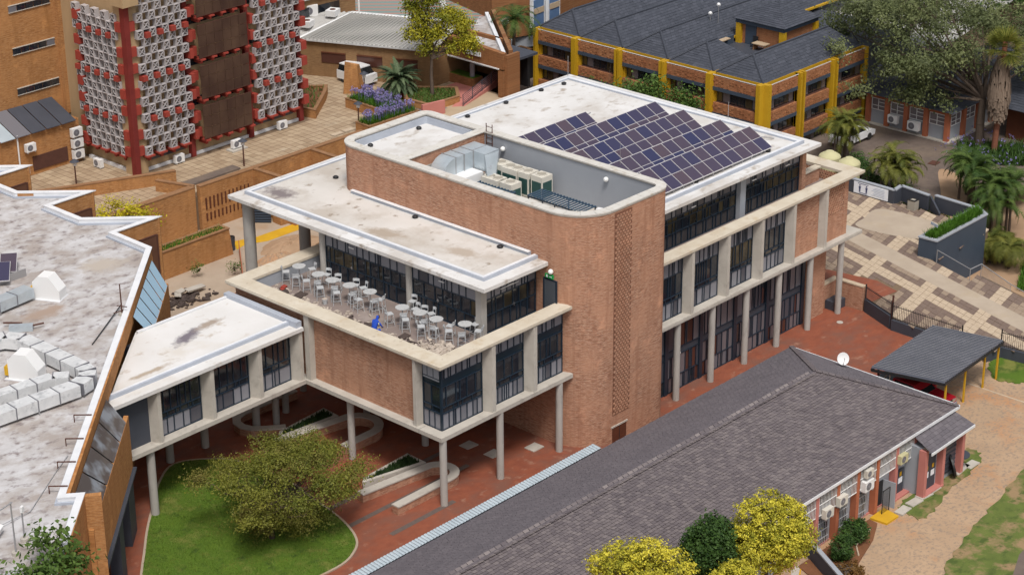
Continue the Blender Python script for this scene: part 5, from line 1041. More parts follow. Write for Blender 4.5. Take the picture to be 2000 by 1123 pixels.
# ================================================================ ochre building
OB = thing('ochre_columned_building', 'brick office building with ochre yellow columns and rows of dark hipped roofs', 'building', (65,33,-1.25))
def op(name, mb, mat): return mb.build(name, MT[mat], OB)
OX, OY, OT, PER = 57.9, 21.3, 5.0, 2.15
op('core', MB().box(OX+.9,80,OY+.9,45.3,-1.4,4.6), 'charcoal_paint')
YB = [(45.35,41.35),(40.85,36.6),(35.95,31.85),(31.25,27.0),(26.5,22.1)]; XB = [(58.7,62.5),(63.4,67.0),(68.0,71.9)]
def bay(a, b, axis):
    for k in range(3):
        zt = OT-.15-k*PER
        bx = (lambda u0,u1,d0,d1,z0,z1,c=None: MB().box(OX+d0,OX+d1,min(u0,u1),max(u0,u1),z0,z1)) if axis == 'y' else (lambda u0,u1,d0,d1,z0,z1,c=None: MB().box(min(u0,u1),max(u0,u1),OY+d0,OY+d1,z0,z1))
        sp = op('spandrel', bx(a,b,.12,.30,zt-.82,zt), 'panel_brick'); op('beam', bx(a,b,.08,.5,zt-1.12,zt-.82), 'slate_blue_paint')
        m = MB(); n = 16; rr = random.Random(a*3+k)          # raised brick relief on the spandrel
        for i in range(n):
            for j in range(4):
                if rr.random() < .55:
                    u = a+(b-a)*(i+.1)/n; u1 = a+(b-a)*(i+.75)/n
                    m.v, m.f, m.c = (lambda q: (m.v+q.v, m.f+[tuple(w+len(m.v) for w in f) for f in q.f], m.c+q.c))(bx(u,u1,.08,.12,zt-.74+j*.18,zt-.62+j*.18))
        m.build('relief_bricks', MT['panel_brick'], sp)['kind'] = 'stuff'
        if zt-2.2 > -1.4 or k < 3:
            w = op('window', bx(a,b,.56,.6,zt-PER+.02,zt-1.12), 'navy_frame'); n = 6
            for i in range(n):
                u = a+(b-a)*(i+.5)/n; c = (OX+.54,u,zt-1.12-.5) if axis == 'y' else (u,OY+.54,zt-1.62); s = abs(b-a)/n-.08
                mt = ['amber_glass','dark_glass','dark_glass','panel_mauve'][(i*3+k) % 4]
                cell('pane', MT[mt], w, c, (.05,s,.9) if axis == 'y' else (s,.05,.9))
            op('sill', bx(a,b,.3,.88,zt-PER-.02,zt-PER+.02), 'rust_steel'); op('side_return', bx(a,a+(.5 if b > a else -.5)*.3,.3,.9,zt-PER,zt-1.12), 'yellow_ochre_paint')
    if axis == 'y': op('rail', MB().cyl((OX+.1,a,OT+.02),(OX+.1,b,OT+.02),.04,.04,6), 'panel_frame'); op('gutter_edge', MB().box(OX+.55,OX+.7,min(a,b)-.3,max(a,b)+.3,OT-.2,OT+.08), 'yellow_ochre_paint'); op('parapet_gutter', MB().box(OX+.3,OX+.55,min(a,b),max(a,b),OT-.5,OT-.3), 'rust_steel')
    else: op('rail', MB().cyl((a,OY+.1,OT+.02),(b,OY+.1,OT+.02),.04,.04,6), 'panel_frame'); op('gutter_edge', MB().box(min(a,b)-.3,max(a,b)+.3,OY+.55,OY+.7,OT-.2,OT+.08), 'yellow_ochre_paint'); op('parapet_gutter', MB().box(min(a,b),max(a,b),OY+.3,OY+.55,OT-.5,OT-.3), 'rust_steel')
for a,b in YB: bay(a,b,'y')
for a,b in XB: bay(a,b,'x')
for y in (45.5,41.2,41.0-.02,36.45,36.1,31.7,31.4,26.85,26.65): pass
for y in (45.5,41.2,40.98,36.45,36.1,31.7,31.4,26.85,26.62): op('column', MB().box(OX-.28,OX+.5,y-.11,y+.11,-1.4,OT+.12), 'yellow_ochre_paint')
for y in (41.1,36.28,31.55,26.74): op('column_web', MB().box(OX+.1,OX+.4,y-.3,y+.3,-1.4,OT+.05), 'yellow_ochre_paint')
for x in (62.75,63.2,67.25,67.75,72.05): op('column', MB().box(x-.1,x+.1,OY-.12,OY+.5,-1.4,OT+.12), 'yellow_ochre_paint')
for x in (62.95,67.5): op('column_web', MB().box(x-.3,x+.3,OY+.25,OY+.45,-1.4,OT+.05), 'yellow_ochre_paint')
op('corner_column', MB().prism([(OX-.45,OY+.62),(OX-.45,OY+.82),(OX+.6,OY+.82),(OX+.6,OY+.6),(OX+.25,OY+.3),(OX+.8,OY-.45),(OX+.62,OY-.45),(OX+.0,OY+.1)][:0] or [(OX-.1,OY+.8),(OX-.1,OY+.42),(OX+.32,OY+.32),(OX+.42,OY-.1),(OX+.8,OY-.1),(OX+.8,OY+.8)], -1.4, OT+.12), 'yellow_ochre_paint')
EV = OT+.06
def hip(y0,y1,x0,x1,zr,run,back=None,seed=1):
    ym = (y0+y1)/2; rx0 = x0+run; rx1 = x1-run if back else x1
    rp = thing and OB
    shingle_part(OB,(x0,y1,EV),(x0,y0,EV),(rx0,ym,zr),(rx0,ym,zr),'shingle_blue',.3,.5,seed)
    shingle_part(OB,(x0,y0,EV),(x1,y0,EV),(rx1,ym,zr),(rx0,ym,zr),'shingle_blue',.3,.5,seed+1)
    shingle_part(OB,(x1,y1,EV),(x0,y1,EV),(rx0,ym,zr),(rx1,ym,zr),'shingle_blue',.3,.5,seed+2)
    if back: shingle_part(OB,(x1,y0,EV),(x1,y1,EV),(rx1,ym,zr),(rx1,ym,zr),'shingle_blue',.3,.5,seed+3)
    m = MB().tube([(x0,y0,EV+.03),(rx0,ym,zr+.03),(x0,y1,EV+.03)],.10,5).tube([(rx0,ym,zr+.03),(rx1,ym,zr+.03)],.10,5); m.build('ridge_capping', MT['shingle_blue'], OB)
hip(21.9,26.6,OX+.6,72.2,6.6,1.7,True,100); hip(26.8,31.35,OX+.6,63.6,6.6,1.9,True,110); hip(31.5,36.2,OX+.6,86,6.6,1.8,None,120); hip(36.3,41.0,OX+.6,90,6.6,1.7,None,130); hip(41.1,45.7,OX+.6,92,6.6,1.7,None,140)
shingle_part(OB,(72,47,6.3),(95,34,6.3),(99,42,8.0),(78,55,8.0),'shingle_blue',.35,.7,150)
for y in (26.7,31.42,36.25,41.05): op('valley_gutter', MB().box(OX+.6,66 if y < 30 else 88,y-.11,y+.11,OT-.05,OT+.11), 'yellow_ochre_paint')
op('roof_terrace', MB().box(63.2,72,26.7,31.4,4.2,4.5), 'concrete'); op('terrace_wall', MB().box(63.2,67,31.25,31.45,4.5,5.3), 'slate_blue_paint')
HT = thing('rooftop_hut', 'small brick rooftop hut with pyramid slate roof and ochre corner posts', 'hut', (69.6,28.8,4.5))
MB().box(67.5,71.8,26.6,31.0,4.5,6.35).build('wall', MT['panel_brick'], HT); MB().box(67.2,72.1,26.3,31.3,6.35,6.72).build('fascia', MT['slate_blue_paint'], HT)
for x,y in ((67.4,31.0),(67.4,26.55),(71.9,26.5)): MB().box(x-.2,x+.2,y-.25,y+.25,4.5,6.35).build('post', MT['yellow_ochre_paint'], HT)
MB().box(67.42,67.5,29.3,30.4,4.5,6.3).build('door', MT['slate_blue_paint'], HT)
for a,b,s in (((67.0,31.5),(67.0,26.1),1),((67.0,26.1),(72.3,26.1),2),((72.3,26.1),(72.3,31.5),3),((72.3,31.5),(67.0,31.5),4)): shingle_part(HT,(a[0],a[1],6.74),(b[0],b[1],6.74),(69.65,28.8,8.15),(69.65,28.8,8.15),'shingle_blue',.3,.5,160+s)
t = thing('terrace_bench', 'pale wooden table with benches on the rooftop terrace by the hut', 'table', (66.7,28.2,4.5)); MB().box(66.3,67.1,27.6,28.9,5.15,5.22).build('table_top', MT['tile_beige'], t)
for y in (27.7,28.8): MB().box(66.4,67.0,y-.04,y+.04,4.5,5.15).build('leg', MT['timber'], t)
t = thing('terrace_counter', 'pale topped counter at the left edge of the rooftop terrace', 'counter', (65,31,4.5)); MB().box(64.2,65.8,30.7,31.2,5.3,5.38).build('counter_top', MT['tile_beige'], t); MB().box(65.5,65.7,30.75,31.1,4.5,5.3).build('leg', MT['slate_blue_paint'], t)
t = thing('terrace_chair', 'dark chair beside the pale table on the rooftop terrace', 'chair', (67.1,29.2,4.5)); MB().box(66.9,67.35,29.0,29.5,4.9,4.96).build('seat', MT['black_steel'], t); MB().box(67.3,67.36,29.0,29.5,4.96,5.5).build('backrest', MT['black_steel'], t)
for x,y in ((66.95,29.05),(67.3,29.05),(66.95,29.45),(67.3,29.45)): MB().box(x-.02,x+.02,y-.02,y+.02,4.5,4.9).build('leg', MT['black_steel'], t)
t = thing('roof_aerials', 'pair of white dish aerials on short poles on the dark roof left of the hut', 'aerial', (68,33.8,6.5))
for x,y,z in ((66.3,33.3,6.9),(66.9,32.9,7.6)):
    MB().cyl((x,y,6.0),(x,y,z),.03,.03,6).build('pole', MT['rail_steel'], t); MB().cyl((x,y,z),(x-.12,y-.1,z+.06),.17,.06,12).build('dish', MT['white_metal'], t)
# ================================================================ low building under the acacia
LW = thing('low_classroom', 'low grey building with orange pillars and white framed windows under the big tree', 'building', (74,17,-1.25))
MB().box(71.9,82,13.0,21.0,-1.4,1.4).build('wall', MT['grey_paint'], LW); MB().box(71.86,71.9,13.0,20.8,1.0,1.35).build('head_band', MT['orange_paint'], LW); MB().box(71.5,84,12.6,21,-1.25,-1.15).build('plinth', MT['concrete'], LW)
for y in (20.6,18.75,16.9,15.0,13.0): MB().box(71.6,71.95,y-.2,y+.2,-1.25,1.3).build('pillar', MT['orange_paint'], LW)
for x in (74.0,76.2,78.4): MB().box(x-.2,x+.2,12.7,13.05,-1.25,1.3).build('pillar', MT['orange_paint'], LW)
def wframe(a,b,axis):
    f = MB(); z0,z1 = 0.0,1.0
    def bx(u0,u1,za,zb): f.box(71.82,71.88,u0,u1,za,zb) if axis == 'y' else f.box(u0,u1,12.92,12.98,za,zb)
    for u in (a,(a+b)/2,b-.05): bx(u,u+.05,z0,z1)
    bx(a,b,z0,z0+.05); bx(a,b,z1-.05,z1); bx(a,(a+b)/2,.35,.39); bx(a,(a+b)/2,.68,.72); bx((a+b)/2,b,.35,.39)
    w = f.build('window', MT['white_metal'], LW); cell('pane', MT['panel_mauve'], w, (71.88,(a+b)/2,.5) if axis == 'y' else ((a+b)/2,12.98,.5), (.03,b-a,1.0) if axis == 'y' else (b-a,.03,1.0))
for a,b in ((19.0,20.35),(17.15,18.5),(15.25,16.65),(13.25,14.75)): wframe(a,b,'y')
for a,b in ((72.2,73.7),(74.3,75.9)): wframe(a,b,'x')
shingle_part(LW,(71.1,21.4,1.5),(71.1,12.2,1.5),(77,15.5,4.4),(77,21.4,4.4),'shingle_blue',.3,.5,170); shingle_part(LW,(71.1,12.2,1.5),(84,12.2,1.5),(84,15.5,4.4),(77,15.5,4.4),'shingle_blue',.3,.5,171)
ac_unit(71.4,17.9,-.6,R(-90),'small white air conditioner between the first orange pillars','air conditioners on the low building',1.1); ac_unit(71.4,15.9,-.75,R(-90),'larger white air conditioner under the third white window','air conditioners on the low building',1.25)
W2 = thing('dark_lodge', 'dark roofed lodge half hidden behind the tall palm at the right edge', 'building', (80,5,-1.25)); MB().box(76,90,-4,10,-1.3,1.5).build('wall', MT['door_brown'], W2); shingle_part(W2,(75,11,1.6),(75,-5,1.6),(82,-5,4.5),(82,11,4.5),'shingle_blue',.3,.6,180)
WR = thing('ribbed_shed', 'pale ribbed shed roof behind the acacia and the ochre building', 'building', (92,40,-1.25)); MB().prism([(80,20),(112,24),(112,60),(86,48)],-1.3,3.2).build('wall', MT['tile_beige'], WR); ribbed((79,19,3.3),(84,50,3.3),(112,62,6),(112,22,6),46,'metal_roof',WR)
# ================================================================ shingle roofed building in front
SB = thing('shingled_classroom', 'long low classroom building with violet grey shingle hip roof and salmon pillars', 'building', (0,-11,-1.25))
def sp_(name, mb, mat, parent=None): return mb.build(name, MT[mat], parent or SB)
EL, ER, EZ, RZ, RY = -5.05, -16.9, 2.5, 5.0, -11.0
shingle_part(SB,(25.1,EL,EZ),(-26,EL,EZ),(-26,RY,RZ),(19.0,RY,RZ),'shingle_slate',.27,.36,201,var=.7,thick=.022)
shingle_part(SB,(-26,ER,EZ),(25.0,ER,EZ),(19.0,RY,RZ),(-26,RY,RZ),'shingle_violet',.23,.31,202,var=.55,thick=.035)
shingle_part(SB,(25.0,ER,EZ),(25.1,EL,EZ),(19.0,RY,RZ),(19.0,RY,RZ),'shingle_slate',.26,.42,203,var=.8,thick=.02)
rc = MB()
for i in range(112):
    x = -26+i*.4; rc.obox((x,RY+.12,RZ-.02),.36,.26,.03,0,.4,.05,rnd.random()).obox((x,RY-.12,RZ-.02),.36,.26,.03,0,-.4,.05,rnd.random())
for e in ((25.1,EL,EZ),(25.0,ER,EZ)):
    for i in range(22):
        p = Vector(e).lerp(Vector((19.0,RY,RZ)),(i+.5)/22); d = Vector((19.0,RY,RZ))-Vector(e); rc.obox((p.x,p.y,p.z+.045),.36,.3,.03,math.atan2(d.y,d.x),0,-math.asin(d.normalized().z),rnd.random()*.4)
sp_('ridge_tiles', rc, 'shingle_violet')['kind'] = 'stuff'
sp_('fascia', MB().wall((-26,ER-.02),(25.05,ER-.02),EZ-.16,EZ+.02,.06).wall((25.12,ER),(25.12,EL),EZ-.16,EZ+.02,.06), 'white_flashing'); sp_('wall', MB().box(-26,24.7,-16.4,-5.4,-1.6,EZ-.1), 'grey_paint')
WY = -16.42
for x in (9.3,11.3,13.25,15.15,17.05,18.95,20.8): sp_('pillar', MB().box(x-.14,x+.14,WY-.38,WY,-1.4,EZ-.16), 'salmon_paint' if x > 17.5 or x < 12 else 'orange_paint')
g = MB(); x = 8.0
while x < 20.7: g.box(x-.012,x+.012,WY-.36,WY-.335,.95,EZ-.16); x += .13
g.box(8,20.7,WY-.37,WY-.33,.95,.99).box(8,20.7,WY-.37,WY-.33,1.6,1.63)
sp_('window_grille', g, 'white_metal')['kind'] = 'stuff'
for a in (9.45,11.45,13.4,15.3,17.2,19.1):
    w = sp_('high_window', MB().box(a+.05,a+1.55,WY-.03,WY,1.2,2.2), 'navy_frame')
    for i in range(3): cell('pane', MT['panel_dark'] if i % 2 else MT['dark_glass'], w, (a+.3+i*.5,WY-.035,1.7), (.42,.03,.9))
    sp_('salmon_band', MB().box(a,a+1.7,WY-.02,WY-.002,EZ-.3,EZ-.16), 'salmon_paint')
for a,b in ((11.55,12.85),(13.45,14.65),(15.3,16.45)):
    w = sp_('low_window', MB().box(a,b,WY-.03,WY,-1.15,.4), 'navy_frame'); bars = MB()
    for i in range(3): cell('pane', MT['dark_glass'] if i != 1 else MT['panel_mid'], w, (a+(b-a)*(i+.5)/3,WY-.04,-.37), ((b-a)/3-.06,.03,1.45))
    for i in range(9): bars.box(a+(b-a)*i/8-.012,a+(b-a)*i/8+.012,WY-.12,WY-.10,-1.2,.45)
    for z in (-.8,-.3,.2): bars.box(a,b,WY-.125,WY-.095,z-.015,z+.015)
    bars.build('burglar_bars', MT['chair_white'], w)
dr = sp_('double_door', MB().box(18.95,20.25,WY-.06,WY,-1.3,.35), 'charcoal_paint'); 
for x in (19.25,19.9): MB().box(x-.2,x+.2,WY-.075,WY-.06,-.55,-.2).build('white_notice', MT['sign_white'], dr); MB().box(x-.1,x+.1,WY-.08,WY-.06,-.1,.15).build('warning_sign', MT['signal_yellow'], dr)
sp_('door_step', MB().box(18.8,20.7,WY-.42,WY,-1.4,-1.15), 'salmon_paint'); sp_('open_doorway', MB().box(17.25,18.2,WY-.03,WY,-1.3,.35), 'black_plastic'); sp_('open_door_leaf', MB().obox((18.25,WY-.4,-.45),.05,.8,1.6,.1), 'grey_paint')
gt = MB()
for i in range(7): gt.box(17.15+i*.1,17.165+i*.1,WY-.75,WY-.735,-1.25,.3)
gt.box(17.1,17.8,WY-.76,WY-.72,.28,.32).box(17.1,17.8,WY-.76,WY-.72,-1.2,-1.16).box(17.1,17.14,WY-.76,WY-.72,-1.25,.32).box(17.78,17.82,WY-.76,WY-.72,-1.25,.32); sp_('security_gate', gt, 'black_steel')
sp_('salmon_wall', MB().box(20.85,22.5,WY-.05,WY,1.05,EZ-.16), 'salmon_paint'); sp_('plinth', MB().box(8,22.4,WY-.08,WY,-1.4,-1.18), 'salmon_paint')
l = sp_('bulkhead_lamp', MB().cyl((21.2,WY-.02,.85),(21.2,WY-.2,.85),.17,.15,12), 'tile_beige')
an = thing('annex', 'small lean-to annex with dark shingle roof and salmon pillars at the classroom end', 'building', (22.5,-17.2,-1.25))
MB().box(20.4,24.3,-17.45,-16.45,-1.4,1.75).build('wall', MT['grey_paint'], an); shingle_part(an,(20.1,-18.25,1.85),(24.75,-18.15,1.85),(24.75,-16.4,2.35),(20.6,-16.5,2.35),'shingle_slate',.26,.42,210)
MB().wall((20.1,-18.27),(24.75,-18.17),1.7,1.86,.06).build('fascia', MT['white_flashing'], an)
for x in (20.35,22.2,24.25): MB().box(x-.14,x+.14,-17.85,-17.4,-1.4,1.72).build('pillar', MT['salmon_paint'], an)
ad = MB().box(20.7,21.9,-17.5,-17.45,-1.2,1.1).build('door', MT['charcoal_paint'], an)
for x in (21.0,21.6): MB().box(x-.18,x+.18,-17.52,-17.5,-.35,0).build('white_notice', MT['sign_white'], ad); MB().box(x-.09,x+.09,-17.525,-17.5,.15,.4).build('warning_sign', MT['signal_yellow'], ad)
MB().box(20.3,22.3,-17.9,-17.45,-1.4,-1.1).build('step', MT['salmon_paint'], an); MB().box(22.5,24.0,-17.5,-17.46,-.9,1.2).build('shutter', MT['panel_dark'], an)
for i in range(7): MB().box(22.5,24.0,-17.53,-17.5,-.8+i*.28,-.74+i*.28).build('shutter_slat', MT['charcoal_paint'], an)
G = 'air conditioners on the salmon classroom wall'
for x,z,s,lb,mt in ((12.1,.75,.9,'leftmost air conditioner on the salmon pillared wall','ac_cream'),(13.4,.95,.9,'second air conditioner from the left on the salmon pillared wall','ac_cream'),(15.85,.85,1.0,'white air conditioner beside the open doorway','white_metal'),(15.9,1.65,.75,'small beige air conditioner just under the eave','ac_cream'),(19.3,1.15,.85,'boxy beige air conditioner above the double door','tank_cream')): ac_unit(x,WY-.5,z,0,lb,G,s,mt)
ramp = MB().add([(16.35,-16.95,-1.24),(16.45,-17.95,-1.24),(17.55,-17.95,-1.24),(17.85,-16.85,-1.1),(16.4,-16.8,-1.1),(16.35,-16.95,-1.4),(16.45,-17.95,-1.4),(17.55,-17.95,-1.4)],[(0,1,2,3,4)]); o = MB().prism([(16.35,-16.9),(16.45,-17.95),(17.6,-17.95),(17.8,-16.85)],-1.4,-1.13).build('ramp', MT['signal_yellow']); tag(o,'bright yellow ramp at the open classroom doorway','ramp')
# ribbed walkway cover along the left eave
wc = thing('walkway_cover', 'narrow pale ribbed walkway sheet along the shingled eave', 'cover', (-2,-4.6,0))
n = 150
for i in range(n):
    x = -26+i*(33.4/n); w_ = 33.4/n-.02; MB().add([(x,-4.4,2.60),(x+w_/2,-4.4,2.63),(x+w_,-4.4,2.60),(x,-5.0,2.54),(x+w_/2,-5.0,2.57),(x+w_,-5.0,2.54)],[(0,3,4,1),(1,4,5,2)]).build('ribbed_sheet', MT['polycarbonate'], wc)
MB().box(-26,7.4,-4.44,-4.40,2.48,2.58).build('edge_rail', MT['rust_steel'], wc); MB().box(-26,7.4,-5.05,-4.46,2.40,2.46).build('under_frame', MT['charcoal_paint'], wc)
for x in (-20,-10,0,6.5): MB().cyl((x,-4.25,-.5),(x,-4.25,2.45),.04,.04,8).build('post', MT['rust_steel'], wc)
d = thing('satellite_dish', 'white satellite dish on a pole above the hip end of the shingle roof', 'satellite dish', (24.2,-9.4,2.6))
nn = Vector((-.62,-.65,.42)).normalized(); c = Vector((24.3,-9.35,3.35)); MB().cyl((24.4,-9.3,1.6),(24.4,-9.3,3.2),.035,.035,8).build('pole', MT['rail_steel'], d)
m = MB(); q = nn.to_track_quat('Z','Y').to_matrix(); K = 20; vs = [c-nn*.08]; fs = []
for k in (1,2,3):
    for i in range(K): a = 2*math.pi*i/K; rr = .36*k/3; vs.append(c+q@Vector((rr*math.cos(a),rr*1.05*math.sin(a),-.08+.08*(k/3)**2)))
for i in range(K): fs.append((0,1+i,1+(i+1)%K))
for k in range(2):
    for i in range(K): a = 1+k*K+i; b = 1+k*K+(i+1)%K; fs.append((a,a+K,b+K,b))
m.add(vs,fs).build('reflector', MT['white_metal'], d, True); MB().cyl(c+q@Vector((0,-.4,0)),c+nn*.4,.015,.015,6).cyl(c+nn*.36,c+nn*.44,.04,.04,8).build('feed_arm', MT['rail_steel'], d)
# ================================================================ carport and pickup
CP = thing('carport', 'carport with dark ribbed sheet roof on yellow and black posts', 'carport', (32,-11,-1.25))
cA,cB,cC,cD = Vector((27.75,-9.15,1.42)),Vector((29.0,-13.55,1.36)),Vector((36.5,-13.1,1.36)),Vector((35.4,-8.65,1.42))
m = MB(); n = 34
for i in range(n):
    t0,t1,t2 = i/n,(i+.5)/n,(i+1)/n; h = Vector((0,0,.13))
    m.add([cA.lerp(cD,t0),cA.lerp(cD,t1)+h,cA.lerp(cD,t2),cB.lerp(cC,t0),cB.lerp(cC,t1)+h,cB.lerp(cC,t2)],[(0,1,4,3),(1,2,5,4)], .2)
m.build('roof_sheet', MT['dark_sheet'], CP); cr = MB()
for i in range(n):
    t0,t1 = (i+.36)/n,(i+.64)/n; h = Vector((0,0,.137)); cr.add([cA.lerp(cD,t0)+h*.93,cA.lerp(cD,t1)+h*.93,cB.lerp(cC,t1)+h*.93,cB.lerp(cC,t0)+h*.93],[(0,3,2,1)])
cr.build('roof_ribs', MT['crest_highlight'], CP)['kind'] = 'stuff'  # thin pale strips, highlights painted along the rib crests
MB().wall(cB.xy,cC.xy,1.2,1.36,.08).wall(cA.xy,cB.xy,1.2,1.36,.08).wall(cA.xy,cD.xy,1.22,1.38,.08).wall(cC.xy,cD.xy,1.2,1.36,.08).build('edge_beam', MT['black_steel'], CP)
for x,y,c in ((29.5,-13.35,'signal_yellow'),(32.2,-13.05,'signal_yellow'),(34.7,-12.9,'signal_yellow'),(36.3,-12.9,'signal_yellow'),(28.2,-9.4,'rust_steel'),(31.5,-9.1,'rust_steel'),(34.9,-8.9,'rust_steel'),(35.9,-11.0,'rust_steel')):
    MB().box(x-.05,x+.05,y-.05,y+.05,-1.3,1.25).build('post', MT[c], CP)
    if c == 'signal_yellow': MB().box(x+.05,x+.075,y-.05,y+.05,-1.3,1.25).build('post_edge', MT['black_steel'], CP)
def pickup(x, y, rz, z0):
    t = thing('pickup', 'dark red pickup with a chrome hoop and load frame parked under the carport', 'car', (0,0,0))
    W2 = .92
    def ext(prof, w, name, mat, parent=t, taper=0):
        n = len(prof); MB().add([(s*(w-(taper if p[1] > 1.05 else 0)),p[0],p[1]) for s in (-1,1) for p in prof], [tuple(range(n))[::-1], tuple(range(n,2*n))]+[(i,(i+1)%n,n+(i+1)%n,n+i) for i in range(n)]).build(name, MT[mat], parent)
    ext([(-2.6,.42),(2.5,.42),(2.55,.6),(2.5,.92),(1.3,1.05),(.95,1.08),(-2.6,1.08)], W2, 'body', 'car_red')
    ext([(1.2,1.05),(.55,1.62),(-.95,1.66),(-1.15,1.05)], W2-.04, 'cabin', 'car_red', t, .14)
    ext([(1.17,1.09),(.58,1.58),(.50,1.58),(1.0,1.09)], W2-.08, 'windscreen', 'car_glass', t, .13)
    for s in (-1,1):
        MB().add([(s*(W2-.03),.95,1.1),(s*(W2-.15),.45,1.55),(s*(W2-.15),-.8,1.58),(s*(W2-.03),-.95,1.1)], [(0,1,2,3) if s < 0 else (3,2,1,0)]).build('side_window', MT['car_glass'], t)
        MB().obox((s*.62,2.5,.78),.42,.1,.2).build('headlight', MT['chrome'], t); MB().obox((s*1.0,.95,1.12),.18,.12,.14).build('mirror', MT['car_red'], t)
        for yy in (1.65,-1.55):
            w = MB().cyl((s*.74,yy,.37),(s*.95,yy,.37),.37,.37,20).build('wheel', MT['tyre'], t); MB().cyl((s*.95,yy,.37),(s*.965,yy,.37),.22,.2,14).build('rim', MT['chrome'], w)
    MB().box(-.9,.9,2.45,2.62,.42,.62).build('bumper', MT['panel_grey'], t); MB().box(-.45,.45,2.5,2.56,.66,.88).build('grille', MT['black_plastic'], t)
    MB().box(-.8,.8,-2.5,-1.2,1.07,1.10).build('load_bed', MT['black_plastic'], t); MB().tube([(-.8,-1.2,1.1),(-.7,-1.25,1.72),(.7,-1.25,1.72),(.8,-1.2,1.1)],.035,8).build('hoop', MT['chrome'], t); MB().tube([(-.3,-1.9,1.15),(0,-1.6,1.75),(.3,-1.9,1.15)],.03,6).tube([(-.2,-1.8,1.4),(.2,-1.8,1.4)],.03,6).build('load_frame', MT['tile_beige'], t)
    t.location = (x,y,z0); t.rotation_euler = (0,0,rz)
pickup(30.05,-10.75,R(180),-1.256)
# ================================================================ court edge: walls, fence
def cwall(name, label, segs, mat, cap, ct=.09, cat='wall', cw_=.06):
    t = thing(name, label, cat, (segs[0][0][0],segs[0][0][1],segs[0][2]))
    for a,b,z0,z1,th in segs:
        MB().wall(a,b,z0,z1,th).build('wall_face', MT[mat], t)
        if cap: MB().wall(a,b,z1,z1+ct,th+cw_).build('coping', MT[cap], t)
    return t
cwall('court_wall', 'low brick wall with pale stone cap behind the last round column', [((37.3,1.55),(39.65,1.6),-1.3,.45,.34),((39.5,1.42),(39.55,-.75),-1.3,.45,.34)], 'red_face_brick','stone_pale')
tag(MB().box(38.1,39.3,.55,1.36,-1.3,-.62).build('dark_bench', MT['charcoal_paint']), 'dark boxy bench against the low brick wall by the last column', 'bench')
cwall('retaining_kerb', 'dark low retaining kerb below the black fence at the court edge', [((39.5,-.95),(38.3,-3.75),-1.3,-.32,.24),((38.2,-3.9),(38.15,-9.2),-1.3,-.5,.24),((38.0,-11.0),(39.2,-11.4),-1.3,-.55,.24),((39.3,-11.4),(40.6,-22),-1.3,-.5,.24)], 'charcoal_paint', None)
def fence(name, label, pts, z0, h):
    t = thing(name, label, 'fence', (pts[0][0],pts[0][1],z0), 'black bar fences round the court')
    m = MB()
    for a,b in zip(pts,pts[1:]):
        a = Vector(a); b = Vector(b); L = (b-a).length; n = int(L/.13)
        for i in range(n): p = a.lerp(b,i/n); m.box(p.x-.01,p.x+.01,p.y-.01,p.y+.01,z0,z0+h)
        for z in (.12,h-.12): MB().wall(a,b,z0+z-.02,z0+z+.02,.03).build('rail', MT['black_steel'], t)
        for p in (a,b): MB().box(p.x-.035,p.x+.035,p.y-.035,p.y+.035,z0-.2,z0+h+.12).build('post', MT['black_steel'], t)
    m.build('bars', MT['black_steel'], t)['kind'] = 'stuff'
fence('bar_fence','black bar fence between the brick wall and the tall gate post',[(39.45,-.95),(38.3,-3.75)],-.35,1.0); fence('bar_fence','black bar fence running from the gate post behind the carport',[(38.2,-3.9),(38.15,-9.2)],-.5,1.1); fence('bar_fence','black bar fence to the right of the carport',[(39.3,-11.4),(40.6,-22)],-.5,1.1)
tag(MB().box(38.2,38.3,-3.9,-3.8,-1.25,1.2).build('gate_post', MT['rust_steel']), 'tall rusty gate post where the two black fences meet', 'post')
tag(MB().obox((40.6,1.0,-.44),1.0,.9,.08,.1).build('plaza_hatch', MT['stone_pale']), 'square pale framed hatch in the red paving above the brick wall', 'hatch'); tag(MB().obox((40.6,1.0,-.40),.7,.6,.02,.1).build('hatch_cover', MT['charcoal_paint']), 'dark cover inside the pale hatch frame on the red paving', 'hatch cover')
for i,(x,y,z,lb) in enumerate(((36.9,-.7,-1.24,'round drain cover in the red court near the last columns'),)): tag(MB().cyl((x,y,z-.02),(x,y,z+.012),.22,.22,16).build('drain_cover', MT['concrete']), lb, 'drain cover')
for x,y,lb in ((6.5,4.4,'upper left grey inspection cover under the raised terrace'),(6.7,2.6,'lower grey inspection cover under the raised terrace'),(9.0,1.5,'grey inspection cover at the foot of the brick tower')): tag(MB().obox((x,y,-.30+.0*(x)+.03 if x < 8 else -.36),.9,.75,.06,0).build('inspection_cover', MT['concrete']), lb, 'cover', 'covers in the red court')
# ================================================================ dark walls, sign, planter
SW = cwall('sign_wall', 'dark grey stepped wall carrying the white poster beside the stone plaza', [((55.85,12.4),(55.85,7.6),-.6,.52,.25),((55.9,7.62),(57.0,7.75),-.6,.52,.25),((57.0,7.75),(56.65,5.1),-.6,.52,.25)], 'charcoal_paint','grey_paint')
MB().add([(56.65,5.0,-.6),(55.9,3.7,-.6),(55.9,3.7,-.3),(56.65,5.0,.5),(56.85,5.0,-.6),(56.1,3.7,-.6),(56.1,3.7,-.3),(56.85,5.0,.5)],[(0,1,2,3),(4,7,6,5),(3,2,6,7),(0,4,5,1),(1,5,6,2)]).build('sloped_end', MT['charcoal_paint'], SW)
cwall('dark_wall', 'separate dark grey wall right of the concrete bin', [((56.9,4.7),(56.7,.9),-.6,.55,.25)], 'charcoal_paint','grey_paint')
ps = thing('poster', 'white poster with two dark person symbols and lines of small print on the dark wall', 'poster', (55.7,9.5,-.3)); MB().box(55.68,55.71,8.05,11.1,-.42,.48).build('board', MT['sign_white'], ps); X_ = 55.665
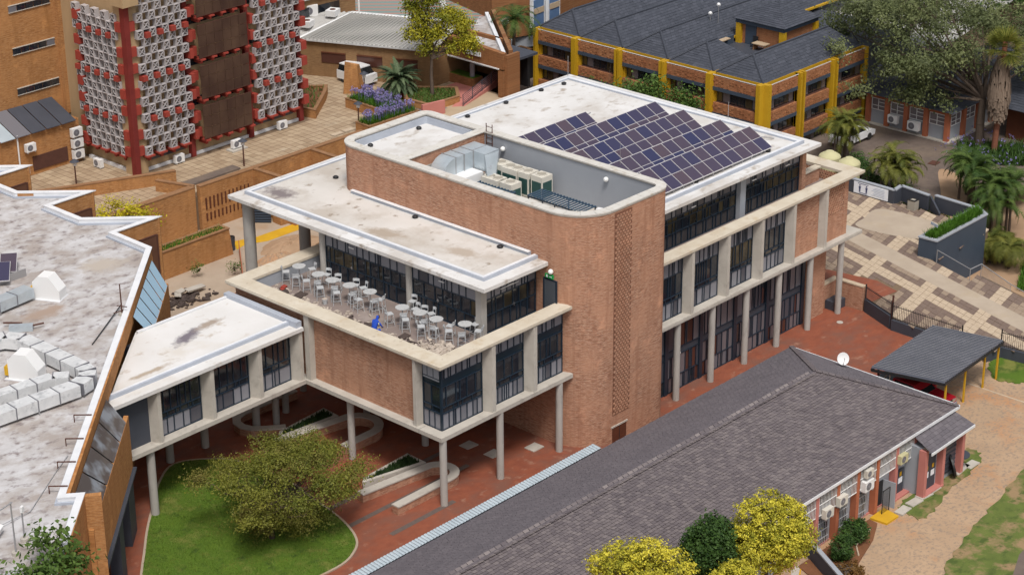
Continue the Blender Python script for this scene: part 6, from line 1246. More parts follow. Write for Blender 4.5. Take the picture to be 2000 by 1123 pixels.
for y in (10.55,9.95):
    MB().cyl((X_,y,.26),(X_+.012,y,.26),.06,.06,12).build('symbol_head', MT['sign_print'], ps); MB().add([(X_,y-.11,.17),(X_,y+.11,.17),(X_,y+.07,-.02),(X_,y+.06,-.25),(X_,y-.06,-.25),(X_,y-.07,-.02)],[(0,5,4,3,2,1)]).build('symbol_body', MT['sign_print'], ps)
MB().box(X_,X_+.012,9.9,10.6,-.34,-.30).box(X_,X_+.012,9.8,10.75,.39,.43).build('print_line', MT['sign_print'], ps)
for k in range(6): MB().box(X_,X_+.012,8.35,9.5-.12*(k%3),-.28+k*.12,-.25+k*.12).build('print_line', MT['sign_grey'], ps)
b_ = thing('concrete_bin', 'square pale concrete litter bin by the end of the dark stepped wall', 'bin', (55.8,5.9,-.5)); MB().box(55.5,56.1,5.6,6.2,-.5,.25).build('body', MT['bin_concrete'], b_); MB().ring([(55.48,5.58),(56.12,5.58),(56.12,6.22),(55.48,6.22)],[(55.6,5.7),(56,5.7),(56,6.1),(55.6,6.1)],.25,.3).build('rim', MT['black_plastic'], b_)
PLt = thing('raised_planter', 'dark slate planter with pale coping and dense green hedge at the plaza edge', 'planter', (52,0,-.5))
out_ = [(48.45,.75),(48.55,-.65),(55.3,-.6),(56.3,.8)]; in_ = [(48.75,.5),(48.85,-.38),(55.15,-.34),(55.8,.5)]
MB().ring(out_[::1],in_,-3.5,.9).build('wall_face', MT['slate_blue_paint'], PLt); MB().ring([(48.4,.8),(48.5,-.7),(55.35,-.65),(56.4,.85)],[(48.78,.48),(48.88,-.36),(55.12,-.32),(55.75,.48)],.9,1.0).build('coping', MT['grey_paint'], PLt)
tg_ = thing('garden_sign', 'small grey sign on a post in the hedge of the slate planter', 'sign', (49.6,.3,.9)); MB().cyl((49.6,.3,.8),(49.6,.3,1.7),.02,.02,6).build('post', MT['white_metal'], tg_); MB().obox((49.6,.28,1.65),.75,.03,.2,R(70)).build('board', MT['sign_grey'], tg_)
h = thing('handrail', 'grey steel handrail stepping down beside the slate planter', 'handrail', (47.5,-4,-.5)); MB().tube([(48.3,-.9,.45),(47.1,-4.3,.35),(48.2,-4.5,.45),(47.4,-7.3,.0),(46.4,-11,-.3)],.03,8).build('top_rail', MT['rail_steel'], h)
for p in ((48.3,-.9),(47.1,-4.3),(48.2,-4.5),(47.4,-7.3)): MB().cyl((p[0],p[1],-.6),(p[0],p[1],.4 if p[1] > -5 else .02),.025,.025,6).build('post', MT['rail_steel'], h)
bl = MB()
for i in range(26): q = Vector((48.2,-4.5,.45)).lerp(Vector((47.4,-7.3,0)),i/26); bl.cyl((q.x,q.y,-.5),(q.x,q.y,q.z),.012,.012,5)
bl.build('balusters', MT['rail_steel'], h)['kind'] = 'stuff'
def tank(x,y,label):
    t = thing('water_tank', label, 'water tank', (x,y,-1.25), 'cream water tanks behind the wing'); MB().cyl((x,y,-1.25),(x,y,.9),.85,.85,28).build('drum', MT['tank_cream'], t, True); m = MB()
    for k,(r0,r1,z0,z1) in enumerate(((.87,.80,.9,1.02),(.78,.62,1.02,1.14),(.60,.42,1.14,1.25),(.40,.3,1.25,1.34))): m.cyl((x,y,z0),(x,y,z1),r0,r1,28)
    m.build('ribbed_lid', MT['tank_cream'], t)
tank(57.9,14.9,'cream ribbed water tank farther along behind the balcony coping'); tank(57.7,12.95,'cream ribbed water tank nearer the dark wall')
wc_ = thing('white_car', 'white car half hidden behind the palm by the ochre columns', 'car', (66.9,18.9,-1.25))
def ext2(prof, w, name, mat, par, ox, oy, z0):
    n = len(prof); MB().add([(ox+p[0],oy+s*w,z0+p[1]) for s in (-1,1) for p in prof], [tuple(range(n))[::-1], tuple(range(n,2*n))]+[(i,(i+1)%n,n+(i+1)%n,n+i) for i in range(n)]).build(name, MT[mat], par)
ext2([(-2.1,.3),(2.1,.3),(2.15,.7),(1.5,.85),(-1.9,.95),(-2.1,.8)],.85,'body','car_white',wc_,66.9,18.9,-1.25); ext2([(1.0,.82),(.4,1.35),(-1.2,1.4),(-1.9,.9)],.74,'cabin','car_glass',wc_,66.9,18.9,-1.25); ext2([(.35,1.34),(.3,1.42),(-1.1,1.45),(-1.2,1.38)],.7,'roof','car_white',wc_,66.9,18.9,-1.25)
for dx in (-1.3,1.3):
    for s in (-1,1): MB().cyl((66.9+dx,18.9+s*.7,-.95),(66.9+dx,18.9+s*.87,-.95),.3,.3,16).build('wheel', MT['tyre'], wc_)
tag(MB().obox((67,11.1,-1.235),.9,.7,.04,.1).build('manhole_cover', MT['rust_steel']), 'rectangular dark manhole cover in the service road', 'manhole cover')
# cable drum, green bin
cd = thing('cable_drum', 'black cable drum standing upright with wide top disc in the grass', 'cable drum', (24.75,-17.35,-1.2)); MB().cyl((24.75,-17.35,-1.2),(24.75,-17.35,-1.12),.45,.45,22).build('base_disc', MT['concrete'], cd); MB().cyl((24.75,-17.35,-1.12),(24.75,-17.35,-.4),.26,.26,16).build('core', MT['black_plastic'], cd); MB().cyl((24.75,-17.35,-.4),(24.75,-17.35,-.33),.6,.6,26).build('top_disc', MT['charcoal_paint'], cd)
tw = thing('leaning_disc', 'dark wooden disc leaning upright against the annex pillar', 'disc', (23.8,-17.3,-1.2)); MB().cyl((23.55,-17.55,-.5),(23.63,-17.63,-.47),.72,.72,26).build('disc', MT['black_plastic'], tw); MB().cyl((23.63,-17.63,-.47),(23.66,-17.66,-.46),.3,.3,18).build('hub', MT['leaf_dark'], tw)
gb = thing('wheelie_bin', 'green wheelie bin at the far corner of the annex', 'bin', (25.1,-16.6,-1.25)); MB().add([(24.85,-16.85,-1.25),(25.35,-16.85,-1.25),(25.35,-16.35,-1.25),(24.85,-16.35,-1.25),(24.78,-16.95,-.2),(25.42,-16.95,-.2),(25.42,-16.3,-.2),(24.78,-16.3,-.2)],[(0,3,2,1),(4,5,6,7),(0,1,5,4),(1,2,6,5),(2,3,7,6),(3,0,4,7)]).build('body', MT['bin_green'], gb); MB().obox((25.1,-16.62,-.16),.7,.72,.07).build('lid', MT['bin_green'], gb)
# stairs with yellow nosings in front
sr = thing('front_stairs', 'concrete stairs with yellow nosings beside the dark sloping wall', 'stairs', (8.5,-18.5,-1.25))
for i in range(9):
    a = Vector((9.6,-17.2)).lerp(Vector((6.6,-20.8)),i/8); n_ = Vector((-.768,-.64)); p = a; MB().obox((p.x-.65,p.y-.0,-1.4-i*.17),1.7,.46,.3,R(30)).build('step', MT['concrete'], sr); MB().obox((p.x-.65+.11,p.y-.19,-1.245-i*.17),1.7,.08,.02,R(30)).build('nosing', MT['signal_yellow'], sr)
cwall('stair_wall', 'dark grey wall with pale top beside the yellow edged stairs', [((10.9,-16.6),(8.6,-20.6),-2.5,-.25,.2)], 'charcoal_paint','grey_paint')
tag(MB().tube([(12.6,-18.7,-1.15),(13.4,-18.0,-1.15),(15.3,-17.6,-1.15)],.05,6).build('bed_edging', MT['stone_pale']), 'thin pale edging curving round the red planting bed', 'edging')
# curved planters in the red court
def ribbon(name, label, path, w, z0, z1, cap=.08, cat='planter'):
    t = thing(name, label, cat, (path[0][0],path[0][1],z0)); P = [Vector(p) for p in path]; Lf, Rt = [], []
    for i,p in enumerate(P):
        d = (P[min(i+1,len(P)-1)]-P[max(i-1,0)]).normalized(); n = Vector((-d.y,d.x)); Lf.append(p+n*w/2); Rt.append(p-n*w/2)
    def strip(z0,z1,e):
        m = MB(); k = len(P); vs = [(v.x,v.y,z) for z in (z0,z1) for s in (Lf,Rt) for v in s]
        for i in range(k-1): m.f += [(2*k+i,3*k+i,3*k+i+1,2*k+i+1),(i,2*k+i,2*k+i+1,i+1),(k+i,k+i+1,3*k+i+1,3*k+i)]; m.c += [None]*3
        m.f += [(0,k,3*k,2*k),(k-1,3*k-1,4*k-1,2*k-1)]; m.c += [None]*2; m.v = vs; return m
    strip(z0,z1,0).build('wall_face', MT['red_face_brick'], t)
    Lf2 = [l+(l-r).normalized()*.05 for l,r in zip(Lf,Rt)]; Rt2 = [r+(r-l).normalized()*.05 for l,r in zip(Lf,Rt)]; Lf,Rt = Lf2,Rt2
    k = len(P); q = 0
    while q < k-1:
        e = min(k-1,q+2); poly = [tuple(Lf[j]) for j in range(q,e+1)]+[tuple(Rt[j]) for j in range(e,q-1,-1)]
        MB().prism(poly, z1, z1+cap).build('coping_slab', MT['concrete'], t); q = e
    return t
def hairpin(x0, xr, y0, y1, x1, n=10):
    r_ = (y1-y0)/2; cy_ = (y0+y1)/2; pts = [(x0+(xr-x0)*i/6,y0) for i in range(7)]
    pts += [(xr+r_*math.cos(a),cy_+r_*math.sin(a)) for a in [R(-90+180*(i+1)/(n+1)) for i in range(n)]]
    pts += [(xr+(x1-xr)*i/6,y1+ .28*(i/6)*(y1-y0)) for i in range(7)]; return pts
ribbon('curved_seat_wall','curved low brick seat wall with pale coping nearest the corner column', hairpin(-2.3,2.0,1.5,3.4,-2.6), .45, -.15, .45)
ribbon('curved_seat_wall','curved low brick seat wall deeper under the raised terrace', hairpin(.6,2.9,8.7,11.3,-1.6), .45, -.1, .45)
ribbon('curved_seat_wall','curved low brick seat wall under the covered bridge', [(3.6,16.2),(2.0,16.25),(.4,16.2),(-.6,16.2),(-1.2,16.0),(-1.6,15.5),(-1.7,14.9),(-1.5,14.3),(-.9,13.7),(0,13.0)], .4, -.05, .45)
def planterbed(poly, label):
    t = thing('court_planter', label, 'planter', (poly[0][0],poly[0][1],0)); i_ = off(poly if sum(poly[i][0]*poly[(i+1)%len(poly)][1]-poly[(i+1)%len(poly)][0]*poly[i][1] for i in range(len(poly))) > 0 else poly[::-1], .22); o_ = poly if sum(poly[i][0]*poly[(i+1)%len(poly)][1]-poly[(i+1)%len(poly)][0]*poly[i][1] for i in range(len(poly))) > 0 else poly[::-1]
    MB().ring(o_,i_,-.1,.45).build('kerb', MT['concrete'], t); MB().prism(i_,-.1,.38).build('soil', MT['leaf_planter_dark'], t); return i_
PB1 = planterbed([(2.5,5.4),(2.45,3.85),(-1.6,4.8),(-1.2,5.2)], 'triangular planter with dark groundcover beside the nearest curved seat wall'); PB2 = planterbed([(3.2,13.2),(3.1,11.8),(-1.2,12.3),(-.6,12.9)], 'triangular planter with dark groundcover deeper under the raised terrace')
# ================================================================ vegetation
def leaf(m, p, n, s, tone, r, asp=.55):
    n = Vector(n).normalized(); a = n.orthogonal().normalized(); b = n.cross(a); an = r.uniform(0,6.283); u = a*math.cos(an)+b*math.sin(an); v = n.cross(u)
    m.add([p-u*s*.5,p+v*s*asp*.5,p+u*s*.5,p-v*s*asp*.5], [(0,1,2,3)], tone)
def crown(blobs, n, s, seed, hollow=.55, droop=0, spread=.55):
    r = random.Random(seed); m = MB(); vol = [b[1][0]*b[1][1]*b[1][2] for b in blobs]; tot = sum(v**.7 for v in vol)
    for (c,rad),v in zip(blobs,vol):
        c = Vector(c); k = int(n*v**.7/tot); bt = r.uniform(-.2,.2)
        # small clumps scattered over the blob
        nc = max(6,k//26)
        for q in range(nc):
            d = Vector((r.gauss(0,1),r.gauss(0,1),r.gauss(0,1))).normalized(); h = hollow+(1-hollow)*r.random()**.6
            cc = c+Vector((d.x*rad[0],d.y*rad[1],d.z*rad[2]))*h*r.uniform(.88,1.1); cs = s*r.uniform(1.5,3.4)
            ct = min(1,max(0,.45+bt+r.uniform(-.3,.3)))
            for i in range(k//nc):
                e = Vector((r.gauss(0,1),r.gauss(0,1),r.gauss(0,.7)-droop))*cs*spread; nn = (d*.6+Vector((r.gauss(0,1),r.gauss(0,1),abs(r.gauss(0,1))+.3))*.6)
                leaf(m, cc+e, nn, s*r.uniform(.7,1.3), min(1,max(0,ct+r.uniform(-.22,.22))), r)
    return m
def limbs(m, base, tips, r0, seed, mid=.45, wob=.25):
    r = random.Random(seed); base = Vector(base)
    for t in tips:
        t = Vector(t); pts = [base]; n = 5
        for i in range(1,n+1): q = i/n; p = base.lerp(t,q); p.z = base.z+(t.z-base.z)*(q**.8); p += Vector((r.uniform(-1,1),r.uniform(-1,1),r.uniform(-.4,.4)))*wob*(1 if i < n else .3); pts.append(p)
        for i in range(n): m.cyl(pts[i],pts[i+1],r0*(1-i/n*.85),r0*(1-(i+1)/n*.85),7,False)
        for i in range(2,n):
            for _ in range(2):
                e = pts[i]+Vector((r.uniform(-1,1),r.uniform(-1,1),r.uniform(.1,.9)))*(t-base).length*.28; m.cyl(pts[i],e,r0*.28,r0*.08,5,False)
    return m
def tree(name, label, base, trunk_h, tr, blobs, n, s, mat, bark, seed, group=None, cat='tree', **kw):
    t = thing(name, label, cat, base, group); b = Vector(base); top = b+Vector((0,0,trunk_h)); r = random.Random(seed); m = MB()
    mid = b.lerp(top,.5)+Vector((r.uniform(-.15,.15),r.uniform(-.15,.15),0)); m.cyl(b-Vector((0,0,.2)),mid,tr,tr*.8,10,False).cyl(mid,top,tr*.8,tr*.65,10,False)
    limbs(m, top, [bl[0] for bl in (blobs if len(blobs) < 50 else blobs[::4])], tr*(.55 if len(blobs) < 28 else .38), seed); m.build('trunk', MT[bark], t, True)
    crown(blobs, n, s, seed+1, **kw).build('crown', MT[mat], t); return t
# tree on the lawn: wide and low
B = []; r = random.Random(21)
for i in range(34):
    a = r.uniform(0,6.283); q = r.random()**.5; x = -7.5+4.3*q*math.cos(a); y = 5.0+4.3*q*math.sin(a); B.append(((x,y,3.0+1.6*(1-q)+r.uniform(-.9,.7)),(1.15*r.uniform(.7,1.3),1.15*r.uniform(.7,1.3),.42)))
for i in range(6): B.append(((-8.3+r.uniform(-1.8,1.8),4.2+r.uniform(-1.8,1.8),1.3+r.uniform(-.5,.6)),(.9,.9,.6)))
tree('spreading_tree','wide low olive green tree standing on the rounded lawn',(-8.5,4.6,.03),1.2,.2,B,50000,.115,'leaf_olive','bark_grey',31,hollow=.1,spread=.75)
# rounded yellow green trees at the front
def ball(name,label,c,rad,mat,seed,n=15000,s=.16,gz=-1.25,k=11,grp=None):
    r = random.Random(seed); B = [(c,(rad[0]*.82,rad[1]*.82,rad[2]*.82))]
    for i in range(k*2):
        d = Vector((r.gauss(0,1),r.gauss(0,1),r.gauss(.25,.8))).normalized(); q = r.uniform(.6,1.2); B.append((tuple(Vector(c)+Vector((d.x*rad[0],d.y*rad[1],d.z*rad[2]))*.68),(rad[0]*.34*q,rad[1]*.34*q,rad[2]*.32*q)))
    tree(name,label,(c[0],c[1],gz),max(.5,c[2]-rad[2]*.7-gz),.16,B,n,s,mat,'bark_grey',seed,grp,hollow=.86,spread=.36)
G = 'round yellow green trees in front of the shingle roof'
ball('golden_tree','largest round yellow green tree, beside the stairs and the classroom wall',(3.4,-19.2,4.35),(2.25,2.25,2.4),'leaf_yellow',41,36000,.125,-2.5,14,G)
ball('golden_tree','broad yellow green tree cut by the bottom edge, left of the dark tree',(-8.6,-20.8,7.2),(2.9,2.9,2.3),'leaf_yellow',42,32000,.125,-2.5,14,G)
ball('golden_tree','small yellow green tree at the bottom edge between the two larger ones',(-.9,-20.4,3.9),(1.3,1.3,1.3),'leaf_yellow',43,16000,.12,-2.5,9,G)
ball('dark_green_tree','dark green tree behind the yellow green trees',(.6,-17.9,4.3),(1.7,1.3,1.9),'leaf_dark',44,15000,.17,-1.5,12)
ball('garden_shrub','dark green rounded shrub by the classroom windows',(13.7,-17.6,-.55),(.85,.75,.7),'leaf_dark',45,4500,.13,-1.25,6); ball('garden_shrub','clipped dark green shrub nearer the stairs',(11.7,-18.2,-.5),(.75,.7,.85),'leaf_dark',46,5000,.10,-1.25,6)
ball('bronze_shrub','low bronze and green shrub at the bottom of the planting bed',(10.4,-19.3,-1.0),(1.3,.9,.35),'leaf_bronze',47,3500,.12,-1.3,5)
# leafy tree at the lower left
tree('leafy_tree','small bright leafy tree poking above the weathered roof at the lower left corner',(-26.6,-2.4,0),7.5,.12,[((-26.0,-1.4,9.8),(.75,.75,.45)),((-26.9,-2.1,9.0),(.9,.7,.5)),((-27.9,-2.0,9.0),(.7,.7,.5)),((-25.6,-2.0,8.9),(.7,.6,.5))],1600,.30,'leaf_mid','bark_grey',51,hollow=.2)
# trees and plants on the plaza behind
tree('tall_lime_tree','tall twin stemmed tree with lime yellow foliage in the back planter',(43.6,43.9,POD+.5),3.0,.17,[((43.0,44.5,12.3),(.8,.8,.7)),((43.5,44.1,11.3),(.9,.9,.8)),((42.7,45.2,10.6),(.6,.6,.6)),((43.2,44.6,9.6),(.85,.85,.8)),((44.6,43.1,9.7),(1.0,.9,.7)),((45.5,42.3,9.0),(.9,.8,.7)),((44.0,44.0,8.3),(1.1,1.0,.7)),((45.7,41.9,7.7),(.7,.7,.7)),((42.8,44.9,8.2),(.7,.7,.6)),((46.0,41.8,7.0),(.5,.5,.6)),((43.4,44.2,7.0),(.6,.6,.5)),((44.9,42.9,7.0),(.6,.6,.5))],15000,.2,'leaf_lime','bark_grey',53,hollow=.5)
def bush(name,label,blobs,n,s,mat,seed,cat='bush'): 
    t = thing(name,label,cat,(blobs[0][0][0],blobs[0][0][1],blobs[0][0][2]-blobs[0][1][2])); m = MB(); b = Vector(t.location); limbs(m,b,[q[0] for q in blobs],.06,seed); m.build('stems', MT['bark_grey'], t); crown(blobs,n,s,seed,hollow=.5).build('foliage', MT[mat], t)
bush('yellow_bush','bright yellow green bush behind the saw-tooth brick wall',[((7.9,38.8,4.9),(1.1,1.1,.9)),((8.6,38.0,4.7),(1.0,1.0,.8)),((9.3,37.3,4.3),(.9,.9,.7)),((7.1,39.6,4.4),(1.0,1.0,.8)),((8.4,38.5,3.8),(1.3,1.3,.8)),((9.0,37.9,3.0),(1.2,1.2,.8))],5000,.17,'leaf_brightyellow',54)
B = [((54+r.uniform(-.8,.8),25.5+i*.75+r.uniform(-.3,.3),2.9+1.1*math.sin(i*.35)+r.uniform(-.4,.5)),(1.0,1.0,1.0)) for i in range(16)]
bush('green_hedge','mid green trees rising between the white roof and the ochre building',B,9000,.26,'leaf_mid',55); 
def frond(m, base, az, el, L, droop, w, n, r, tone, twist=0, lw=.05, vee=.35):
    d = Vector((math.cos(az),math.sin(az),0)); p = Vector(base); e = el; pts = [p.copy()]; st = L/n; dirs = []
    for i in range(n):
        v = d*math.cos(e)+Vector((0,0,math.sin(e))); dirs.append(v); p = p+v*st; pts.append(p.copy()); e -= droop/n*(1+i/n)
    side = Vector((-d.y,d.x,0))
    for i in range(n):
        m.cyl(pts[i],pts[i+1],.02*(1-i/n)+.006,.02*(1-(i+1)/n)+.006,4,False,tone*.7)
        if i < 1: continue
        up_ = side.cross(dirs[i]).normalized(); up_ = up_ if up_.z > 0 else -up_
        for q in (0,.5):
            b = pts[i].lerp(pts[i+1],q); ll = w*math.sin(math.pi*min(.97,(i+q+.5)/n*.85+.12))
            for s in (-1,1):
                tip = b+side*s*ll*.9+dirs[i]*ll*.55+up_*ll*vee*r.uniform(.4,1.1)-Vector((0,0,ll*.25)); m.add([b-dirs[i]*lw*.6,b+dirs[i]*lw*.6,tip], [(0,1,2)], min(1,max(0,tone+r.uniform(-.2,.2))))
def palm(name,label,base,h,tr,nf,L,droop,mat,seed,w=.35,bark='bark_grey',stems=1,group=None,el0=(-.1,1.3),lw=.05,n=9):
    t = thing(name,label,'palm',base,group); r = random.Random(seed); tk = MB(); m = MB()
    for s in range(stems):
        b = Vector(base)+Vector((r.uniform(-1.1,1.1),r.uniform(-1.1,1.1),0))*(1 if stems > 1 else 0); hh = h*r.uniform(.55,1.0) if stems > 1 else h; top = b+Vector((r.uniform(-.15,.15)*h*.3,r.uniform(-.15,.15)*h*.3,hh))
        tk.cyl(b-Vector((0,0,.2)),b.lerp(top,.5),tr*1.1,tr,9,False).cyl(b.lerp(top,.5),top,tr,tr*.8,9,False)
        for i in range(nf): frond(m,top,2*math.pi*(i*.382)+r.uniform(-.2,.2),r.uniform(*el0),L*r.uniform(.75,1.1),droop*r.uniform(.8,1.2),w,n,r,r.random(),lw=lw)
    tk.build('trunk', MT[bark], t, True); m.build('fronds', MT[mat], t); return t
palm('cycad','large grey green cycad in a red pot on the plaza',(42.3,46.5,POD+.5),1.0,.28,90,2.3,.9,'leaf_cycad',61,.32,el0=(-.5,1.35),lw=.13,n=12); MB().cyl((42.3,46.5,POD),(42.3,46.5,POD+.55),.6,.75,16).build('pot', MT['deep_red_paint'], bpy.data.objects['cycad'])
palm('feather_palm','tall slender feather palm beside the brick portal',(55.8,46.5,-1.25),7.3,.17,34,3.0,1.9,'leaf_palm',62,.55,lw=.09)
palm('clump_palm','clump of arching palms in front of the ochre columns',(63.2,17.4,-1.25),3.2,.07,13,2.3,1.7,'leaf_palm_olive',63,.42,stems=7,lw=.09,el0=(.1,1.4))
palm('clump_palm','clump of arching palms behind the poster wall',(59.5,9.9,-1.25),2.6,.07,13,2.2,1.7,'leaf_palm_olive',64,.42,stems=8,lw=.09,el0=(.1,1.4))
palm('clump_palm','tallest clump of palms at the right, above the slate planter',(61.8,4.9,-1.6),3.4,.10,15,2.6,1.6,'leaf_palm',65,.48,stems=8,lw=.1,el0=(0,1.4))
palm('clump_palm','dense clump of palms at the right edge behind the planter',(61.4,1.6,-3.3),4.4,.10,15,2.7,1.6,'leaf_palm',66,.5,stems=9,lw=.1,el0=(0,1.4))
palm('clump_palm','low olive palm clump spilling over by the right edge',(57.6,-1.0,-3.3),1.8,.1,26,2.5,2.2,'leaf_palm_olive',67,.5,stems=5,lw=.1,el0=(.1,1.2))
# fan palm with a skirt of dead fronds
fp_ = thing('fan_palm','tall fan palm with thick skirt of dead brown fronds','palm',(72.0,8.7,-1.25)); b = Vector((72.0,8.7,-1.25)); r = random.Random(71)
MB().cyl(b,b+Vector((.1,-.1,5)),.26,.2,10,False).cyl(b+Vector((.1,-.1,5)),b+Vector((.1,-.1,9.3)),.2,.2,10,False).build('trunk', MT['bark_red'], fp_, True)
m = MB()
for i in range(900):
    z = r.uniform(0,1); a = r.uniform(0,6.283); R0 = .28+.62*math.sin(math.pi*(.18+.78*z))**1.2; p = b+Vector((R0*math.cos(a),R0*math.sin(a),3.6+4.7*z)); q = p+Vector((math.cos(a)*.1*r.random(),math.sin(a)*.1*r.random(),-r.uniform(.5,1.1))); s = Vector((-math.sin(a),math.cos(a),0))*r.uniform(.04,.1); m.add([p-s*.4,p+s*.4,q+s,q-s],[(0,1,2,3)])
m.build('dead_fronds', MT['dead_frond'], fp_)
m = MB()
for i in range(80):
    a = r.uniform(0,6.283); e = r.uniform(-.6,1.4); d = Vector((math.cos(a)*math.cos(e),math.sin(a)*math.cos(e),math.sin(e))); c = b+Vector((.1,-.1,8.8))+d*.9; s = Vector((-math.sin(a),math.cos(a),0)); u = d.cross(s)
    for k in range(11):
        an = R(-75+15*k); tip = c+(d*math.cos(an)+s*math.sin(an))*1.15-Vector((0,0,.25*abs(math.sin(an)))); w = (s*math.cos(an)-d*math.sin(an))*.05; m.add([c-w,c+w,tip],[(0,1,2)],r.random())
m.build('fronds', MT['leaf_fan'], fp_)
# big acacia
B = []; r = random.Random(81)
for i in range(72):
    a = r.uniform(0,6.283); q = r.random()**.5; x = 74+7.5*q*math.cos(a); y = 17.5+9.0*q*math.sin(a); z = 6.6+3.6*(1-q*q)+r.uniform(-2.2,1.2)-max(0,(y-18))*.12
    if y < 12 and x < 76: x += 6
    B.append(((x,y,z),(1.9*r.uniform(.7,1.2),1.9*r.uniform(.7,1.2),.9)))
for i in range(9): B.append(((71.5+r.uniform(-1.5,1.5),12.3+r.uniform(-1.2,2.5),6.4+r.uniform(-2.0,2.2)),(1.5,1.5,1.0)))
for i in range(12): B.append(((70.5+r.uniform(-2,2),15+r.uniform(-2.5,6),3.6+r.uniform(-1,1.4)),(1.3,1.6,1.0)))
ac = tree('acacia_tree','huge spreading acacia with feathery grey green canopy in the upper right',(72.4,10.3,-1.25),4.2,.42,B,44000,.24,'leaf_acacia','bark_grey',82,hollow=.05,droop=.35)
B = [((84+r.uniform(-5,5),2+r.uniform(-7,9),8+r.uniform(-2,2.5)),(2.2,2.2,1.2)) for i in range(22)]
tree('acacia_tree','second acacia canopy behind the tall fan palm at the right edge',(84,3,-1.25),4.5,.5,B,16000,.32,'leaf_acacia','bark_grey',83,hollow=.1)
B = [((98+r.uniform(-8,8),14+r.uniform(-14,24),6+r.uniform(-2,2)),(3,3,1.8)) for i in range(26)]
tree('background_tree','dark green trees filling the background at the upper right',(98,16,-1.25),3.5,.5,B,9000,.5,'leaf_dark','bark_grey',84,hollow=.3)
# hedge, flowers, groundcover
def tufts(poly, n, z, h, seed, lean=.5, w=.03):
    r = random.Random(seed); m = MB(); xs = [p[0] for p in poly]; ys = [p[1] for p in poly]; k = 0
    while k < n:
        p = (r.uniform(min(xs),max(xs)),r.uniform(min(ys),max(ys)))
        if not inside(p,poly): continue
        a = r.uniform(0,6.283); hh = h*r.uniform(.6,1.2); l = r.uniform(0,lean)*hh; c = Vector((p[0],p[1],z)); t_ = c+Vector((math.cos(a)*l,math.sin(a)*l,hh)); s = Vector((-math.sin(a),math.cos(a),0))*w; m.add([c-s,c+s,t_],[(0,1,2)],r.random()); k += 1
    return m
tag(tufts([(48.8,.45),(48.9,-.35),(55.1,-.3),(55.7,.45)],5200,.75,.62,91,.8,.05).build('hedge', MT['leaf_hedge']),'dense bright green hedge filling the slate planter','hedge',kind='stuff')
tag(tufts([(9.6,36.4),(15.3,36.4),(15.3,37.1),(9.6,37.1)],900,1.9,.28,92,.8,.05).build('planter_grass', MT['leaf_hedge']),'green strip growing in the sloping ended brick planter','grass',kind='stuff')
for i,pb in enumerate((PB1,PB2)): tag(tufts(pb,900,.36,.25,93+i,.9,.04).build('groundcover', MT['leaf_planter_dark']),'dark groundcover in the triangular planter '+['nearest the corner column','deeper under the terrace'][i],'groundcover',kind='stuff')
# flower beds in brick planters on the plaza
def bedbox(name,label,poly,z1,mat='tan_face_brick'):
    t = thing(name,label,'planter',(poly[0][0],poly[0][1],POD)); p = poly if sum(poly[i][0]*poly[(i+1)%len(poly)][1]-poly[(i+1)%len(poly)][0]*poly[i][1] for i in range(len(poly))) > 0 else poly[::-1]; q = off(p,.22); MB().ring(p,q,POD,z1).build('wall_face', MT[mat], t); MB().ring(off(p,-.03),off(p,.26),z1,z1+.06).build('coping', MT['timber'], t); MB().prism(q,POD,z1-.1).build('soil', MT['red_soil'], t); return q
q1 = bedbox('flower_planter','long brick planter of purple agapanthus beside the rear lamp post',[(37.7,47.9),(37.5,43.0),(39.6,42.6),(40.0,47.6)],3.35); q2 = bedbox('flower_planter','brick planter of purple agapanthus right behind the white tower roof',[(34.3,43.1),(34.2,41.5),(39.5,41.3),(39.6,42.4)],3.35); q3 = bedbox('tree_planter','angular brick planter with dark groundcover round the tall lime tree',[(43.2,47.2),(41.2,44.6),(41.4,42.0),(44.6,41.8),(46.2,43.6)],3.15)
def flowers(poly, n, seed, label, frac=.75):
    tag(tufts(poly,n,3.2,.55,seed,1.0,.05).build('agapanthus_leaves', MT['leaf_hedge']),'strappy green leaves of the '+label,'plants',kind='stuff'); r = random.Random(seed); m = MB(); xs = [p[0] for p in poly]; ys = [p[1] for p in poly]; k = 0
    while k < n//22:
        p = (r.uniform(min(xs),max(xs)),r.uniform(min(ys),max(ys)))
        if not inside(p,poly): continue
        c = Vector((p[0],p[1],3.2+r.uniform(.75,1.05))); m.cyl((c.x,c.y,3.2),c,.012,.012,4,False,.1); k += 1
        for i in range(14): d = Vector((r.gauss(0,1),r.gauss(0,1),r.gauss(.2,1))).normalized(); leaf(m,c+d*.11,d,.1,r.random(),r,.8)
    tag(m.build('agapanthus_flowers', MT['flower_blue']),'purple blue flower heads of the '+label,'flowers',kind='stuff')
flowers(q1,3200,95,'bed by the rear lamp post'); flowers(q2,2600,96,'bed behind the white tower roof'); tag(tufts(q3,2600,3.0,.25,97,.8,.05).build('groundcover', MT['leaf_mid']),'grey green groundcover round the tall lime tree','groundcover',kind='stuff')
flowers_r = tufts([(68,9.5),(72,12),(76,6),(72,4)],2600,-1.2,.7,98,1.0,.06); tag(flowers_r.build('agapanthus_leaves', MT['leaf_dark']),'dark strappy plants round the foot of the acacia','plants',kind='stuff')
m = MB(); r = random.Random(99)
for i in range(110):
    c = Vector((r.uniform(67.5,74),r.uniform(5,12),-.35+r.uniform(-.2,.3)))
    for k in range(6): d = Vector((r.gauss(0,1),r.gauss(0,1),r.gauss(.2,1))).normalized(); leaf(m,c+d*.1,d,.11,r.random()*.5,r,.8)  # lowered tone paints the shade there into the petals
tag(m.build('agapanthus_flowers', MT['flower_blue']),'shaded purple flowers round the foot of the acacia','flowers',kind='stuff')
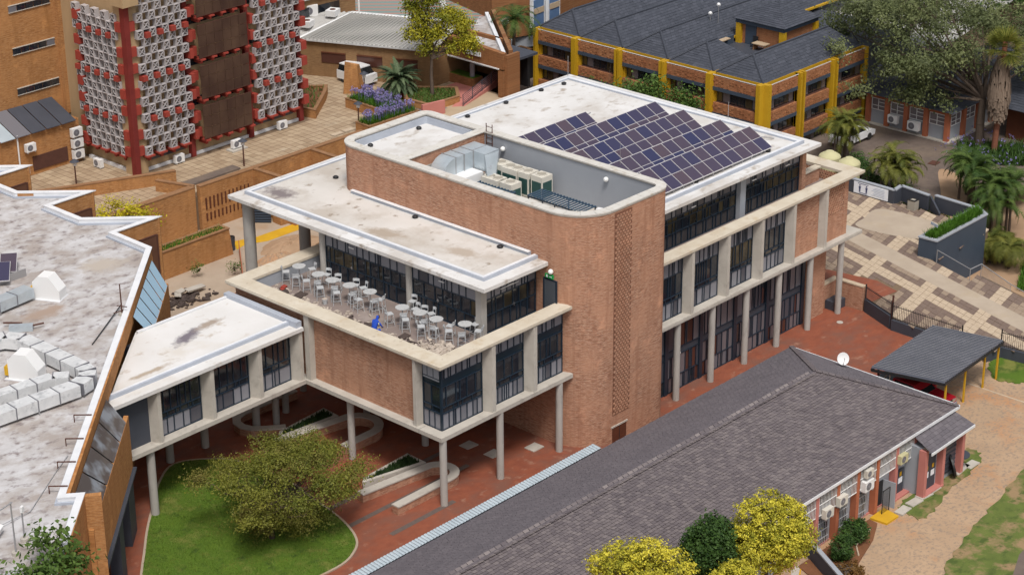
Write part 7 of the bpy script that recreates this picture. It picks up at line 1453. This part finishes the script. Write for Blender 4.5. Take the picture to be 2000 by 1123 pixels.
tag(tufts([(53.5,-4.5),(58.5,-2.2),(60,-6),(54,-9)],3000,-3.2,.5,100,1,.06).build('groundcover', MT['leaf_hedge']),'bright green bank of plants at the right edge below the plaza','groundcover',kind='stuff')
bush('verge_shrubs','low light green shrubs along the top of the dark stepped wall',[((58.0,7.2,-.7),(.7,1.0,.5)),((57.7,5.6,-.8),(.6,.9,.45)),((57.3,4.4,-.9),(.6,.7,.4)),((58.8,9.0,-.7),(.7,.9,.6))],2600,.16,'leaf_mid',101,'shrub')
bush('verge_shrubs','dark shrubs between the cream tanks and the palm clump',[((60.4,13.6,-.5),(.9,1.0,.7)),((61.4,14.6,-.5),(.9,1.0,.7)),((60.3,12.0,-.6),(.8,.8,.6))],2400,.18,'leaf_dark',102,'shrub')
for i,(x,y,lb) in enumerate(((11.4,34.9,'small sapling in the yard left of the big column'),(13.3,33.2,'small sapling close to the big canopy column'))): bush('sapling',lb,[((x,y,.75),(.3,.3,.35))],160,.14,'leaf_mid',103+i,'sapling')
# plaza leftovers: blade wall, van, low walls, troughs
bw = thing('blade_wall','tall tapering tan brick blade wall hiding a white van','wall',(40.4,49.8,POD)); MB().add([(39.9,50.5,POD),(40.9,49.5,POD),(40.75,49.65,5.0),(40.1,50.4,5.35),(41.7,49.8,POD),(41.25,49.9,4.95)],[(0,1,2,3),(1,4,5,2),(3,2,5)]).build('wall_face', MT['tan_face_brick'], bw)
vn = thing('white_van','white van parked behind the brick blade wall on the plaza','van',(42.3,51.8,POD)); MB().box(41.3,42.9,50.6,53.8,POD+.3,POD+1.0).build('body', MT['car_white'], vn); MB().add([(41.35,50.9,POD+1.0),(42.85,50.9,POD+1.0),(42.85,53.7,POD+1.0),(41.35,53.7,POD+1.0),(41.45,51.3,POD+1.5),(42.75,51.3,POD+1.5),(42.75,53.6,POD+1.5),(41.45,53.6,POD+1.5)],[(4,5,6,7),(0,1,5,4),(1,2,6,5),(2,3,7,6),(3,0,4,7)]).build('upper_body', MT['car_glass'], vn); MB().box(41.43,42.77,51.3,53.6,POD+1.5,POD+1.58).build('roof', MT['car_white'], vn)
for y in (51.2,53.1):
    for x in (41.32,42.75): MB().cyl((x,y,POD+.33),(x+.12,y,POD+.33),.33,.33,16).build('wheel', MT['tyre'], vn)
vn.location = (42.9,51.4,POD)
q4 = bedbox('low_planter','low angular brick planter with a few green plants by the lattice tower',[(33.6,50.5),(34.2,47.6),(37.9,50.4),(39.2,51.6),(36.5,54)],3.3); tag(tufts(q4,260,3.15,.4,110,1,.05).build('groundcover', MT['leaf_mid']),'sparse green plants in the low planter by the lattice tower','groundcover',kind='stuff')
cwall('salmon_wall','low salmon wall with sloping top beside the flower planters',[((39.9,41.4),(42.0,41.0),POD,3.7,.25)],'salmon_paint',None)
tag(MB().sheet([(39.9,42.6),(43,41.6),(43,43.5),(40.4,46)],POD+.012).build('gravel_strip', MT['panel_mid']),'grey gravel strip between the flower planter and the tree planter','gravel',kind='stuff')
bx_ = bedbox('palm_planter','small brick planter box beside the portal wall',[(56.6,47.6),(56.6,46.2),(58.2,46.2),(58.2,47.6)],3.0)
